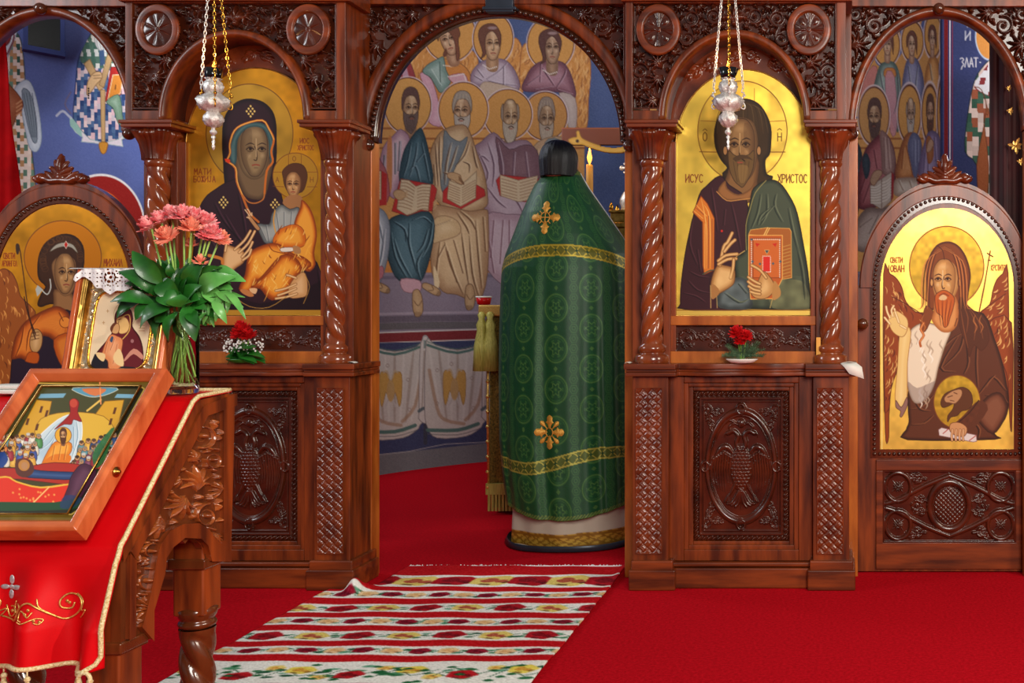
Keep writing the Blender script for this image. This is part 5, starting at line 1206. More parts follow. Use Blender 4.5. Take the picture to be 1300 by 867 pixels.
    # second man: tan cloak, grey tunic
    cv.poly([(385,140),(420,40),(480,-30),(600,-60),(650,0),(690,120),(740,260),(760,400),(750,470),(640,520),(500,500),(400,380),(390,250)],tn,edge=(104,70,44),ew=.9,hi=(226,196,150),k=9,lo=(160,120,80))
    cv.poly([(480,-20),(520,20),(580,50),(630,20),(600,120),(540,240),(500,350),(470,378),(455,300),(470,150)],gy,edge=(60,66,70),ew=.8,hi=(150,160,164),k=7)
    cv.folds([[(420,60),(430,200),(440,340)],[(450,20),(445,150),(455,300)],[(520,60),(490,200),(480,330)],[(560,80),(530,180),(500,260)],[(640,50),(610,140),(550,210)],[(660,80),(680,180),(700,240)],[(470,250),(500,260),(520,300)],[(410,200),(420,330)],[(600,180),(640,200),(640,250)]],(96,66,44),(234,210,170),1.5,.8)
    cv.poly([(405,480),(500,470),(640,500),(740,490),(765,540),(760,900),(700,1080),(560,1040),(470,1020),(400,900),(395,700)],tn,edge=(104,70,44),ew=.9,hi=(222,190,144),k=12,lo=(160,118,80))
    cv.poly([(410,560),(480,530),(560,560),(588,620),(560,660),(470,690),(400,700)],(206,172,124),edge=(130,92,60),ew=.8,hi=(232,206,160),k=8)
    cv.folds([[(560,510),(620,600),(640,650)],[(580,500),(650,560),(690,640)],[(590,640),(610,800),(640,1000)],[(480,700),(520,850),(600,1040)],[(450,700),(430,860),(420,1000)],[(540,690),(600,900)],[(680,560),(700,800),(720,1000)],[(730,540),(745,760)],[(480,720),(440,800)],[(410,600),(520,560)],[(640,660),(660,900),(700,1050)],[(500,760),(560,960)]],(110,74,46),(238,212,166),1.7,.8)
    cv.poly([(410,850),(450,960),(420,1020)],(230,206,160)); 
    cv.poly([(472,370),(510,330),(690,330),(740,360),(745,400),(590,485),(470,440)],(188,36,34),sm=1,edge=(110,20,20),ew=.6)
    cv.poly([(510,300),(590,330),(690,240),(682,415),(585,470),(498,420)],(214,190,150),sm=1,edge=(120,90,60),ew=.7)
    for i in range(7): cv.line([(512,325+i*16),(580,352+i*16)],.8,(150,108,74)); cv.line([(596,348+i*16),(680,300+i*16)],.8,(150,108,74))
    skn=(200,160,112); skd=(120,80,50)
    cv.poly([(500,260),(530,248),(580,265),(590,290),(600,325),(570,320),(540,300),(505,285)],skn,edge=skd,ew=.7); 
    for y in (0,1,2): cv.line([(575,275+y*10),(606,318+y*5)],1.1,skd)
    for i in range(4): cv.line([(695+i*8,225+i*8),(700+i*7,270+i*9)],1.6,skn); 
    # first man: pink tunic, dark blue cloak
    cv.poly([(70,140),(100,60),(150,10),(200,-30),(260,40),(250,200),(180,340),(150,420),(60,300)],pk,edge=(120,80,90),ew=.8,hi=(232,206,212),k=8,lo=(160,120,140)); cv.poly([(110,60),(140,30),(140,350),(110,340)],(206,124,62),a=.9)
    cv.poly([(210,140),(250,50),(310,-30),(340,-20),(380,120),(405,320),(300,330),(190,310)],bl,edge=(20,40,50),ew=.9,hi=(86,122,134),k=8,lo=(30,54,64))
    cv.folds([[(260,60),(240,180),(210,280)],[(300,60),(290,150),(250,280)],[(330,60),(360,200),(380,310)],[(250,240),(290,210),(320,320)],[(340,130),(300,180)],[(160,60),(160,260)],[(190,50),(180,240)],[(90,140),(80,280)]],(24,44,54),(140,170,180),1.4,.75)
    cv.poly([(120,560),(200,520),(280,500),(370,500),(412,560),(410,680),(370,860),(320,960),(240,970),(160,920),(110,780),(105,660)],bl,edge=(16,34,42),ew=1,hi=(84,122,136),k=10,lo=(28,52,62))
    cv.folds([[(150,570),(220,620),(230,700)],[(230,640),(260,760),(300,900)],[(130,640),(160,800),(230,930)],[(400,560),(380,700),(330,800)],[(270,560),(340,540),(390,580)],[(250,580),(250,720),(280,820)],[(340,760),(300,840),(320,940)],[(150,680),(190,800),(260,930)],[(370,620),(340,720),(300,770)]],(18,38,48),(128,164,176),1.6,.8)
    cv.poly([(200,940),(320,950),(320,1020),(220,1020)],(206,160,172),edge=(130,80,90),ew=.7)
    cv.poly([(140,500),(190,310),(200,290),(410,330),(432,360),(400,500),(330,500),(240,530)],(190,38,34),sm=1,edge=(110,20,20),ew=.6)
    cv.poly([(200,295),(250,300),(297,340),(340,325),(393,328),(375,498),(330,490),(260,520),(235,525),(172,485)],(216,194,156),edge=(120,90,60),ew=.7,sm=1)
    for i in range(8): cv.line([(205-i*4,315+i*22),(240-i*4,318+i*22),(288-i*3,350+i*20)],.9,(150,108,74)); cv.line([(305,355+i*20),(340,345+i*20),(388-i,348+i*20)],.9,(150,108,74))
    cv.poly([(150,380),(180,360),(220,375),(225,410),(190,430),(160,410)],skn,edge=skd,ew=.7); 
    for i in range(3): cv.line([(205,385+i*12),(240,375+i*14)],1.5,skn)
    for i in range(4): cv.line([(92,365+i*16),(120,350+i*16)],1.5,skn); cv.line([(410,445+i*14),(430,425+i*14)],1.5,skn)
    # man at the left edge
    cv.poly([(-80,60),(-20,20),(20,40),(60,160),(110,260),(110,440),(-80,440)],(176,92,96),edge=(110,40,50),ew=.8,hi=(214,150,156),k=8)
    cv.poly([(-80,240),(70,235),(108,260),(106,460),(-80,480)],(190,38,34),sm=1); cv.poly([(-80,245),(72,240),(70,425),(-80,430)],(216,194,156),sm=1,edge=(120,90,60),ew=.7)
    for i in range(8): cv.line([(-60,262+i*20),(60,258+i*20)],.9,(150,108,74))
    cv.poly([(-80,480),(60,480),(120,560),(125,700),(100,860),(40,1000),(-80,1060)],(172,182,192),edge=(90,100,112),ew=.9,hi=(214,220,226),k=9,lo=(120,130,144)); cv.folds([[(20,500),(60,600),(80,700)],[(0,560),(40,700),(20,860)],[(90,620),(70,800),(20,960)],[(-40,600),(-10,800)],[(60,680),(40,850)]],(96,106,120),(232,236,240),1.6,.8)
    cv.at(470,300,4.818)
    cv.poly([(-40,250),(70,180),(75,250),(0,290)],(190,110,120),edge=(120,60,70),ew=.7)
    def foot(x,y,s,a): 
        q = [(0,0),(30,-10),(52,30),(60,110),(45,150),(15,155),(-2,110),(-5,40)]
        ca_,sa=math.cos(a),math.sin(a); cv.poly([(x+s*(p*ca_-q_*sa),y+s*(p*sa+q_*ca_)) for p,q_ in q],(190,152,106),edge=(96,66,42),ew=.9,hi=(214,182,136),k=4)
        for i in range(4): xx=12+i*10; cv.line([(x+s*(xx*ca_-130*sa),y+s*(xx*sa+130*ca_)),(x+s*(xx*ca_-150*sa),y+s*(xx*sa+150*ca_))],.8,(96,66,42))
        cv.line([(x+s*(5*ca_-60*sa),y+s*(5*sa+60*ca_)),(x+s*(30*ca_-90*sa),y+s*(30*sa+90*ca_)),(x+s*(52*ca_-60*sa),y+s*(52*sa+60*ca_))],.8,(96,66,42))
    foot(263,335,1,0); foot(590,300,.95,.08); foot(318,310,.75,-1.0); foot(5,300,.75,-1.05)
    cv.poly([(430,330),(400,180),(470,40),(560,250),(630,270),(720,330),(600,290),(540,310),(480,270)],(200,164,118),a=.0)
    cv.at(0,0,1)
    # ---- right part of the curved wall
    cv.poly([(1060,150),(1210,140),(1210,-40),(1060,-40)],(206,142,70),sm=1)
    cv.at(1060,0,3.333)
    for q in ([(270,100),(290,180),(270,240)],[(380,60),(370,130),(385,200)],[(160,200),(180,260),(200,280)]): cv.line(q,5,(70,84,140),taper=2)
    halo(cv,218,190,56,88,HC_,T=True); halo(cv,328,175,46,85,HC_,T=True); halo(cv,415,150,36,92,HC_,T=True); halo(cv,465,160,20,95,HC_,T=True)
    cv.poly([(110,420),(130,320),(175,280),(190,420)],(200,120,110),edge=(140,60,60),ew=.6)
    for pts,c,hi_,lo_ in (([(165,380),(185,290),(205,265),(250,265),(275,330),(280,480),(265,560),(230,480),(200,400)],(104,124,116),(156,176,166),(64,84,78)),
                          ([(285,360),(300,270),(320,245),(350,255),(375,340),(370,430),(330,480),(290,440)],(110,110,148),(160,160,190),(76,76,108)),
                          ([(380,340),(395,260),(415,235),(440,270),(452,380),(430,420),(400,400)],(208,138,66),(232,176,110),(150,90,40)),
                          ([(440,300),(450,230),(470,220),(490,300),(490,480),(455,400)],(196,180,196),(224,214,226),(150,130,160))):
        cv.poly(pts,c,edge=lo_,ew=.8,hi=hi_,k=5,lo=lo_)
    cv.poly([(213,290),(250,290),(256,325),(210,325)],(206,124,56),edge=(120,60,30),ew=.6); cv.poly([(212,325),(252,325),(262,540),(235,560)],(206,140,150),edge=(140,80,90),ew=.6,a=.9)
    cv.folds([[(190,300),(200,360),(215,420)],[(262,300),(268,400),(250,480)],[(310,280),(320,360)],[(350,280),(340,380),(350,440)],[(440,270),(445,360)],[(400,270),(410,340)]],(60,60,70),(190,200,200),1,.7)
    for fx,fy,w,h,d in ((222,190,6.4,13.5,-.2),(325,190,5.6,14,.2),(412,165,4.2,14,.3),(466,150,2.2,14,.3)):
        face(cv,1060+fx/3.333,fy/3.333,w,h,d=d,skin=(206,164,130),dark=(150,106,80),style='none',lw=1.3)
        cv.poly([(fx-22*w/6,fy+10),(fx-24*w/6,fy-30),(fx-8,fy-58),(fx+10*w/6,fy-56),(fx+24*w/6,fy-25),(fx+23*w/6,fy+40),(fx+17*w/6,fy-5),(fx+4,fy-38),(fx-12*w/6,fy-34)],(104,58,42),edge=(60,30,24),ew=.6)
    halo(cv,165,490,64,122,(198,140,76),T=True); halo(cv,315,480,48,120,HC_,T=True); halo(cv,402,480,34,120,HC_,T=True); halo(cv,453,480,20,140,HC_,T=True)
    cv.at(1080,120,5.1)
    face(cv,1080+155/5.1,120+150/5.1,9,19,d=-.35,skin=(176,134,98),dark=(120,84,60),hair=(76,50,44),style='short',beard=(78,56,52),lw=1.2)
    face(cv,1080+388/5.1,120+130/5.1,5.6,20,d=.2,skin=(190,152,120),dark=(134,100,80),hair=(150,136,126),style='bald',beard=(170,160,150),lw=1.3)
    face(cv,1080+515/5.1,120+130/5.1,5.2,20,d=.2,skin=(190,142,108),dark=(130,90,66),hair=(90,56,44),style='short',beard=(96,60,48),lw=1.3)
    face(cv,1080+592/5.1,120+110/5.1,3.2,20,d=.2,skin=(200,152,118),dark=(130,90,66),hair=(90,56,44),style='short',beard=(110,70,52),lw=1.3)
    def robe(pts,c,hi_,lo_,fl=()):
        cv.poly(pts,c,edge=lo_,ew=.9,hi=hi_,k=8,lo=lo_); cv.folds(fl,lo_,hi_,1.5,.8)
    robe([(-60,300),(0,280),(50,320),(75,430),(60,700),(0,870),(-60,860)],(44,60,70),(86,106,112),(26,36,44),[[(10,340),(40,500)],[(20,600),(-10,800)]])
    robe([(40,640),(60,470),(90,370),(130,310),(210,250),(260,300),(290,420),(280,600),(180,720),(60,740)],(136,62,68),(176,104,106),(84,30,38),[[(100,520),(60,640)],[(130,560),(80,700)],[(150,360),(170,480)],[(90,400),(100,500)]])
    robe([(75,430),(100,380),(125,440),(115,520),(95,540)],(54,72,84),(88,110,120),(30,40,50))
    robe([(190,250),(215,240),(260,310),(288,420),(270,520),(210,510),(200,400)],(176,140,130),(206,178,166),(120,84,78),[[(215,280),(220,480)],[(235,290),(250,480)]])
    robe([(20,860),(100,740),(200,740),(260,720),(300,800),(200,1000),(20,1000)],(150,130,120),(186,168,156),(100,80,72),[[(60,860),(140,800)],[(120,900),(180,780)]])
    robe([(300,440),(330,320),(370,250),(430,260),(460,330),(455,480),(420,540),(330,560),(290,520)],(196,122,62),(224,160,100),(130,66,34),[[(340,350),(330,480)],[(360,330),(400,520)]])
    robe([(370,330),(400,250),(440,270),(458,340),(440,480),(415,540),(390,440)],(120,126,160),(164,170,196),(80,84,118),[[(410,300),(410,460)],[(430,300),(430,440)]])
    robe([(445,440),(470,340),(500,250),(545,240),(580,300),(580,450),(560,560),(460,580),(440,520)],(140,120,160),(184,168,200),(92,76,112),[[(480,380),(470,520)],[(540,280),(550,430)],[(500,400),(500,540)]])
    robe([(490,300),(510,270),(535,330),(530,420),(500,440)],(204,130,70),(226,170,110),(150,80,40))
    robe([(585,340),(600,230),(630,280),(640,420),(620,440),(590,420)],(104,118,150),(156,168,190),(70,80,110))
    robe([(285,560),(330,540),(420,540),(470,560),(440,640),(330,660),(280,640)],(206,190,170),(232,220,200),(150,120,100),[[(310,560),(340,620)],[(380,560),(400,620)]])
    cv.poly([(125,590),(200,545),(265,500),(262,690),(200,745),(128,700)],(186,170,154),sm=1,edge=(110,80,70),ew=.9); cv.line([(200,545),(200,745)],1,(110,80,70))
    for i in range(7): cv.line([(132,600+i*17),(165,600+i*17),(195,580+i*20)],1.3,(230,220,206)); cv.line([(205,572+i*20),(235,560+i*20),(258,540+i*18)],1.3,(230,220,206))
    cv.poly([(265,500),(280,520),(275,670),(262,690)],(150,30,34),sm=1); cv.poly([(435,515),(450,530),(445,580),(432,580)],(170,40,40),sm=1)
    cv.poly([(125,560),(150,500),(190,488),(205,510),(180,550),(150,590)],(176,136,104),edge=(96,60,44),ew=.8)
    cv.poly([(490,360),(505,300),(525,290),(538,320),(520,360),(500,375)],(196,150,116),edge=(110,70,50),ew=.8)
    cv.at(0,0,1)
    # right border stripes
    cv.rect(1196,-40,1210,430,(236,230,240)); cv.rect(1198.5,-40,1210,430,(112,20,30))
    # generic seated figures on the part of the wall hidden behind the right bay
    for i,(x,c,hi_,lo_) in enumerate(((845,(150,80,70),(190,124,110),(96,44,40)),(915,(84,104,124),(130,150,166),(50,64,80)),(985,(186,150,104),(216,188,146),(130,96,62)),(1040,(120,130,110),(160,170,150),(78,86,70)))):
        cv.poly([(x-34,250),(x-28,190),(x-10,172),(x+12,172),(x+30,195),(x+34,260),(x+30,345),(x,365),(x-28,345)],c,edge=lo_,ew=1,hi=hi_,k=10,lo=lo_); cv.folds([[(x-14,190),(x-18,260),(x-10,340)],[(x+12,190),(x+16,260),(x+8,340)]],lo_,hi_,1.6,.8)
        halo(cv,x,140,28,34,HC_); face(cv,x,142,11,19,d=.3*(-1)**i,skin=(196,152,114),dark=(140,100,72),hair=(100,80,66),style='short',beard=(120,104,92))
        cv.poly([(x-18,240),(x,250),(x+18,238),(x+18,285),(x,298),(x-18,286)],(214,190,152),sm=1,edge=(150,40,34),ew=1.6)
    cv.C[...,:3] = cv.C[...,:3]*.84+np.array((.60,.57,.60))*.16; cv.grain(.05,7)  # pale haze of soft light mixed into the fresco colours, then grain
    x,y,z = apse(cv.X,cv.Y); keep = (z>-.02)&(z<HC+.02)
    z = np.clip(z,0,HC); W = np.stack([x,y,z],-1)
    o = grid_mesh('wall_back',W,cv.C,keep,'fresco'); structure(o); so = o.modifiers.new('t','SOLIDIFY'); so.thickness = .1; so.offset = 1 if False else -1
mural()
def checker(cv,pts,cols,sx,sy,edge=None,slant=0.1):
    """vestment of crosses and squares inside an outline"""
    P_ = cr(cv.tp(pts),3,True); B = cv.bb(P_,2); sd = cv.sdist(P_,B); X,Y = cv.X[B],cv.Y[B]; xs = sum(p[0] for p in P_)/len(P_)
    u = (X-xs)/sx+slant*np.sin(Y/17.); v = Y/sy; i = np.floor(u).astype(int); j = np.floor(v+.5*(i%2)).astype(int)
    idx = (i*2+j*3+(i*j)%2)%len(cols); c = np.array(cols)/255.; cv.mix(B,c[idx],np.clip(.5-sd*cv.res,0,1))
    if edge: cv.mix(B,edge,np.clip(.5-(np.abs(sd)-.6)*cv.res,0,1))
def left_wall():
    cv = Cv(-60,-80,300,640,1.0,(92,106,166)); cv.blotch(.08,34,51); cv.C[...,:3] *= (1+.0*cv.Y[...,None])
    g=[(232,214,206),(96,128,112),(186,140,100),(60,92,84),(226,206,196),(110,142,124)]
    cv.at(0,0,3.335)
    # bishop at the far left
    checker(cv,[(-60,150),(30,120),(80,150),(100,250),(110,400),(130,600),(150,780),(145,900),(-60,900)],g,4.6,8,(60,70,70))
    cv.poly([(-20,90),(40,80),(75,110),(60,170),(20,260),(-20,260)],(214,218,226),edge=(110,120,140),ew=.8); cv.poly([(-10,110),(30,90),(50,130),(40,180),(10,200),(-10,190)],(130,50,56),edge=(80,24,30),ew=.7); cv.line([(20,90),(60,150),(30,230)],2,(120,60,70))
    cv.poly([(60,380),(100,340),(130,350),(155,420),(172,520),(175,600),(155,642),(125,625),(105,540),(85,440)],(188,200,216),edge=(120,134,156),ew=.8,hi=(220,228,238),k=4); cv.poly([(92,385),(125,390),(150,480),(158,590),(140,600),(115,520)],(130,144,158),edge=(80,90,110),ew=.8)
    for i in range(4): cv.line([(100+i*12,395),(120+i*10,500),(135+i*6,580)],.9,(84,96,112))
    cv.poly([(-10,330),(50,370),(95,430),(90,470),(70,490),(50,540),(-10,560)],(150,84,56),edge=(90,44,30),ew=.9,hi=(180,110,80),k=6)
    for i in range(4): cv.line([(70,440+i*16),(92,425+i*16)],1.6,(206,150,110))
    # second bishop
    b=[(64,86,132),(224,186,192),(84,110,150),(206,190,196),(48,70,116),(232,206,204),(70,100,140)]
    cv.ell(435,60,62,70,(216,170,90),edge=(240,236,226),ew=1.2)
    checker(cv,[(330,260),(360,190),(400,130),(470,150),(520,220),(545,300),(550,500),(560,560),(500,600),(440,610),(380,590),(320,520),(310,480),(320,360)],b,4.4,7.5,(40,50,90))
    checker(cv,[(340,235),(375,160),(410,130),(480,160),(520,240),(520,280),(400,290),(350,270)],[(84,116,100),(206,206,200),(70,104,90),(220,216,206)],5,9,None,.8)
    cv.poly([(405,130),(440,110),(470,150),(475,200),(450,222),(420,212),(402,180)],(206,204,198),edge=(140,140,140),ew=.8)
    for i in range(5): cv.line([(412+i*12,140),(410+i*12,180),(420+i*9,210)],.9,(150,150,150))
    cv.poly([(355,270),(380,250),(440,370),(420,385)],(198,160,110),edge=(130,94,60),ew=.7,sm=1); cv.poly([(455,230),(478,240),(440,370),(420,360)],(186,150,104),edge=(130,94,60),ew=.7,sm=1); cv.poly([(420,215),(440,210),(445,270),(425,280)],(60,84,120),sm=1)
    cv.poly([(370,350),(395,310),(425,305),(432,330),(410,355),(385,390),(368,400)],(216,176,128),edge=(120,80,50),ew=.8); cv.line([(395,320),(425,318)],.8,(120,80,50)); cv.line([(398,332),(428,330)],.8,(120,80,50))
    for i in range(5): cv.ell(375,375+i*10,4,4,(40,30,30))
    cv.poly([(470,285),(520,280),(512,400),(445,430)],(176,40,36),sm=1,edge=(110,20,20),ew=.8); cv.poly([(478,318),(522,315),(510,395),(456,425)],(216,134,52),sm=1,edge=(240,220,180),ew=1); cv.line([(490,360),(488,378)],1,(60,30,20))
    cv.poly([(450,430),(500,400),(515,450),(520,500),(545,560),(500,520),(480,460)],(120,150,124),edge=(60,84,70),ew=.8,hi=(170,190,170),k=4)
    cv.poly([(425,380),(445,380),(445,610),(430,610)],(198,160,110),sm=1,edge=(130,94,60),ew=.7)
    cv.poly([(300,495),(330,540),(300,530),(320,560),(350,580),(345,600),(400,605),(425,610),(440,650),(455,610),(520,620),(515,590),(560,575),(555,540),(500,590),(440,605),(380,590),(330,540)],(226,214,222),edge=(170,190,186),ew=.8,sm=1); cv.poly([(420,605),(455,605),(450,640),(437,652),(425,640)],(206,140,50),edge=(130,80,30),ew=.8)
    cv.poly([(300,495),(340,545),(345,580),(310,545),(297,530)],(150,190,180)); cv.poly([(520,570),(560,540),(560,575),(525,585)],(150,190,180))
    cv.line([(240,490),(265,470),(290,490),(300,500)],3,(206,208,220),a=.8); cv.line([(300,390),(275,440),(300,480)],2,(120,96,110),a=.6)
    # red niche rim with a white outline
    cv.at(0,0,1); cv.ell(128,292,56,70,(156,34,30),edge=(244,240,238),ew=2.4); cv.ell(122,300,44,60,(232,110,34)); cv.ell(118,306,40,58,(190,60,30))
    cv.rect(-60,470,300,660,(96,98,110))
    cv.grain(.04,8)
    x,y,z = leftwall(cv.X,cv.Y); keep = (z>-.03)&(z<HC+.03); W = np.stack([x,y,np.clip(z,0,HC)],-1)
    o = grid_mesh('wall_left',W,cv.C,keep,'fresco'); structure(o); so = o.modifiers.new('t','SOLIDIFY'); so.thickness=.08; so.offset=-1
    # recessed dark vent window in the wall
    def lw(px,py,off=0): a,b,c = leftwall(px,py); k = math.hypot(1.27,1.06); return (a+off*1.06/k, b-off*1.27/k, c)
    T = thing('wall_vent',lw(55,66,.02),'dark square screened opening with a blue frame and sill, high on the blue wall','vent')
    mb = MB(); 
    def quad(a,b,c,d,o1,o2):
        f = [lw(*p,o1) for p in (a,b,c,d)]+[lw(*p,o2) for p in (a,b,c,d)]; mb.add(f,[(0,1,2,3),(7,6,5,4),(0,4,5,1),(1,5,6,2),(2,6,7,3),(3,7,4,0)])
    quad((35,-14),(76,-4),(76,68),(35,59),.03,.005); mb.build('screen','blackglass',T)
    mb = MB(); quad((29,-18),(35,-17),(35,64),(29,62),.05,.0); quad((76,-6),(81,-4),(81,74),(76,72),.05,.0); quad((28,59),(82,69),(82,75),(28,65),.07,.0); quad((29,-20),(81,-8),(81,-3),(29,-14),.05,0)
    mb.build('frame','ceil',T)
left_wall()
def right_pier():
    Zp = 6.14; cv = Cv(1196,-190,1420,640,1.0,(50,58,104)); cv.blotch(.08,30,61)
    cv.line([(1201,-190),(1201,470)],5,(108,22,30)); cv.line([(1206,-190),(1206,470)],1,(230,226,236)); cv.line([(1209,-190),(1209,470)],1.2,(120,40,60))
    cv.at(1040,0,4.985)
    cv.ell(1085,230,95,150,(196,132,66),edge=(170,190,220),ew=1.4); cv.ell(1130,240,40,70,(120,60,50))
    cv.at(1060,0,3.333)
    checker(cv,[(585,360),(620,290),(680,240),(760,260),(780,480),(780,900),(640,900),(600,700),(550,640),(560,500)],[(216,196,190),(60,96,80),(200,180,174),(48,84,70),(150,84,60)],7.5,12,(30,40,50))
    cv.poly([(590,370),(620,310),(670,255),(720,300),(700,420),(640,400)],(130,44,50)); checker(cv,[(590,360),(620,310),(670,255),(720,300),(700,400),(640,400)],[(206,206,216),(126,44,50)],7,9,None,.6)
    cv.poly([(590,370),(620,380),(640,470),(600,700),(620,900),(640,900),(650,700),(630,500),(650,480),(620,380)],(150,84,50),edge=(90,44,26),ew=.8)
    wt=(206,206,214)
    cv.text('І',552,70,18,45,wt,1.1); cv.text('И',552,132,20,38,wt,1.2); cv.text('ЗЛАТ·',530,245,16,38,wt,1.3,gap=.22)
    cv.at(0,0,1); cv.rect(1196,470,1420,660,(80,82,92)); cv.grain(.04,9)
    s = Zp/FP; x=(cv.X-VX)*s; z = EYE-(cv.Y-VY)*s; keep=(z>-.03)&(z<HC+.03); W = np.stack([x,np.full(x.shape,Zp-D),np.clip(z,0,HC)],-1)
    o = grid_mesh('wall_right',W,cv.C,keep,'fresco'); structure(o); so = o.modifiers.new('t','SOLIDIFY'); so.thickness=.12; so.offset=-1
right_pier()
# shell of the sanctuary
def sw(name,x0,y0,x1,y1,mat='ceil'):
    mb = MB(); wall(mb,x0,y0,x1,y1); return structure(mb.build(name,mat))
pL = leftwall(-60,0); sw('trim_1',pL[0],pL[1]-.02,-6.2,pL[1]-.02); 
sw('trim_2',-6.2,4.0,-6.2,-.4)
mb = MB(); mb.box((2.2,-.4,0),(2.32,2.1,HC)); structure(mb.build('trim_3','ceil'))
mb = MB(); mb.box((-6.3,.15,HC),(2.4,4.3,HC+.1)); structure(mb.build('ceiling','ceil'))
# ------------------------------------------------------------------ rug on the floor
def rug():
    f = lambda py: 420-150080/(py-391)
    cv = Cv(-202.5,-33.4,-92.5,150,1.7,(196,14,24)); r = random.Random(12)
    cv.C[...,:3] *= (1-.05*(np.sin(cv.Y*9)**2)[...,None])
    bands = [(734,749,1),(755,763,0),(771,781.5,1),(789,798,0),(805.5,817.5,1),(826,836,0)]
    bl = [(f(a),f(b),k) for a,b,k in bands]+[(89.5,109,2),(116,124,0),(131,141,1),(148,156,0)]
    def rose(x,y,s,c,c2):
        cv.ell(x,y,s*1.25,s,c,T=False); cv.ell(x-s*.3,y-s*.1,s*.5,s*.5,c2,T=False,a=.8); cv.ell(x+s*.5,y+s*.2,s*.4,s*.35,c2,T=False,a=.8); cv.line([(x-s,y+s*.5),(x,y+s*.8),(x+s,y+s*.3)],s*.25,(60,20,24),a=.7)
        for a in range(5): t=a*1.256; cv.ell(x+s*1.1*math.cos(t),y+s*.8*math.sin(t),s*.35,s*.3,c,T=False)
    for a,b,k in bl:
        m = (a+b)/2; h = (b-a)/2
        n = 55
        for i in range(n):    # scalloped band edge
            x = -202.5+110*i/n+1; cv.ell(x,a+.5,1.3,.9,(240,236,228),T=False); cv.ell(x,b-.5,1.3,.9,(240,236,228),T=False)
        cv.rect(-203,a,-92,b,(242,240,232))
        per = {0:9.2,1:15.5,2:17}[k]; n = int(110/per)+2; ph = r.uniform(0,per)
        for i in range(n):
            x = -203+ph+i*per-per*.5
            for j in range(9 if k else 6):
                xx = x+r.uniform(-.5,.5)*per; yy = m+r.uniform(-.55,.55)*h; l = r.uniform(1.6,3.2)*(1 if k<2 else 1.4); s = r.choice((-1,1))
                cv.poly([(xx,yy),(xx+l*.6,yy-l*.35*s),(xx+l*1.4,yy),(xx+l*.6,yy+l*.25*s)],r.choice(((40,110,66),(84,150,110),(20,80,50),(110,170,140))),sm=2)
            cv.line([(x-per*.5,m+h*.4),(x-per*.2,m-h*.3),(x+per*.1,m+h*.3),(x+per*.5,m-h*.2)],.4,(40,90,60))
            if k == 1: rose(x,m,h*.8,*(((176,20,34),(120,10,24)) if i%2 else ((232,206,110),(170,60,50))))
            elif k == 0: rose(x,m,h*.66,*(((150,20,44),(100,10,30)) if i%2 else ((236,200,150),(226,170,110))))
            else:
                rose(x,m+(i%2-.5)*5,3.4,*(((190,24,34),(110,10,20)) if i%2 else ((238,216,90),(206,140,50)))); rose(x+per*.5,m-(i%2-.5)*8,2.2,(238,214,120),(220,150,60))
                for j in range(5): xx=x+r.uniform(-.5,.5)*per; yy=m+r.uniform(-.9,.9)*h; cv.poly([(xx,yy),(xx+1.5,yy-1.2),(xx+3.4,yy),(xx+1.5,yy+.8)],(20,96,50),sm=2)
    cv.grain(.12,31)
    X = cv.X/100; Y = -cv.Y/100
    z = .008+.0015*np.sin(X*23+Y*9)+.002*np.sin(Y*17-X*5)
    z = z+.05*np.exp(-((X+1.9)/.035)**2-((Y+.06)/.045)**2)*(1+.35*np.sin(X*60+Y*30))+.012*np.exp(-((X+.925)/.02)**2)*np.clip((Y+.2)*2,0,1)
    keep = ~((Y>-.04)&(X<-1.868)); Xw = np.where((Y>-.04)&(X<-1.86),-1.862,X)
    keep = (Y<=-.035)|(X>-1.872)
    W = np.stack([X,Y,z],-1)
    T = grid_mesh('woven_rug',W,cv.C,keep,'rug',None,(-1.475,-.5,0)); tag(T,'long red runner rug with white floral stripes leading to the doorway','rug')
    so = T.modifiers.new('t','SOLIDIFY'); so.thickness=.005; so.offset=1
    mb = MB()
    for i in range(150):
        x = -1.862+.935*i/149; l = r.uniform(.012,.03); a = r.uniform(-.6,.6); mb.tube([(x,.333,.008),(x+a*l*.5,.333+l*.6,.009+r.uniform(0,.006)),(x+a*l,.333+l,.006)],.0016,5)
    mb.tube([(-1.862,.333,.011),(-1.4,.335,.011),(-.925,.333,.012)],.003,6)
    mb.build('white_fringe','lace',T)
rug()

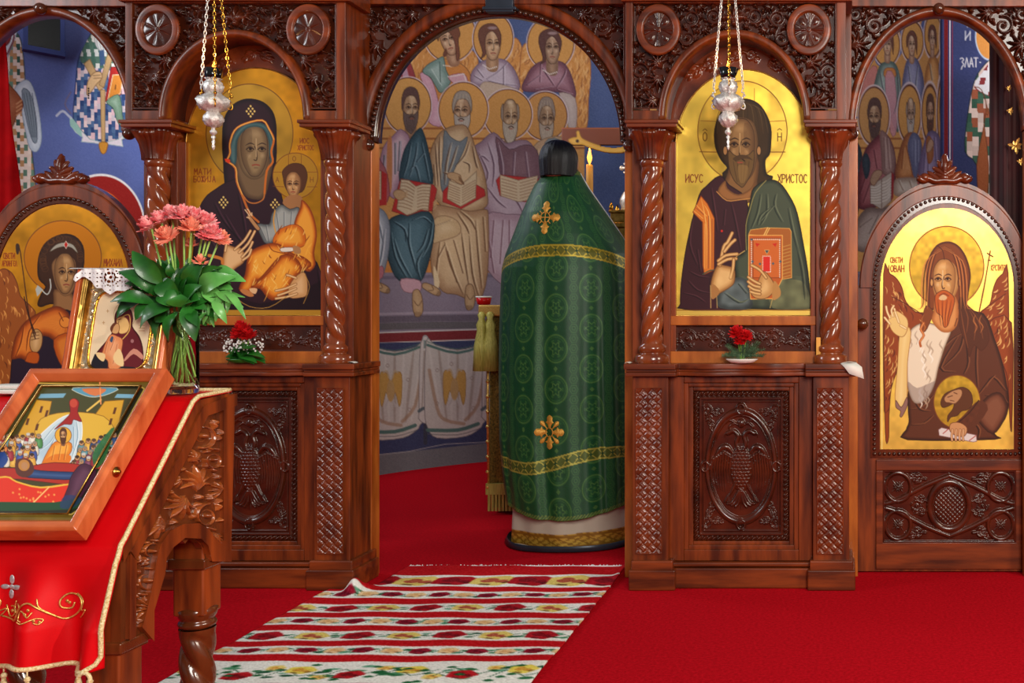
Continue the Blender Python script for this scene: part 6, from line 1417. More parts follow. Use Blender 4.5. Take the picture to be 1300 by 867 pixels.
# ------------------------------------------------------------------ reading stand with its cloth
XR,XL = -1.475,-1.96
def side(px,py,X=XR): Z = X*FP/(px-VX); return (Z-D, EYE-(py-VY)/FP*Z)
def lectern():
    T = thing('lectern',(-1.715,-1.87,0),'carved wooden sloping lectern on twisted legs, under a red satin cloth at the left','lectern')
    prof = [(-1.675,.914),(-1.80,.908),(-2.045,.628)]
    mb = MB()   # top board
    vs = []
    for x in (XL,XR+.006):
        for y,z in prof: vs += [(x,y,z)]
        for y,z in reversed(prof): vs += [(x,y+.004,z-.024)]
    mb.add(vs,[tuple(range(6)),tuple(range(11,5,-1))]+[(i,(i+1)%6,6+(i+1)%6,6+i) for i in range(6)])
    mb.build('top_board','wood',T,bevel=.002)
    out = [(295,500),(254,514),(161,703),(153,832),(189,815),(188,775),(196,748),(202,735),(202,719),(206,706),(213,695),(221,687),(228,683),(235,690),(240,684),(249,684),(256,689),(260,698),(262,712),(287,712),(290,600)]
    for xx,nm in ((XR,1),(XL+.03,0)):
        tp = [(153,708),(161,703),(254,514),(296,500)]; bt = [(153,832),(188,816),(188.5,775),(196,748),(201.5,735),(202,719),(206,706),(213,695),(221,687),(228,683),(235,690),(240,684),(249,684),(256,689),(260,698),(262,712),(287.5,712),(288,690),(296,510)]
        def fy(L_,x):
            for a_,b_ in zip(L_,L_[1:]):
                if a_[0] <= x <= b_[0] and b_[0] > a_[0]: return a_[1]+(b_[1]-a_[1])*(x-a_[0])/(b_[0]-a_[0])
            return L_[-1][1]
        xs_ = sorted(set([a_[0] for a_ in tp+bt])); mb = MB(); vs = []
        for x_ in xs_:
            for y_ in (fy(tp,x_),fy(bt,x_)):
                q = side(x_,y_); vs += [(xx,q[0],q[1]),(xx-.02,q[0],q[1])]
        n = len(xs_); fs = []
        for i_ in range(n-1):
            a_ = i_*4; b_ = a_+4; fs += [(a_,b_,b_+2,a_+2),(a_+1,a_+3,b_+3,b_+1),(a_,a_+1,b_+1,b_),(a_+2,b_+2,b_+3,a_+3)]
        mb.add(vs,fs+[(0,2,3,1),((n-1)*4,(n-1)*4+1,(n-1)*4+3,(n-1)*4+2)])
        sp = mb.build('side_panel','dwood',T)
        if not nm: continue
        reg = [(261,530),(279,521),(279,686),(266,682),(258,670),(245,662),(226,663),(208,672),(196,688),(190,712),(186,745),(178,780),(172,794),(167,794),(167,716),(182,684),(216,616),(244,560)]
        hf = Hf(160,526,282,798,2.0); pp = cr(reg,2,True); B=(slice(0,hf.ny),slice(0,hf.nx)); sd = hf.sdist(pp,B)
        for cx,cy,rr,a,d in () and ((266,552,8,0,1),(256,580,9,2,-1),(270,610,7,1,1),(243,606,8,4,-1),(262,638,8,0,1),(232,634,8,2,1),(248,650,6,5,-1),(214,660,7,1,-1),(196,684,6,3,1),(180,716,6,0,1),(178,745,6,2,-1),(172,772,4,0,1),(272,668,5,0,-1),(222,646,5,1,1)):
            hf.scroll(cx,cy,rr*1.25,a,d,1,leaves=5,w=rr*.5)
        def rok(x,y,R):
            c=False
            for i_ in range(len(pp)):
                ax,ay=pp[i_-1]; bx,by=pp[i_]
                if (ay>y)!=(by>y) and x<(bx-ax)*(y-ay)/(by-ay)+ax: c = not c
            return c
        rinceau(hf,164,530,281,796,rok,(19,14,10,7,4.5),11,1)
        Z = XR*FP/(hf.X-VX); W = np.stack([np.full(Z.shape,XR-.006)+.022*hf.H*np.clip(-sd/1.5,0,1),Z-D,EYE-(hf.Y-VY)/FP*Z],-1)
        grid_mesh('carved_openwork',W,None,sd<.3,'carved3',sp)
        def strip(outer,inner,t,name,mat='wood'):
            q = [side(*a) for a in outer+inner[::-1]]; m = len(q); mb = MB()
            mb.add([(XR+t,y,z) for y,z in q]+[(XR-.004,y,z) for y,z in q],[tuple(range(m)),tuple(range(2*m-1,m-1,-1))]+[(i,(i+1)%m,m+(i+1)%m,m+i) for i in range(m)]); mb.build(name,mat,sp,bevel=.0015)
        strip([(174,796),(181,770),(187,742),(191,715),(197,692),(209,675),(226,666),(246,665),(259,673),(267,686),(287,688)],[(188,812),(188,775),(196,748),(202,728),(204,708),(213,694),(228,682),(249,683),(258,692),(263,712),(287,712)],.0125,'arch_band')
        strip([(295,500),(253,516),(161,700)],[(295,514),(258,527),(166,709)],.0112,'slope_rail'); strip([(279,506),(279,690)],[(293,500),(288,690)],.010,'corner_stile'); strip([(160,704),(159,812)],[(167,712),(166,808)],.010,'corner_stile')
    for lx in (XR-.0385,XL+.045):
        for ly,zt in ((-1.725,.425),(-2.008,.31)):
            mb = MB(); w = .036; top = .528 if ly>-1.8 else .425
            mb.box((lx-w,ly-w,zt-.02),(lx+w,ly+w,top+.12)); lg = mb.build('leg','dwood' if lx<-1.6 else 'wood',T,bevel=.006)
            mb = MB(); mb.box((lx-w-.008,ly-w-.008,top-.012),(lx+w+.008,ly+w+.008,top+.012)); mb.build('ledge_moulding','dwood',lg,bevel=.004)
            mb = MB(); mb.lathe([(.03,zt-.055),(.038,zt-.048),(.041,zt-.042),(.038,zt-.036),(.034,zt-.033),(.038,zt-.028),(.041,zt-.02),(.043,zt-.008),(.036,zt-.002)],(lx,ly,0),28)
            mb.lathe([(.03,0),(.045,.002),(.046,.03),(.036,.045),(.03,.05)],(lx,ly,0),28)
            H = zt-.098; N=120; K=40; vs=[]
            for i in range(N+1):
                z=i/N; q=min(1,min(z,1-z)/.08); ss=q*q*(3-2*q)
                for k in range(K):
                    t=2*PI*k/K; ph=3*t+2*PI*z*H/.078; fr=1.04-.32*ss*(1-abs(math.cos(ph/2))**.8); vs.append((lx+.037*fr*math.cos(t),ly+.037*fr*math.sin(t),.045+H*z))
            mb.add(vs,[(i*K+k,i*K+(k+1)%K,(i+1)*K+(k+1)%K,(i+1)*K+k) for i in range(N) for k in range(K)])
            mb.build('twisted_shaft','dwood',lg,smooth=True)
    mb = MB(); mb.box((XL+.06,-1.715,.70),(XR-.03,-1.70,.90)); mb.build('back_apron','dwood',T)
lectern()
# cloth
prof = [(-1.672,.922),(-1.74,.919),(-1.795,.917),(-1.815,.908),(-2.04,.650),(-2.056,.634),(-2.064,.60),(-2.066,.404)]
def cpt(u,v):
    """u 0 left..1 right, v 0 rear..1 hem"""
    L = [0]; 
    for a,b in zip(prof,prof[1:]): L.append(L[-1]+math.hypot(b[0]-a[0],b[1]-a[1]))
    d = v*L[-1]
    for i in range(len(L)-1):
        if d <= L[i+1]+1e-9: break
    t = (d-L[i])/(L[i+1]-L[i]); y = prof[i][0]+(prof[i+1][0]-prof[i][0])*t; z = prof[i][1]+(prof[i+1][1]-prof[i][1])*t
    x = -1.985+(u)*(-1.463+1.985)
    k = max(0,(.62-z)/.22)
    if k > 0:
        s = .014*math.sin(x*34+k*1.2)+.010*math.sin(x*61-k*2.2+1)+.006*math.sin(x*22+k*5)
        s += .018*math.sin(x*46+3.1*k*math.sin(x*9)+k*3); y -= min(1,k*1.6)*(s+.036)*.9; x += .006*k*math.sin(k*4)*u; z += .004*math.sin(x*30)*k*k
    return (x,y,z)
def lectern_cloth():
    nu,nv = 130,170; W = np.array([[cpt(i/nu,j/nv) for i in range(nu+1)] for j in range(nv+1)])
    T = grid_mesh('lectern_cloth',W,None,None,'redcloth',None,(-1.72,-1.87,.9)); tag(T,'bright red satin cloth with gold embroidery draped over the sloping lectern','cloth')
    so = T.modifiers.new('t','SOLIDIFY'); so.thickness=.003; so.offset = -1
    up = lambda p,o=.004: (p[0],p[1]-o,p[2]+o*.6)
    mb = MB(); e = [up(cpt(0.995,j/60)) for j in range(0,59)]+[up(cpt(.985,.985)),up(cpt(.96,.995))]+[up(cpt(1-i/60,.999)) for i in range(3,60)]
    mb.tube(e,.0048,8); c = cpt(.965,.998); mb.tube([(c[0]+.012*math.cos(t),c[1]-.008,c[2]-.012+.014*math.sin(t)) for t in [2*PI*i/16 for i in range(16)]],.004,7,closed=True)
    mb.tube([up(cpt(i/30,.002)) for i in range(31)],.0048,8)
    mb.build('cord_edging','cord',T,smooth=True)
    vfront = lambda z: .0
    def fp(px,py):
        """point of the hanging front under a pixel"""
        Z = 2.12; x = (px-VX)/FP*Z; z = EYE-(py-VY)/FP*Z; u = (x+1.985)/.522; L=.0
        tot = 1.0; best=None
        lo,hi = .5,1.0
        for _ in range(22):
            m=(lo+hi)/2
            if cpt(u,m)[2] > z: lo=m
            else: hi=m
        p = cpt(u,lo); return (p[0],p[1]-.003,p[2])
    mb = MB()
    def st(pts,r=.0014): mb.tube([fp(*p) for p in cr(pts,4)],r,5)
    k = 4.333
    for base in (0,-104,-208):
        T_ = lambda pts: [(base+x/k,720+y/k) for x,y in pts]
        st(T_([(0,270),(60,285),(110,280),(150,210),(200,180),(240,200),(300,250),(350,285),(400,260),(430,215),(410,165),(360,150),(325,180),(330,220),(370,230),(385,200)]),.0019)
        st(T_([(240,160),(250,195),(270,220),(320,265)]),.0015); st(T_([(160,275),(200,280),(250,260),(280,270),(270,290),(250,280)])); st(T_([(400,150),(440,190),(430,240),(470,230),(460,250),(430,280)])); 
        st(T_([(190,270),(165,260),(170,220),(200,230),(220,250),(235,225)])); st(T_([(20,210),(45,270),(90,250),(80,215),(50,215)])); st(T_([(100,180),(90,215),(110,240)])); st(T_([(130,190),(150,205)]))
        for x,y in ((205,235),(360,200),(60,240),(350,190),(215,215),(270,280),(250,270)):
            p = fp(base+x/k,720+y/k); mb.sphere(p,.0035,8,sy=.5)
    mb.build('gold_scroll_embroidery','thread',T,smooth=True)
    mb = MB()
    for dx,dy,sx,sz in ((0,-9,3.2,6),(0,9,3.2,6),(-9,0,6,3.2),(9,0,6,3.2),(0,0,3,3)):
        p = fp(10.5+dx,746+dy); mb.sphere(p,2.1/FP*1.0,12,sx=sx,sy=.9,sz=sz)
    mb.build('silver_cross_embroidery','silverthread',T,smooth=True)
    for px in (-74,-30,15,60,101,137):
        p = fp(px,838); mb = MB(); x,y,z = p; z = cpt((x+1.985)/.522,1)[2]
        mb.tube([(x,y-.002,z),(x,y-.002,z-.012)],.0015,5); mb.sphere((x,y-.002,z-.016),.006,10); mb.lathe([(.009,z-.075),(.0085,z-.05),(.0055,z-.03),(.003,z-.02)],(x,y-.002,0),14,mod=lambda t,z:1+.12*math.cos(7*t))
        mb.build('tassel','cord',T,smooth=True)
lectern_cloth()

def plane_map(p0, n):
    def f(px,py,Y=0):
        a = (px-VX)/FP; b = -(py-VY)/FP; Z = (n[1]*(D+p0[1])+n[2]*(p0[2]-EYE))/(n[1]+n[2]*b); return (a*Z, Z-D, EYE+b*Z)
    return f
def framed(T, x0,x1, low, high, t, fw, mat, lift=0):
    """frame lying on the line low->high (Y,Z), thickness t; returns helper giving points (x, s along, h above)"""
    u = Vector((0,high[0]-low[0],high[1]-low[1])); L = u.length; u.normalize(); n = Vector((0,-u.z,u.y)) if u.z*0-u.y*-1 >= 0 else Vector((0,u.z,-u.y))
    o = Vector((0,low[0],low[1]))
    def pt(x,s,h): v = o+u*s+n*h; return (x,v.y,v.z)
    return pt, L, u, n
def festal_icon():
    x0,x1 = -1.828,-1.52; T = thing('festal_icon',(-1.674,-1.93,.79),'framed icon of a crowded burial scene, lying on the sloping red cloth','icon')
    pt,L,u,n = framed(T,x0,x1,(-2.078,.652),(-1.797,.958),.045,.032,'')
    mb = MB(); fw = .030; t = .045
    def bar(a,b,c,d,ai,bi,ci,di): pass
    prof_ = [(0,0),(0,t-.006),(.006,t),(fw*.6,t),(fw,t-.014),(fw,0)]
    rings = []
    for q,h in prof_: rings.append([pt(x0+q,q,h),pt(x1-q,q,h),pt(x1-q,L-q,h),pt(x0+q,L-q,h)])
    vs = [p for r in rings for p in r]; m = len(rings)
    mb.add(vs,[(i*4+k,i*4+(k+1)%4,((i+1)%m)*4+(k+1)%4,((i+1)%m)*4+k) for i in range(m) for k in range(4)])
    mb.build('frame','framewood',T,bevel=.002)
    mb = MB(); mb.add([pt(x0+.02,.02,0.002),pt(x1-.02,.02,.002),pt(x1-.02,L-.02,.002),pt(x0+.02,L-.02,.002),pt(x0+.02,.02,.026),pt(x1-.02,.02,.026),pt(x1-.02,L-.02,.026),pt(x0+.02,L-.02,.026)],[(0,3,2,1),(4,5,6,7),(0,1,5,4),(1,2,6,5),(2,3,7,6),(3,0,4,7)]); mb.build('backing_board','wood',T)
    h = .0275; p0 = pt(0,0,h); mp = plane_map(p0,n)
    cv = Cv(-150,470,215,690,1.5,(120,96,30),.4); cv.blotch(.12,10,71)
    cv.at(0,390,2.891)
    # gilt inner moulding
    q = [(100,278),(515,290),(530,300),(285,745),(262,760),(-330,760),(-330,750)]
    cv.poly(q,(40,40,26),sm=1,edge=(206,176,84),ew=1.6,metal=0)
    cv.poly([(120,290),(505,300),(272,735),(-310,735)],(70,64,30),sm=1)
    cv.poly([(150,296),(480,300),(430,440),(60,440)],(70,70,36),sm=1)
    # sky arc, buildings, mountains
    cv.poly([(268,296),(428,296),(400,318),(345,330),(300,320)],(90,150,176),edge=(220,220,200),ew=.7); cv.poly([(300,300),(390,300),(350,326)],(214,120,70))
    cv.poly([(150,318),(243,316),(232,332),(140,334)],(120,170,196),sm=1); cv.poly([(430,318),(500,320),(490,334),(420,332)],(120,170,196),sm=1)
    ob=(214,160,44); od=(140,92,20)
    cv.poly([(135,340),(190,345),(178,400),(205,410),(140,480),(60,480)],ob,sm=1,edge=od,ew=.8); cv.poly([(385,345),(455,340),(430,450),(400,470),(330,420)],ob,sm=1,edge=od,ew=.8)
    cv.poly([(150,410),(250,385),(380,400),(420,470),(310,500),(140,480)],(222,176,60),edge=od,ew=.8)
    for x,y in ((150,375),(135,440),(100,420),(170,390),(420,380),(405,420)): cv.poly([(x,y-12),(x+9,y-12),(x+2,y+12),(x-7,y+12)],(96,50,20),sm=1)
    # white mandorla
    cv.poly([(110,520),(190,430),(250,395),(290,400),(302,450),(290,520),(250,575),(160,590)],(206,220,226),edge=(240,244,248),ew=1,hi=(170,196,214),k=6)
    cv.folds([[(150,500),(200,440),(250,410)],[(170,550),(200,480),(230,440)],[(280,420),(285,480),(260,560)],[(140,530),(180,500),(200,470)],[(270,440),(270,520)]],(130,160,180),(245,250,255),1,.8)
    cv.poly([(255,345),(275,335),(290,350),(285,385),(300,420),(270,412),(262,430),(235,430),(200,448),(250,400),(258,380)],(160,34,30),edge=(90,14,14),ew=.6); cv.ell(270,352,14,16,(196,70,50)); cv.line([(320,380),(370,340)],2.4,(232,190,90)); cv.line([(366,265),(370,355)],1.6,(240,150,90))
    # main standing figure
    cv.poly([(190,505),(222,490),(262,500),(255,540),(205,560),(165,580),(155,570)],(226,130,30),edge=(140,66,14),ew=.7,hi=(246,176,70),k=3); cv.poly([(150,575),(200,540),(260,545),(240,585),(150,592)],(224,120,26))
    cv.folds([[(200,510),(190,560)],[(225,500),(215,560)],[(245,505),(235,560)]],(150,70,14),(250,200,110),.9,.8)
    cv.ell(232,470,30,30,(232,170,50),edge=(120,60,20),ew=.7); face(cv,232/2.891,390+472/2.891,4.6,7.5,d=-.3,skin=(206,150,96),dark=(130,80,50),hair=(90,50,26),style='short',beard=(90,50,26),lw=1)
    # crowds
    r = random.Random(5); cl=((60,80,150),(196,60,44),(70,130,70),(222,210,190),(120,60,90),(216,160,60),(40,70,120),(150,40,50),(226,130,70),(90,140,150))
    def crowd(x0,x1,yf,rows,n):
        for j in range(rows):
            for i in range(n):
                x = x0+(x1-x0)*i/(n-1)+r.uniform(-5,5)+j*(-9 if x0<200 else -8); y = yf(x)+j*22+r.uniform(-5,5); c = r.choice(cl)
                cv.poly([(x-14,y+40),(x-13,y+10),(x,y+2),(x+13,y+12),(x+12,y+42)],c,edge=(50,30,30),ew=.5,hi=tuple(min(255,v+50) for v in c),k=3)
                cv.ell(x,y,8.5,9,(206,156,110),edge=(80,40,26),ew=.5); cv.ell(x,y-5,8,5.5,r.choice(((90,60,40),(200,196,190),(60,36,26),(150,130,110)))); cv.line([(x-3,y+2),(x+3,y+2)],.6,(80,40,26))
    crowd(60,140,lambda x:475,4,5); crowd(-120,50,lambda x:480,4,9); crowd(300,415,lambda x:500-(x-300)*.28,4,6)
    cv.poly([(385,560),(420,440),(370,490),(340,540),(350,590)],(44,110,60),a=.9); cv.poly([(30,560),(0,600),(-40,640),(-20,560),(10,530)],(40,70,140))
    # bier and reclining figure
    cv.poly([(-200,600),(20,590),(80,590),(200,570),(340,590),(290,650),(150,640),(40,630),(-200,640)],(176,44,30),edge=(90,20,10),ew=.8)
    cv.poly([(60,600),(95,590),(150,600),(260,605),(330,610),(270,632),(150,628),(90,622)],(40,62,110),edge=(20,26,50),ew=.8,hi=(80,110,160),k=3); cv.poly([(60,560),(110,560),(125,600),(95,625),(60,610)],(90,50,40)); cv.ell(88,580,22,22,(190,130,60),edge=(90,40,20),ew=.7); cv.ell(90,582,12,14,(186,134,90))
    cv.poly([(-220,690),(0,625),(60,640),(150,660),(262,650),(240,700),(225,735),(-240,735)],(222,50,26),edge=(240,190,70),ew=1); cv.line([(-100,640),(20,622),(60,640),(150,662),(262,648)],2,(232,180,60))
    for i in range(22): x,y = r.uniform(-120,235),r.uniform(665,715); cv.ell(x,y,4,4,(244,170,80),a=.8)
    cv.line([(120,720),(150,690),(180,660)],1.5,(250,200,120)); cv.poly([(262,620),(300,575),(345,590),(350,620),(310,680),(270,730),(230,720),(250,660)],(76,36,60),edge=(40,14,30),ew=.8,hi=(110,66,90),k=5)
    cv.poly([(-240,715),(60,715),(200,716),(290,700),(265,742),(-260,745)],(36,76,46)); cv.poly([(240,690),(300,700),(270,735),(220,735)],(40,60,110),a=.7)
    cv.at(0,0,1); x,y,z = mp(cv.X,cv.Y); s = ((y-p0[1])*u.y+(z-p0[2])*u.z)
    keep = (x>x0+fw-.004)&(x<x1-fw+.004)&(s>fw-.004)&(s<L-fw+.004)
    grid_mesh('painting',np.stack([x,y,z],-1),cv.C,keep,'icon',T)
    mb = MB(); c = Vector(pt(x1,L*.36,t*.5)); mb.lathe([(.011,0),(.011,.003),(.006,.006),(.003,.010)],tuple(c),16,ax=Matrix.Rotation(PI/2,3,'Y')); mb.build('brass_screw','brass',T,smooth=True)
    mb = MB()
    ins = .014; q = fw+ins
    mb.tube([pt(x0+q,q,h+.003),pt(x1-q,q,h+.003),pt(x1-q,L-q,h+.003),pt(x0+q,L-q,h+.003)],.0028,8,closed=True); mb.build('gilt_fillet','brass',T,smooth=True)
festal_icon()
def small_icon():
    x0,x1 = -1.786,-1.557; T = thing('framed_icon',(-1.67,-1.77,.92),'small gold-framed icon of a mother hugging her child, standing upright behind the lying icon','icon')
    pt,L,u,n = framed(T,x0,x1,(-1.778,.925),(-1.715,1.208),.03,.03,'')
    if n.y > 0: n = -n
    o = Vector((0,-1.778,.925))
    def pt(x,s,h): v = o+u*s+n*h; return (x,v.y,v.z)
    def ring(pr,name,mat,q0):
        mb = MB(); vs = []
        for q,h in pr: q += q0; vs += [pt(x0+q,q,h),pt(x1-q,q,h),pt(x1-q,L-q,h),pt(x0+q,L-q,h)]
        m = len(pr); mb.add(vs,[(i*4+k,i*4+(k+1)%4,((i+1)%m)*4+(k+1)%4,((i+1)%m)*4+k) for i in range(m) for k in range(4)]); return mb.build(name,mat,T,bevel=.001)
    ring([(0,-.012),(0,.022),(.004,.026),(.012,.024),(.013,-.012)],'wood_frame','framewood',0)
    ring([(0,0),(0,.018),(.004,.021),(.008,.016),(.012,.018),(.016,.010),(.018,0)],'gilt_frame','brass',.013)
    mb = MB(); mb.add([pt(x0+.01,.01,-.01),pt(x1-.01,.01,-.01),pt(x1-.01,L-.01,-.01),pt(x0+.01,L-.01,-.01),pt(x0+.01,.01,.004),pt(x1-.01,.01,.004),pt(x1-.01,L-.01,.004),pt(x0+.01,L-.01,.004)],[(0,3,2,1),(4,5,6,7),(0,1,5,4),(1,2,6,5),(2,3,7,6),(3,0,4,7)]); mb.build('backing_board','wood',T)
    # chased corner metal
    p0 = pt(0,0,.006); mp = plane_map(p0,n)
    hf = Hf(84,346,213,500,2.0); rr = random.Random(3)
    for i in range(260):
        x,y = rr.uniform(86,212),rr.uniform(350,500); hf.leaf(x,y,rr.uniform(0,6.3),5,rr.uniform(.5,1),bend=1,n=1)
    x,y,z = mp(hf.X,hf.Y); s = (y-p0[1])*u.y+(z-p0[2])*u.z; w = .030
    W = np.stack([x,y+n.y*.006*hf.H,z+n.z*.006*hf.H],-1); cxm = (x0+x1)/2; hw = (x1-x0)/2-.046; hh = L/2-.052
    inner = (np.abs(x-cxm)/hw)**6+(np.abs(s-L/2)/hh)**6 < 1
    grid_mesh('chased_metal_cover',W,None,(x>x0+w-.002)&(x<x1-w+.002)&(s>w-.002)&(s<L-w+.002)&~inner,'chased',T)
    cv = Cv(100,352,205,500,2.2,(236,216,180)); cv.at(80,330,5.781)
    cv.ell(455,405,80,95,None,edge=(200,176,130),ew=.8)
    rb=(104,32,40); rd=(60,16,22)
    cv.poly([(235,790),(240,700),(300,620),(350,560),(380,480),(385,400),(420,352),(460,345),(500,370),(515,430),(510,490),(560,560),(585,640),(590,730),(570,800),(300,900),(230,850)],rb,edge=rd,ew=.9,lo=rd,k=2)
    cv.poly([(235,690),(330,740),(330,800),(400,800),(420,780),(560,800),(560,900),(220,900)],(36,34,44)); 
    cv.poly([(395,440),(430,415),(470,430),(490,480),(470,530),(420,540),(405,500)],(232,190,120),edge=(150,100,60),ew=.7)
    cv.line([(425,425),(480,400),(495,440),(488,520),(440,580)],1.2,(220,180,90)); cv.line([(405,440),(430,432)],.8,(90,50,30)); cv.line([(412,450),(405,480),(415,488)],.8,(120,70,40))
    cv.poly([(350,500),(375,465),(410,470),(415,510),(400,540),(365,535)],(216,166,110),edge=(120,70,40),ew=.7); cv.poly([(350,500),(370,465),(400,462),(375,490),(360,530)],(110,60,40))
    cv.poly([(290,680),(310,620),(350,550),(400,560),(440,590),(430,680),(440,760),(400,800),(340,795),(330,740),(280,700)],(224,140,90),edge=(150,80,50),ew=.8,hi=(240,176,130),k=5); cv.folds([[(330,600),(310,680)],[(380,580),(350,660)],[(400,620),(370,760)]],(170,90,60),(250,200,160),.8,.8)
    cv.poly([(345,590),(360,560),(372,570),(362,605)],(60,80,110)); cv.poly([(370,710),(410,650),(440,700),(445,780),(390,760)],(240,206,150)); cv.poly([(245,680),(310,690),(300,745),(260,720)],(240,206,150))
    cv.poly([(450,730),(520,650),(590,700),(580,730),(520,690),(460,740)],(206,140,120)); cv.ell(510,595,12,14,(200,150,150),a=.7); cv.ell(430,375,8,8,(200,150,150),a=.7)
    for x_,y_ in ((330,375),(580,375),(300,460)): cv.line([(x_-8,y_),(x_+8,y_)],.8,(190,150,100)); cv.line([(x_,y_-10),(x_,y_+10)],.8,(190,150,100))
    for y_ in (480,500,520): cv.line([(560,y_),(600,y_)],.8,(200,160,110))
    cv.at(0,0,1); x,y,z = mp(cv.X,cv.Y); s = (y-p0[1])*u.y+(z-p0[2])*u.z
    inner = (np.abs(x-cxm)/(hw+.002))**6+(np.abs(s-L/2)/(hh+.002))**6 < 1
    grid_mesh('painting',np.stack([x,y+n.y*.001,z],-1),cv.C,inner,'icon',T)
    mb = MB(); mb.tube([pt(cxm+(abs(math.cos(t))**(1/3))*hw*np.sign(math.cos(t)),L/2+(abs(math.sin(t))**(1/3))*hh*np.sign(math.sin(t)),.008) for t in [2*PI*i/96 for i in range(96)]],.0032,6,closed=True); mb.build('oval_gilt_rim','gold',T,smooth=True)
    # lace runner over the top edge
    p1 = pt(0,0,.029); mq = plane_map(p1,n); g = Grid(92,338,206,376,3.0)
    poly_ = [(94,355),(97,349),(104,342),(108,341),(205,341),(205,366),(196,370),(190,362),(180,368),(172,362),(160,370),(150,369),(140,374),(130,366),(124,366),(116,357),(110,352),(104,352),(98,358)]
    B=(slice(0,g.ny),slice(0,g.nx)); sd = g.sdist(poly_,B)
    hole = np.zeros(sd.shape,bool)
    for cx_,cy_ in ((141,352),(185,352)):
        for i in range(10):
            a = i*.628; hole |= ((g.X-cx_-7*math.cos(a))**2/2.2+(g.Y-cy_-5.5*math.sin(a))**2/3.2)<1
        hole |= ((g.X-cx_)**2/3+(g.Y-cy_)**2/3)<1
        for i in range(14): a=i*.449; hole |= ((g.X-cx_-13*math.cos(a))**2+(g.Y-cy_-10*math.sin(a))**2/1.2)<.8
    hole |= (((g.X%5.1-2.5)**2+(g.Y%5.3-2.6)**2)<.5)&(sd<-2)
    x,y,z = mq(g.X,g.Y); rp = .002*np.sin(g.X*.5)
    T2 = grid_mesh('lace_doily',np.stack([x,y-.003+rp,z],-1),None,(sd<0)&~hole,'lace',None,(-1.67,-1.72,1.2)); tag(T2,'white lace cloth hanging over the top of the small framed icon','lace cloth')
    so = T2.modifiers.new('t','SOLIDIFY'); so.thickness=.0015
    mb = MB(); vs=[]; n_=30; zt = pt(0,L,0)
    for i in range(n_+1):
        xx = -1.80+i/n_*.25
        for yy,zz in ((-1.748,1.2115),(-1.735,1.2135),(-1.712,1.212),(-1.70,1.205),(-1.694,1.15),(-1.69,1.08)): vs.append((xx,yy+.002*math.sin(i*1.1),zz))
    mb.add(vs,[(i*6+k,(i+1)*6+k,(i+1)*6+k+1,i*6+k+1) for i in range(n_) for k in range(5)]); mb.build('back_fold','lace',T2,smooth=True)
small_icon()
# folded white slips at the left
T = thing('folded_napkin',(-1.90,-1.765,.922),'folded white napkin lying on the red cloth at the left end of the lectern','napkin')
mb = MB(); mb.box((-1.955,-1.80,.924),(-1.865,-1.735,.934)); mb.box((-1.95,-1.795,.935),(-1.868,-1.74,.944)); mb.build('folded_layers','white',T,bevel=.003)
mb = MB(); mb.add([(-1.875,-1.75,.946),(-1.835,-1.74,.948),(-1.832,-1.71,.972),(-1.872,-1.72,.976)],[(0,1,2,3)]); o=mb.build('turned_corner','white',T); so=o.modifiers.new('t','SOLIDIFY'); so.thickness=.002

# ------------------------------------------------------------------ flowers
def petal(mb,c,dirv,up,L,w,cup=.3):
    dirv = dirv.normalized(); s = dirv.cross(up).normalized(); vs=[]
    for t,ww in ((0,.35),(.35,.9),(.7,1),(1,.3)):
        q = c+dirv*L*t+up*L*cup*t*t
        vs += [q-s*w*ww*.5, q+up*w*-.12, q+s*w*ww*.5]
    mb.add([tuple(v) for v in vs],[(i*3+k,i*3+k+1,(i+1)*3+k+1,(i+1)*3+k) for i in range(3) for k in range(2)])
def flower_head(mb,c,r,up,rings=3,n=15,seed=0):
    up = Vector(up).normalized(); a = up.orthogonal().normalized(); b = up.cross(a); rr = random.Random(seed); c = Vector(c)
    for j in range(rings):
        for i in range(n-j*2):
            t = 2*PI*(i+j*.5)/(n-j*2)+rr.uniform(-.1,.1); e = .15+.45*j; d = (a*math.cos(t)+b*math.sin(t))*math.cos(e)+up*math.sin(e)
            petal(mb,c+up*.002*j,d,up,r*(1-.14*j)*rr.uniform(.88,1.08),r*.36,cup=.12+.12*j)
def leafm(mb,base,tip,w,droop=.2,nrm=None):
    base,tip = Vector(base),Vector(tip); d = tip-base; L = d.length; d.normalize(); nrm = (nrm or Vector((0,-.8,.6))).normalized(); s = d.cross(nrm).normalized(); up = s.cross(d).normalized(); vs=[]
    N=7
    for i in range(N+1):
        t=i/N; ww = w*math.sin(PI*min(.985,.04+t*.95))**.8*(1-.35*t)*1.25; q = base+d*L*t+up*(L*droop*math.sin(PI*t)*.9)-Vector((0,0,1))*L*droop*.4*t*t
        vs += [q-s*ww*.5+up*ww*.16, q-up*ww*.04, q+s*ww*.5+up*ww*.16]
    mb.add([tuple(v) for v in vs],[(i*3+k,i*3+k+1,(i+1)*3+k+1,(i+1)*3+k) for i in range(N) for k in range(2)])
VZ = 2.455; vc = ((232-VX)/FP*VZ, VZ-D)
def vp(px,py,dy=0): Z = VZ+dy; return ((px-VX)/FP*Z, Z-D, EYE-(py-VY)/FP*Z)
def vase():
    T = thing('glass_vase',(vc[0],vc[1],.921),'clear straight glass vase of cut flowers on the back edge of the lectern','vase')
    z0 = .922; z1 = z0+.200; r = .0335
    mb = MB(); mb.lathe([(.001,z0),(r-.003,z0),(r,z0+.003),(r,z1),(r-.001,z1+.001),(r-.0025,z1),(r-.0025,z0+.012),(.001,z0+.010)],(vc[0],vc[1],0),48); mb.build('glass_wall','glass',T,smooth=True)
    mb = MB(); mb.lathe([(.001,z0+.0125),(r-.0035,z0+.0125),(r-.0035,z0+.13),(.001,z0+.13)],(vc[0],vc[1],0),40); mb.build('water','water',T,smooth=True)
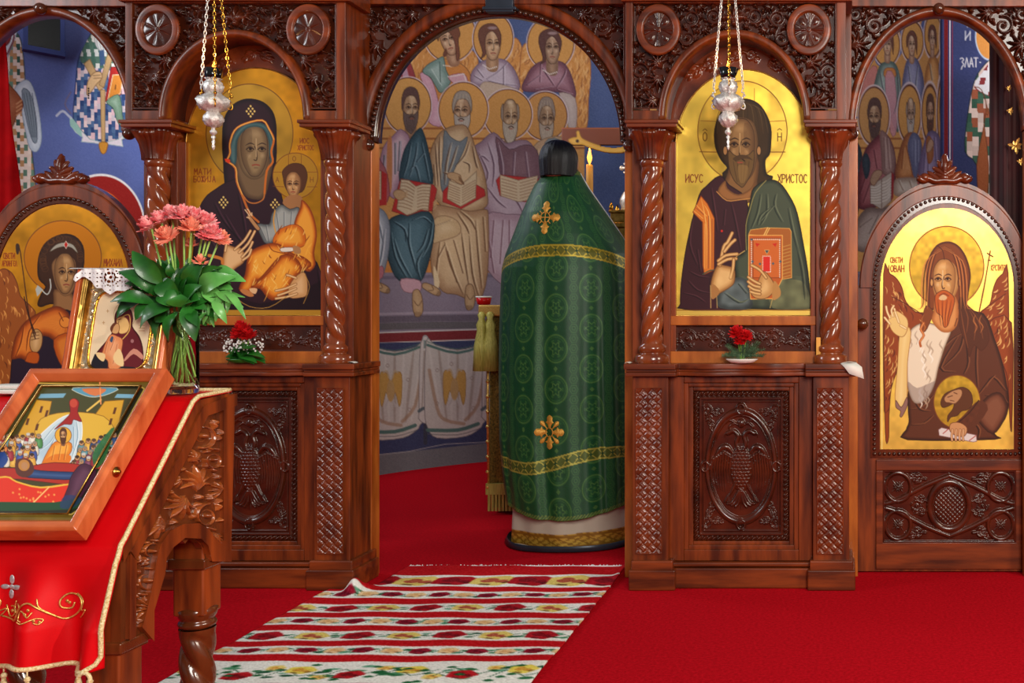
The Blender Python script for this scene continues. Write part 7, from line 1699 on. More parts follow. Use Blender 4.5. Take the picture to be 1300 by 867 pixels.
vase()
HEADS = [(192,290,15,0),(205,283,14,1),(219,277,15,0),(233,277,15,2),(247,281,16,0),(259,286,16,1),(243,292,14,3),(268,300,14,2),(278,306,13,3),(214,303,15,3),(262,302,13,0),(254,334,9,3),(243,312,8,3)]
HL = ['rose-pink chrysanthemum at the far left of the vase bouquet','pink chrysanthemum just right of the leftmost bloom in the vase bouquet','pink chrysanthemum left of the topmost pair in the vase bouquet','topmost pink chrysanthemum at the centre of the vase bouquet','large pink chrysanthemum just right of the top of the vase bouquet','pink chrysanthemum on the upper right shoulder of the vase bouquet','salmon chrysanthemum low in the middle of the upper cluster of the vase bouquet','pink chrysanthemum on the right of the vase bouquet, beside the outermost bloom','outermost salmon chrysanthemum at the right of the vase bouquet','pale salmon chrysanthemum set lower in front at the left of the vase bouquet','pink chrysanthemum below the right shoulder of the vase bouquet','small orange bud low among the leaves at the right of the vase bouquet','small salmon bud tucked below the upper cluster of the vase bouquet']
rr = random.Random(8)
for i,(x,y,r,k) in enumerate(HEADS):
    dy = rr.uniform(-.03,.035) if i not in (6,9,11) else -.035; c = vp(x,y,dy); R = r*1.12/FP*VZ
    T = thing('chrysanthemum',c,HL[i],'flower','chrysanthemums in the glass vase')
    up = Vector(((x-232)*.012,-.35-.5*(i==9),.9)); mb = MB(); flower_head(mb,c,R,up,4 if r>10 else 3,15 if r>10 else 10,i); mb.sphere((Vector(c)+up.normalized()*R*.2),R*.2,8)
    mb.build('flower_head',('pink','pink','pink','pink2')[k],T)
    e = (vc[0]+rr.uniform(-.022,.022)-(x-232)*.0004, vc[1]+rr.uniform(-.015,.015), .94+rr.uniform(0,.03)); m = (vc[0]+(x-232)*.0004, vc[1]+rr.uniform(-.01,.01),1.12)
    mb = MB(); mb.tube(cr([tuple(Vector(c)-up.normalized()*R*.05),((c[0]+m[0])/2,(c[1]+m[1])/2,(c[2]+m[2])/2-.004),m,e],4),.0022,6); mb.build('stem','stem',T,smooth=True)
SP = [((215,385),[(205,360,168,316,22),(212,352,195,330,18),(218,350,222,318,16)],'leafy sprig rising at the upper left of the vase'),
      ((210,395),[(200,375,150,338,20),(190,372,158,352,16),(195,385,140,378,17),(182,378,148,400,16),(190,385,172,405,15)],'leafy sprig spreading out to the far left over the lace'),
      ((220,400),[(215,392,178,414,30),(210,385,172,395,18),(222,395,200,432,18),(226,396,214,430,15)],'drooping broad-leaved sprig at the lower left of the vase rim'),
      ((240,395),[(245,375,262,318,22),(250,370,282,335,24),(238,372,240,330,18),(232,370,226,338,18)],'upright leafy sprig behind the right-hand stems'),
      ((245,392),[(255,372,300,345,24),(268,358,312,352,26),(262,378,292,372,20),(258,368,284,388,18)],'leafy sprig reaching right with a pale curled leaf'),
      ((250,396),[(262,378,300,380,12),(275,372,309,388,10),(270,382,288,408,11),(285,370,312,402,9),(262,384,268,410,13)],'narrow-leaved pale sprig drooping at the far right of the bouquet'),
      ((238,400),[(240,390,262,410,26),(236,388,248,430,20),(246,392,282,402,22),(242,396,250,412,14)],'dark leafy sprig hanging over the right of the vase rim'),
      ((228,396),[(226,380,205,350,24),(232,378,238,350,26),(228,384,220,366,22),(236,384,256,360,24),(224,388,200,372,22),(232,390,230,372,28),(240,388,254,378,24)],'dense dark leafy sprig filling the middle of the bouquet')]
for i,(b,lv,lab) in enumerate(SP):
    B0 = vp(b[0],b[1]); T = thing('greenery_sprig',B0,lab,'leaves','greenery sprigs in the glass vase')
    mb = MB(); pale = i in (5,); 
    for j,(x0,y0,x1,y1,w) in enumerate(lv):
        dy = rr.uniform(-.05,.01); d2 = dy+rr.uniform(-.03,.02); leafm(mb,vp(x0,y0,dy),vp(x1,y1,d2),w/FP*VZ,droop=rr.uniform(.12,.3),nrm=Vector((rr.uniform(-.4,.4),-.8,rr.uniform(.3,.9))))
        for q in range(3):
            ang = rr.uniform(-1,1); xm,ym = x0+(x1-x0)*rr.uniform(-.2,.5),y0+(y1-y0)*rr.uniform(-.2,.5); L_ = rr.uniform(14,26); a0 = math.atan2(y1-y0,x1-x0)+ang
            dd = rr.uniform(-.03,.04); leafm(mb,vp(xm,ym,dd),vp(xm+L_*math.cos(a0),ym+L_*math.sin(a0),dd-.01),w*.62/FP*VZ,droop=.2,nrm=Vector((rr.uniform(-.6,.6),-.7,rr.uniform(0,.9))))
    mb.build('leaves','leaf2' if i in (4,5) else 'leaf',T,smooth=True)
    mb = MB()
    for (x0,y0,x1,y1,w) in lv[:1]: mb.tube(cr([vp(x0,y0,-.01),vp(b[0],b[1]),(vc[0]+rr.uniform(-.02,.02),vc[1],1.03),(vc[0]+rr.uniform(-.027,.027),vc[1]+rr.uniform(-.015,.015),.942)],4),.0018,6)
    mb.build('stem','stem',T,smooth=True)
# two small arrangements on the shelves
ZS = P(0,462,-.03)[2]
def arrangement(cx, label, right):
    Y = .0; s = sc(Y); X = P(cx,0,Y)[0]; z0 = ZS+.001
    T = thing('flower_dish',(X,Y,z0),label,'flower arrangement')
    mb = MB(); mb.lathe([(.02,z0),(.045,z0+.003),(.062,z0+.014),(.064,z0+.018),(.058,z0+.018),(.04,z0+.010),(.001,z0+.010)],(X,Y,0),32,sy=.6); mb.build('dish','white' if right else 'leaf',T,smooth=True)
    q = lambda px,py,dy=0: P(px,py,Y+dy); r = random.Random(21+right)
    mb = MB()
    if right:
        for i in range(34):
            a = r.uniform(PI*.02,PI*.98); L = r.uniform(16,34); bx,by = cx+r.uniform(-8,8),452; tx,ty = bx+L*math.cos(a),by-L*math.sin(a)*.85+3
            n = 9; dy = r.uniform(-.05,.03)
            for k in range(n):
                t = k/n; x,y = bx+(tx-bx)*t,by+(ty-by)*t
                for sd in (-1,1): b = a+sd*.9; l = 6*(1-.5*t); mb.tube([q(x,y,dy*t),q(x+l*math.cos(b),y-l*math.sin(b),dy*t-.004)],[.0016,.0006],4)
            mb.tube([q(bx,by),q(tx,ty,dy)],.0014,5)
        mb.build('fir_fronds','fir',T)
        heads = [(936,424,12),(947,428,10),(940,434,9)]
    else:
        for i in range(30):
            a = r.uniform(-.5,PI+.5); L = r.uniform(14,28); bx,by = cx+r.uniform(-9,9),452+r.uniform(-4,4); dy = r.uniform(-.05,.02)
            leafm(mb,q(bx,by,dy*.3),q(bx+L*math.cos(a),by-L*math.sin(a)*.5+2,dy),r.uniform(9,14)*s,.2,Vector((r.uniform(-.4,.4),-.6,.8)))
        mb.build('leaves','leaf',T,smooth=True)
        heads = [(309,420,12),(302,426,10),(316,427,11),(306,414,8)]
        mb = MB()
        for i in range(90): mb.sphere(q(r.uniform(283,334),r.uniform(430,446)+abs(r.uniform(-3,3)),r.uniform(-.05,.0)),.0042,6)
        mb.build('white_filler_blossom','tiny',T)
    for i,(x,y,rad) in enumerate(heads):
        mb = MB(); c = q(x,y,-.025)
        for j in range(4): flower_head(mb,(c[0],c[1],c[2]-.002*j),rad*s*(1-.12*j),Vector((r.uniform(-.4,.4),-.7+.2*j,.9)),4,11,i*7+j)
        mb.build('red_flower_head','redpetal',T)
        mb = MB(); mb.tube([c,(X+(c[0]-X)*.3,Y,z0+.012)],.0022,6); mb.build('stem','stem',T)
arrangement(308,'dish of red carnations, white filler blossom and leaves on the left bay shelf',0)
arrangement(942,'dish with a red flower among fir fronds on the right bay shelf',1)
# slips of paper
def sheet(name,pts,lab,nx=8):
    T = MB(); a,b,c,d = [Vector(p) for p in pts]; vs=[]
    for i in range(nx+1):
        for j in range(5):
            u,v=i/nx,j/4; p=(a*(1-u)+b*u)*(1-v)+(d*(1-u)+c*u)*v; vs.append((p.x,p.y,p.z+.004*math.sin(u*PI)))
    T.add(vs,[(i*5+j,(i+1)*5+j,(i+1)*5+j+1,i*5+j+1) for i in range(nx) for j in range(4)]); o=T.build(name,'white',None,pts[0],smooth=True); so=o.modifiers.new('t','SOLIDIFY'); so.thickness=.001; tag(o,lab,'paper'); return o
a = P(1068,0,0)[0]; b = P(1087,0,0)[0]
o = sheet('paper_sheet',[(a,-.036,ZS+.003),(b+.003,-.036,ZS+.003),(b+.003,.04,ZS+.003),(a,.04,ZS+.003)],'white paper sheet hanging off the right end of the right bay shelf')
mb = MB(); mb.add([(a-.004,-.037,ZS+.003),(b+.003,-.037,ZS+.003),(b+.022,-.041,ZS-.012),(b+.030,-.046,ZS-.058),(a+.032,-.050,ZS-.038),(a+.012,-.044,ZS-.012)],[(0,1,2,5),(5,2,3,4)]); q=mb.build('hanging_end','white',o,smooth=True); so=q.modifiers.new('t','SOLIDIFY'); so.thickness=.001
b = P(1078,0,0)[0]+DXL
sheet('paper_slip',[(b-.03,.02,ZS+.003),(b+.018,.0,ZS+.003),(b+.024,.02,ZS+.004),(b-.02,.05,ZS+.004)],'white slip of paper on the right end of the left bay shelf')
a = P(796,0,0)[0]
sheet('paper_slip',[(a-.004,-.03,ZS+.003),(a+.016,-.03,ZS+.003),(a+.016,.03,ZS+.003),(a-.004,.03,ZS+.003)],'tiny white paper slip on the left end of the right bay shelf')
mb = MB(); p0=P(1036.5,428,.06); p1=P(1042,450,.06); mb.box((p0[0],.022,ZS+.001),(p1[0],.026,p0[2])); o=mb.build('standing_card','wax',None,(p0[0],.024,ZS+.001),bevel=.001); tag(o,'narrow cream card standing beside the rightmost twisted column of the right bay','card')

# ------------------------------------------------------------------ hanging oil lamps
def lamp(cx, Y, label, flare):
    s = sc(Y); zz = lambda y: EYE-(y-VY)*s; X = (cx-VX)*s
    T = thing('hanging_oil_lamp',(X,Y,zz(195)),label,'oil lamp','silver lamps hung before the two bays')
    L = lambda pr,m=None,n=32: MB().lathe([(r*s,zz(y)) for r,y in pr],(X,Y,0),n,mod=m)
    lob = lambda t,z: 1+.09*math.cos(8*t+z*110)+.06*math.cos(14*t-z*200)
    L([(.3,191),(1.2,189),(2.2,186),(1.2,183),(2.4,180),(1.0,177),(3,174),(1.2,172),(2,171.5),(4.2,169),(4.2,166.5),(1.8,164),(2.4,162),(6.5,160)]).build('finial','silver',T,smooth=True)
    b = L([(6,161),(9,158),(11,154),(11.6,151),(10.5,147),(7.5,144),(6.5,142.5)],lob,48); b.build('lower_bulb','silver',T,smooth=True)
    L([(6.5,143),(8,141.5),(14,139),(17.5,134),(19,128),(16,123.5),(10,120),(8,118)],lob,56).build('bowl','silver',T,smooth=True)
    L([(8,119),(10.8,115),(11.6,110),(10,105),(7,102),(8,101),(10,100)],lob,48).build('upper_bulb','silver',T,smooth=True)
    top = 13 if flare else 10.5
    cup = MB().lathe([(r*s,zz(y)) for r,y in ((1,100.5),(8,101),(9.5,97),(top,87),(top-.8,87),(8.4,96),(1,97))],(X,Y,0),32,mod=lambda t,z:1+.03*math.cos(10*t)); cup.build('black_glass_cup','blackglass',T,smooth=True)
    MB().lathe([(.2*s,zz(88)),(1.8*s,zz(86)),(2.2*s,zz(84)),(1.2*s,zz(81)),(.3*s,zz(77.5))],(X+(1.5 if not flare else 0)*s,Y-.004,0),12).build('flame','flame',T,smooth=True)
    apex = (X,Y,zz(-98))
    for k,ang in enumerate((PI*.96,PI*.04,-PI*.44) if flare else (PI*.93,PI*.12,-PI*.30)):
        c,sn = math.cos(ang),math.sin(ang); A = lambda r,y: (X+r*s*c,Y+r*s*sn,zz(y))
        mb = MB(); mb.tube(cr([A(15,136),A(20,138),A(21,133),A(17.5,127),A(19,121),A(20,117),A(17,117),A(18,112)],4),.9*s,6); mb.sphere(A(20,121),2.3*s,8); mb.sphere(A(18,129),2*s,8); mb.build('scroll_arm','gold' if not flare else 'silver',T,smooth=True)
        a = Vector(A(19,112)); b2 = Vector(apex); d = b2-a; n = int(d.length/(5.2*s)); u = d.normalized(); mb = MB()
        for i in range(n):
            p = a+u*(i+.5)*d.length/n; o = u.orthogonal().normalized(); w = u.cross(o); q = o if i%2 else w
            ring = [tuple(p+u*3.4*s*math.cos(t)+q*1.5*s*math.sin(t)) for t in [2*PI*j/10 for j in range(10)]]; mb.tube(ring,.55*s,5,closed=True)
        mb.build('chain',('gold' if k==2 else 'silver') if flare else ('gold' if k else 'silver'),T)
    mb = MB(); mb.lathe([(.5*s,zz(-99)),(4*s,zz(-98)),(3*s,zz(-102)),(.6*s,zz(-106))],(X,Y,0),16); mb.tube([(X,Y,zz(-104)),(X,Y,HC+.05)],.0025,6); mb.build('suspension_ring','gold',T,smooth=True)
    l = bpy.data.lights.new('lamp_flame_light','POINT'); l.energy = .6; l.color = (1,.6,.25); l.shadow_soft_size=.012; o = bpy.data.objects.new('lamp_flame_light',l); C.objects.link(o); o.location = (X,Y-.01,zz(72))
lamp(271,-.32,'chased silver oil lamp with gilt arms hanging before the mother and child icon',0)
lamp(924.5,-.32,'chased silver oil lamp with flared black glass cup hanging before the bearded man icon',1)

# ------------------------------------------------------------------ curtains
def curtain(x0,x1,y0,Y,mat,name,lab,slant=0,amp=.018,fr=60):
    nx,ny = 80,40; a = P(x0,0,Y)[0]; b = P(x1,0,Y)[0]; W = np.zeros((ny+1,nx+1,3))
    zt = min(HC-.02,P(0,y0,Y)[2])
    for j in range(ny+1):
        for i in range(nx+1):
            u,v = i/nx,j/ny; x = a+(b-a)*u+slant*(v)*(1 if x1<600 else -1); W[j,i] = (x,Y+amp*math.sin(x*fr)+amp*.5*math.sin(x*fr*2.3+1),zt*(1-v)+.02*v)
    T = grid_mesh(name,W,None,None,mat,None,((a+b)/2,Y,zt)); so=T.modifiers.new('t','SOLIDIFY'); so.thickness=.004; tag(T,lab,'curtain'); return T
curtain(-70,3,-30,.45,'curtain','curtain','bright red curtain hanging behind the left arch at the picture edge',slant=.17)
cr_r = curtain(1257,1400,-30,.45,'curtain2','curtain','dark wine curtain with gold leaf appliques hanging behind the right arch',amp=.02)
for x,y,k in ((1290,185,1),(1283,141,.5),(1296,205,.5),(1281,112,.4),(1297,130,.5)):
    mb = MB(); c = Vector(P(x,y,.40)); 
    for i in range(7):
        t = i*PI*2/7+.3; l = 9*sc(.4)*k; d = Vector((math.cos(t),0,math.sin(t))); petal(mb,c,d,Vector((0,-1,0)),l*(1.2 if i%2 else .8),l*.45,cup=.1)
    mb.build('gold_leaf_applique','thread',cr_r)

# ------------------------------------------------------------------ altar behind the doorway
YA = 1.55
def altar():
    x0,x1 = P(622,0,YA)[0],-.80; h = 1.125
    T = thing('altar_table',((x0+x1)/2,YA+.35,0),'altar table under green and gold brocade, just behind the green-robed person','altar')
    mb = MB(); mb.box((x0+.01,YA+.01,.03),(x1-.01,YA+.75,h)); mb.build('table_body','dwood',T)
    nx,nz = 160,60; W = np.zeros((nz+1,nx+1,3))
    for j in range(nz+1):
        for i in range(nx+1):
            u,v=i/nx,j/nz; x = x0+(x1-x0)*u; W[j,i]=(x,YA-.004-.012*v*(1+math.sin(x*40)),h+.006-(h-.1)*v)
    grid_mesh('brocade_front',W,None,None,'altarcloth',T)
    mb = MB(); mb.box((x0-.006,YA-.02,h),(x1,YA+.76,h+.010)); mb.build('brocade_top','altarcloth',T)
    mb = MB(); mb.tube([(x0,YA-.02,h),(x0-.002,YA-.03,.6),(x0+.004,YA-.03,.12)],.008,8)
    for z in np.linspace(.15,1.05,12): mb.sphere((x0-.001,YA-.032,z),.012,8)
    mb.build('gold_edging','thread',T,smooth=True)
    mb = MB(); 
    for i in range(60):
        x = x0+(x1-x0)*i/60; mb.box((x,YA-.036,.02),(x+.013,YA-.026,.11)); 
    mb.box((x0-.01,YA-.04,.11),(x1,YA-.022,.17)); mb.build('bottom_fringe','tass',T)
    mb = MB(); mb.box((x0-.05,YA-.045,h-.05),(x0+.16,YA-.02,h+.012)); mb.build('corner_lappet','thread',T,bevel=.008)
    mb = MB()
    for xx in (x0-.028,x0+.018): mb.lathe([(.042,.78),(.036,.92),(.022,1.0),(.026,1.03),(.014,1.06),(.02,1.085),(.008,1.1)],(xx,YA-.05,0),20,mod=lambda t,z:1+.1*math.cos(9*t))
    mb.build('corner_tassel','tass',T,smooth=True)
altar()
def onaltar(cx,py,Y): s = sc(Y); return (cx-VX)*s,s
# ruby votive
X,s = onaltar(618,380,1.75); T = thing('votive_glass',(X,1.7,1.137),'small red glass votive with white rim at the left edge of the altar','votive')
mb = MB(); mb.lathe([(.02,1.137),(.035,1.14),(.042,1.18),(.04,1.18),(.03,1.15),(.001,1.148)],(X,1.7,0),24); mb.build('glass_cup','ruby',T,smooth=True)
mb = MB(); mb.lathe([(.043,1.178),(.045,1.184),(.04,1.186),(.04,1.178)],(X,1.7,0),24); mb.build('white_rim','white',T,smooth=True)
# candle
Yc = 1.8; s = sc(Yc); X = (748.5-VX)*s; zz = lambda y: EYE-(y-VY)*s
T = thing('altar_candle',(X,Yc,1.136),'lit yellow candle standing right of the dark-haired head','candle')
MB().lathe([(4.4*s,zz(300)),(4.4*s,zz(211)),(3.6*s,zz(209)),(.5*s,zz(210))],(X,Yc,0),20).build('wax_stem','wax',T,smooth=True)
MB().lathe([(.07,1.136),(.075,1.15),(.03,1.17),(.015,1.2),(.015,1.3),(.03,1.33),(.014,1.36),(.02,zz(305)),(.035,zz(300)),(.03,zz(297)),(.01,zz(298))],(X,Yc,0),24).build('candlestick','brass',T,smooth=True)
MB().lathe([(.3*s,zz(209)),(2.4*s,zz(204)),(3.2*s,zz(200)),(1.8*s,zz(194)),(.3*s,zz(188))],(X,Yc,0),14).build('flame','flame',T,smooth=True)
l = bpy.data.lights.new('candle_light','POINT'); l.energy = 2; l.color=(1,.62,.28); l.shadow_soft_size=.02; o=bpy.data.objects.new('candle_light',l); C.objects.link(o); o.location=(X,Yc-.03,zz(180))
# tabernacle
Yt = 1.95; s = sc(Yt); X = (798-VX)*s; zz = lambda y: EYE-(y-VY)*s; T = thing('altar_tabernacle',(X,Yt,1.136),'gilt church-shaped tabernacle with dome and cross on the altar by the right column','tabernacle')
mb = MB()
for w,a,b in ((20,388,380),(17,380,330),(19,330,324),(14,324,290),(20,290,284),(19,284,272),(21,272,268)): mb.box((X-w*s,Yt-w*s,zz(a)),(X+w*s,Yt+w*s,zz(b)))
mb.build('shrine_body','brass',T,bevel=.004)
mb = MB(); 
for sx in (-1,1):
    for sy in (-1,1):
        mb.lathe([(2.4*s,zz(324)),(2.0*s,zz(318)),(2.0*s,zz(296)),(2.8*s,zz(290))],(X+sx*17*s,Yt+sy*17*s,0),12); mb.lathe([(2.6*s,zz(268)),(3*s,zz(264)),(.4*s,zz(258))],(X+sx*18*s,Yt+sy*18*s,0),10)
mb.build('shrine_column','gold',T,smooth=True)
MB().lathe([(9*s,zz(268)),(9*s,zz(262)),(11*s,zz(258)),(10.5*s,zz(252)),(7*s,zz(245)),(3*s,zz(240)),(2*s,zz(237)),(4.5*s,zz(234)),(4.5*s,zz(231)),(2*s,zz(229)),(3*s,zz(226)),(1.2*s,zz(222))],(X,Yt,0),28,mod=lambda t,z:1+.05*math.cos(8*t)).build('dome','silver',T,smooth=True)
mb = MB(); mb.box((X-1.2*s,Yt-.01,zz(226)),(X+1.2*s,Yt+.01,zz(203))); mb.box((X-8.5*s,Yt-.01,zz(215)),(X+8.5*s,Yt+.01,zz(212)))
for a,b in ((0,203),(0,222),(-8.5,213.5),(8.5,213.5),(0,213.5)): mb.sphere((X+a*s,Yt,zz(b)),3.3*s,10,sy=.5)
for a,b in ((-5,208),(5,208),(-5,219),(5,219)): mb.sphere((X+a*s,Yt,zz(b)),1.6*s,8,sy=.5)
mb.build('filigree_cross','silver',T,smooth=True)
# silver figure
Yt2 = 1.68; s = sc(Yt2); X = (800-VX)*s; zz = lambda y: EYE-(y-VY)*s; T = thing('silver_ewer',(X,Yt2,1.136),'small silver vessel gleaming in front of the gilt tabernacle','vessel')
MB().lathe([(9*s,1.136),(10*s,1.15),(4*s,1.19),(3*s,1.26),(4.5*s,zz(338)),(8.5*s,zz(328)),(8*s,zz(318)),(4*s,zz(310)),(3.5*s,zz(305)),(4.5*s,zz(301)),(3*s,zz(297)),(.4*s,zz(293))],(X,Yt2,0),24).build('vessel_body','silver',T,smooth=True)
mb = MB(); mb.tube(cr([(X-3*s,Yt2,zz(304)),(X-9*s,Yt2,zz(306)),(X-11*s,Yt2,zz(318)),(X-6*s,Yt2,zz(330))],4),.8*s,6); mb.build('handle','silver',T,smooth=True)
# painted standing crucifix
def crucifix():
    Y = 2.65; cv = Cv(700,110,925,420,1.0,(150,70,34)); cx = 812
    cv.rect(700,110,925,420,(132,62,30)); cv.line([(700,162.5),(925,162.5)],1.2,(196,110,60)); cv.line([(700,184),(925,184)],1.4,(80,34,18))
    sk=(232,172,60); sd=(150,96,30)
    cv.ell(cx,172,19,26,(236,190,60),edge=(150,90,30),ew=1)
    for q in (1,-1):
        f = lambda pts: [(cx+q*(x-cx),y) for x,y in pts]
        cv.poly(f([(721,178),(727,174.5),(732,173.5),(731.5,167.5),(735,166),(737.5,173),(743,177.5),(760,184),(780,187),(800,184),(803,192),(780,195),(760,192),(745,187),(738,184),(728,184)]),sk,edge=sd,ew=.9,hi=(248,206,110),k=3)
        cv.ell(cx-q*79,179,2,2,(60,20,10))
    cv.poly([(797,184),(827,184),(830,230),(826,262),(832,330),(822,400),(802,400),(794,330),(798,262),(794,220)],sk,edge=sd,ew=1,hi=(248,206,110),k=8); cv.poly([(796,262),(830,262),(834,310),(790,312)],(220,210,196),edge=sd,ew=.8)
    face(cv,cx-2,172,9,14,d=-.3,skin=(206,150,80),dark=(150,96,50),hair=(90,50,26),style='long',beard=(90,50,26),tilt=.2)
    beam = (np.abs(cv.Y-173)<11.5)&(cv.X>712)&(cv.X<912); post = (np.abs(cv.X-cx)<13)&(cv.Y>120); fig = (np.abs(cv.X-cx)<20)&(cv.Y>146)&(cv.Y<405)
    arm = (np.abs(cv.X-cx)<90)&(cv.Y>170)&(cv.Y<198)&(cv.C[...,1]>.45)
    x,y,z = P(cv.X,cv.Y,Y); W = np.stack([x,np.full(x.shape,Y),z],-1)
    T = grid_mesh('standing_crucifix',W,cv.C,beam|post|fig|arm,'fabric',None,(P(cx,0,Y)[0],Y,0)); tag(T,'tall wooden crucifix with painted yellow-skinned figure, behind the altar candle','crucifix')
    so=T.modifiers.new('t','SOLIDIFY'); so.thickness=.03; so.offset=-1
    mb = MB(); X = P(cx,0,Y)[0]; mb.box((X-.05,Y+.0,.08),(X+.05,Y+.05,P(0,415,Y)[2]+.02)); mb.box((X-.2,Y-.12,.0),(X+.2,Y+.18,.08)); mb.build('post_and_foot','dwood',T)
crucifix()

# ------------------------------------------------------------------ the person in green
def person():
    Y0 = .92; s = sc(Y0-.12)   # silhouette depth
    rows = [(214,687,728,.075),(222,679,732,.10),(232,671,737,.135),(248,663.5,748,.165),(270,654,764,.20),(298,643.5,783,.23),(322,634,800,.25),(340,629.5,804,.262),(370,628,806,.272),(420,626.5,808,.28),(480,626,809,.287),(560,627,811,.293),(610,631,812,.30),(652,636,813,.302)]
    def at(py):
        for (a,l1,r1,d1),(b,l2,r2,d2) in zip(rows,rows[1:]):
            if py <= b: t = (py-a)/(b-a); t=max(0,t); return l1+(l2-l1)*t,r1+(r2-r1)*t,d1+(d2-d1)*t
        return rows[-1][1:]
    T = thing('person',((712-VX)*s,Y0,0),'person seen from behind in a green brocade vestment with gold crosses, beyond the doorway','person')
    NU,NV = 620,436; th = np.linspace(0,2*PI,NU,endpoint=False); W = np.zeros((NV+1,NU,3)); U = np.zeros((NV+1,NU)); V = np.zeros((NV+1,NU))
    for j in range(NV+1):
        py = 214+j*(652-214)/NV; L,R,dp = at(py); c = (L+R)/2; hw = (R-L)/2*s; xc = (c-VX)*s; z = EYE-(py-VY)*s
        k = np.clip((py-235)/300,0,1)
        f = 1+k*(.030*np.sin(9*th+1.2)+.020*np.sin(17*th+.5+py*.004)+.012*np.sin(26*th))
        f += np.clip((py-300)/120,0,1)*.035*np.exp(-((th-5.65)/.05)**2)-np.clip((py-300)/120,0,1)*.05*np.exp(-((th-5.52)/.06)**2)+np.clip((py-330)/120,0,1)*.03*np.exp(-((th-5.35)/.05)**2)
        x = xc+hw*np.cos(th)*(1+0*th); y = Y0+dp*f*np.sin(th)
        hem = 0
        zz_ = z+0*th
        if py > 560:
            t = (py-560)/92; fr = (c+(R-L)/2*np.cos(th)-630)/180.; hemy = -20*(1-np.sin(PI*np.clip(fr,0,1))**.8)*(np.sin(th)<.3)-8*(np.sin(th)>=.3); zz_ = z-hemy*s*t*1.0
        W[j,:,0]=x; W[j,:,1]=y; W[j,:,2]=zz_; U[j]=th; V[j]=py
    # brocade colours
    cth = np.cos(U); PX = 708+ (U-1.5*PI)*108.; PY = V
    base = np.array((10,72,38))/255.; C_=np.ones((NV+1,NU,4))*0; C_[...,:3]=base
    cw,chh = 52.,50.; i = np.floor((PX-708)/cw+.5); off = (i%2)*chh/2; dx = (PX-708)-i*cw; dy = ((PY-216-off)%chh)-chh/2
    r = np.sqrt(dx*dx+dy*dy); ang = np.arctan2(dy,dx)
    m = np.exp(-((r-17)/1.1)**2)*.9+np.exp(-((r-14.2)/.7)**2)*.5+np.exp(-((r-(6.5+1.6*np.cos(6*ang)))/.9)**2)*1.0+np.exp(-(r/2.2)**2)*.9+(np.abs(np.cos(3*ang))>.8)*np.exp(-((r-10.5)/1.2)**2)*.6
    dx2 = (PX-708)-(np.floor((PX-708)/cw)+.5)*cw
    for oy in (0,12.5,25,37.5):
        d2 = ((PY-216+oy)%chh)-chh/2; hx = np.maximum(np.abs(dx2)*.87+np.abs(d2)*.5,np.abs(d2)); m = m+np.exp(-((hx-5.0)/.7)**2)*.6+np.exp(-((hx-2.2)/.8)**2)*.6
    dy3 = ((PY-216-off)%chh); m += ((np.abs(dx)+np.minimum(dy3,chh-dy3))<3.2)*.8
    m = np.clip(m,0,1)[...,None]; rs = np.random.RandomState(3)
    C_[...,:3] = C_[...,:3]*(1-m*.72)+np.array((118,150,74))/255.*m*.72; C_[...,3:]=m*.5
    def band(cent,hw_,c1,c2):
        d = PY-cent; b = np.abs(d)<hw_; lat = np.abs(((PX+d*1.15)%17)-8.5)<1.1; lat |= np.abs(((PX-d*1.15)%17)-8.5)<1.1; e = np.abs(np.abs(d)-hw_+1)<1
        dia = (np.abs((PX%17)-8.5+0)+np.abs(d))<2.6
        C_[b] = (*[v/255 for v in c1],.45); C_[b&(lat|e)] = (*[v/255 for v in c2],.7); C_[b&dia] = (20/255,70/255,36/255,.2)
    sx = (PX-708)/90.
    band(319+6*np.abs(sx)**2*1.5,7.5,(104,104,26),(190,166,50)); band(584-3-9*sx-4*np.sin(sx*3.2),8,(84,100,40),(176,170,74))
    hemm = PY>646; C_[hemm&(((PX+PY*1.2)%5)<2.6)] = (110/255,130/255,60/255,.4); col_ = PY<220; C_[col_] = (120/255,130/255,50/255,.5); C_[col_&(((PX+PY)%6)<2)] = (40/255,90/255,40/255,.3)
    C_[...,:3] *= 1+(rs.rand(NV+1,NU,1)-.5)*.12
    ph = grid_mesh('green_vestment',W[:, :],C_,None,'fabric',T,closed_u=True)
    so = ph.modifiers.new('t','SOLIDIFY'); so.thickness=.004; so.offset=-1
    def surf(px,py,o=.004):
        L,R,dp = at(py); c=(L+R)/2; hw=(R-L)/2; u = max(-1,min(1,(px-c)/hw)); t = 2*PI-math.acos(u); k=min(1,max(0,(py-235)/300)); f = 1+k*(.030*math.sin(9*t+1.2)+.020*math.sin(17*t+.5+py*.004)+.012*math.sin(26*t))
        return ((px-VX)*s, Y0+dp*f*math.sin(t)-o, EYE-(py-VY)*s)
    # embroidered crosses
    def emb(name,polys,cords):
        mb = MB()
        for pl in polys:
            pts = cr(pl,2,True); cx_=sum(p[0] for p in pts)/len(pts); cy_=sum(p[1] for p in pts)/len(pts); n=len(pts)
            vs=[surf(cx_,cy_,.0095)]+[surf(cx_+(x-cx_)*.6,cy_+(y-cy_)*.6,.009) for x,y in pts]+[surf(x,y,.003) for x,y in pts]
            mb.add(vs,[(0,1+i,1+(i+1)%n) for i in range(n)]+[(1+i,1+n+i,1+n+(i+1)%n,1+(i+1)%n) for i in range(n)])
        for c in cords: mb.tube([surf(x,y,.009) for x,y in c],.0025,6)
        mb.build(name,'thread2',ph,smooth=True)
    def rot(pts,k,cx,cy,sc_=1):
        a=k*PI/2; return [(cx+(x*math.cos(a)-y*math.sin(a))*sc_,cy+(x*math.sin(a)+y*math.cos(a))*sc_*1.12) for x,y in pts]
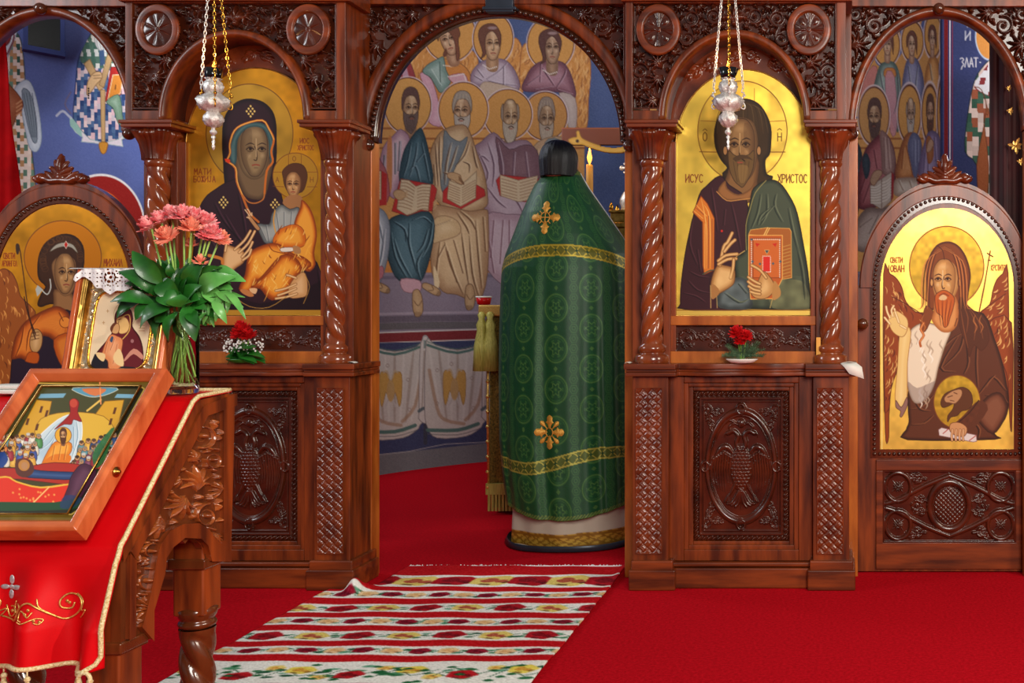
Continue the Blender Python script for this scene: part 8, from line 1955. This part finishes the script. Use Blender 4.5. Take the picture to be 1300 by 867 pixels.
    arm=[(0,-3),(-3.2,-9),(-6,-10.5),(-3.6,-12.5),(-4,-16),(0,-19),(4,-16),(3.6,-12.5),(6,-10.5),(3.2,-9)]
    emb('upper_gold_cross',[rot(arm,k,699,278) for k in range(4)],[rot([(6*math.cos(t),6*math.sin(t)) for t in [2*PI*i/20 for i in range(21)]],0,699,278)]+[rot([(4.5,4.5),(7,7)],k,699,278) for k in range(4)]+[rot([(0,-6),(0,6)],k,699,278) for k in range(2)])
    emb('lower_gold_star_cross',[rot(arm,k,710,543.5,1.0) for k in range(4)]+[rot([(0,-3.5),(-1,-9),(-2.6,-14),(0,-17),(2.6,-14),(1,-9)],k+.5,710,543.5) for k in range(4)],[rot([(5*math.cos(t),5*math.sin(t)) for t in [2*PI*i/20 for i in range(21)]],0,710,543.5)])
    # stiff collar edge and right-hand seam cord
    mb = MB(); mb.tube([surf(x,y,.002) for x,y in ((729,216),(740,235),(752,252),(766,272),(783,297),(798,319),(803,338))],.003,6); mb.build('seam_cord','lace',ph,smooth=True)
    # alb
    N=240; H_=60; W2=np.zeros((H_+1,N,3)); C2=np.zeros((H_+1,N,4)); th=np.linspace(0,2*PI,N,endpoint=False)
    for j in range(H_+1):
        v=j/H_; py=600+v*92; hw=(76+5*v)*s; f=1+.03*np.sin(7*th+1)+.02*np.sin(12*th+2)
        W2[j,:,0]=(724-VX)*s+hw*np.cos(th)*f; W2[j,:,1]=Y0+.245*f*np.sin(th)*1.0; dz=np.where(np.cos(th)>.2,3*np.cos(th),0); W2[j,:,2]=EYE-(py-VY)*s+dz*s*v*1.8
        C2[j,:,:3]=np.array((196,184,166))/255; u=th*40
        if 672<py<=690:
            C2[j,:,:3]=np.array((206,160,60))/255; C2[j,:,3]=.7
            g=((u+ (py-672)*1.0)%7<2.2)|((u-(py-672))%9<2)|(abs(py-674)<1.2)|(abs(py-688)<1.2); C2[j,g,:3]=np.array((150,104,30))/255
    W2[...,2]=np.maximum(W2[...,2],.012)
    ab=grid_mesh('cream_alb',W2,C2,None,'fabric',T,closed_u=True); so=ab.modifiers.new('t','SOLIDIFY'); so.thickness=.003
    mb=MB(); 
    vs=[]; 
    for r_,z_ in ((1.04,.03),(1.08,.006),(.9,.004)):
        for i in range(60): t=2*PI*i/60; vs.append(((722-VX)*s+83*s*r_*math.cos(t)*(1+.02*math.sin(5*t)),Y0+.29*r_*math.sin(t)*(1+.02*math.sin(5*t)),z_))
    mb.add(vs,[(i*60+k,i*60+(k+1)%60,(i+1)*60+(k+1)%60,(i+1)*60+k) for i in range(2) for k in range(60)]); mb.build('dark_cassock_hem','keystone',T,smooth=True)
    mb=MB()
    for sx in (-1,1): mb.sphere(((716+sx*22-VX)*s,Y0+.08,.045),.05,14,sx=.9,sy=2.2,sz=.8)
    mb.build('shoe','blackglass',T,smooth=True)
    # head, neck, hair, ears, nose
    hy=Y0-.03; hs=sc(hy); hx=(709.5-VX)*hs; hz=EYE-(205-VY)*hs
    mb=MB(); mb.sphere((hx,hy,hz-.01),.100,28,sx=.80,sy=.98,sz=1.08); mb.lathe([(.062,hz-.24),(.06,hz-.16),(.058,hz-.08),(.06,hz)],(hx,hy-.005,0),20)
    mb.sphere((hx,hy+.105,hz-.015),.016,10,sz=1.9); mb.sphere((hx,hy+.09,hz-.075),.03,10,sy=.7,sz=.8)
    for sx in (-1,1): mb.sphere((hx+sx*.083,hy+.005,hz-.012),.03,12,sx=.35,sy=.7,sz=1.1); mb.sphere((hx+sx*.032,hy+.088,hz+.012),.012,8,sy=.6)
    mb.sphere((hx,hy+.096,hz-.055),.02,8,sy=.4,sz=.35)
    hd=mb.build('head','skin',T,smooth=True); rm=hd.modifiers.new('r','REMESH'); rm.mode='VOXEL'; rm.voxel_size=.006; rm.use_smooth_shade=True; sm=hd.modifiers.new('s','SMOOTH'); sm.iterations=3
    nu,nv=72,50; W3=np.zeros((nv+1,nu,3))
    for j in range(nv+1):
        v=j/nv; ph_=v*PI*.68
        for i in range(nu):
            t=2*PI*i/nu; fr=max(0,math.sin(t)); pe=ph_*(1-.36*fr); rr_=.110*(1+.014*math.sin(t*24+v*3)); 
            q_=abs(math.sin(pe))**.8 if pe<PI/2 else 1-.12*(pe-PI/2); x=rr_*.83*q_*math.cos(t); y=rr_*q_*math.sin(t)*.96; z=rr_*(.92 if pe<PI/2 else 1.2)*math.cos(pe)
            if v>.62 and fr<.2: z-= (v-.62)*.02
            W3[j,i]=(hx+x,hy+y-.004,hz+z)
    hr=grid_mesh('hair',W3,None,None,'hair',T,closed_u=True); so=hr.modifiers.new('t','SOLIDIFY'); so.thickness=.006
person()
# ------------------------------------------------------------------ light and camera
def area(name, loc, tgt, sx, sy, power, col=(1,1,1)):
    l = bpy.data.lights.new(name,'AREA'); l.shape = 'RECTANGLE'; l.size = sx; l.size_y = sy; l.energy = power; l.color = col
    o = bpy.data.objects.new(name,l); C.objects.link(o); o.location = loc
    o.rotation_euler = (Vector(tgt)-Vector(loc)).to_track_quat('-Z','Y').to_euler(); return o
area('nave_window_light',(1.6,-6.6,3.0),(-.8,0,1.0),2.0,2.0,270,(1,.95,.86))
area('nave_side_window_light',(3.0,-2.4,2.4),(-.8,0,1.1),.7,1.2,60,(1,.88,.7))
area('added_left_grazing_light',(-5.2,-1.9,3.0),(-1.4,0,1.0),.8,1.4,50,(.92,.96,1))  # added side light from the left, grazes the carving for relief highlights
area('sanctuary_window_light',(-3.4,1.2,3.0),(-1.6,3.6,1.6),.8,1.0,30,(.9,.95,1))
area('sanctuary_right_window_light',(1.4,1.9,2.5),(-1.2,.9,1.3),.5,.9,30,(1,.97,.92))
def spot(name,loc,tgt,power,size,blend,col,r=.05):
    l = bpy.data.lights.new(name,'SPOT'); l.energy = power; l.spot_size = size; l.spot_blend = blend; l.color = col; l.shadow_soft_size = r
    o = bpy.data.objects.new(name,l); C.objects.link(o); o.location = loc; o.rotation_euler = (Vector(tgt)-Vector(loc)).to_track_quat('-Z','Y').to_euler(); return o
spot('sun_through_nave_window',(3.9,-3.9,2.7),(-1.6,-1.9,.74),420,.27,.5,(1,.93,.8),.06)
w = bpy.data.worlds.new('nave_daylight'); bpy.context.scene.world = w; w.use_nodes = True
bg = w.node_tree.nodes['Background']; bg.inputs[0].default_value = (.95,.97,1,1); bg.inputs[1].default_value = .17
cam = bpy.data.cameras.new('camera'); co = bpy.data.objects.new('camera',cam); C.objects.link(co)
co.location = (0,-D,EYE); co.rotation_euler = (PI/2,0,0); cam.sensor_width = 36; cam.lens = 36*FP/1300
cam.shift_x = -(VX-650)/1300; cam.shift_y = -(433.5-VY)/1300; cam.clip_start = .05
S = bpy.context.scene; S.camera = co
S.view_settings.view_transform = 'Standard'; S.view_settings.look = 'None'; S.view_settings.exposure = 0.14; S.view_settings.gamma = 1; S.view_settings.use_curve_mapping = False
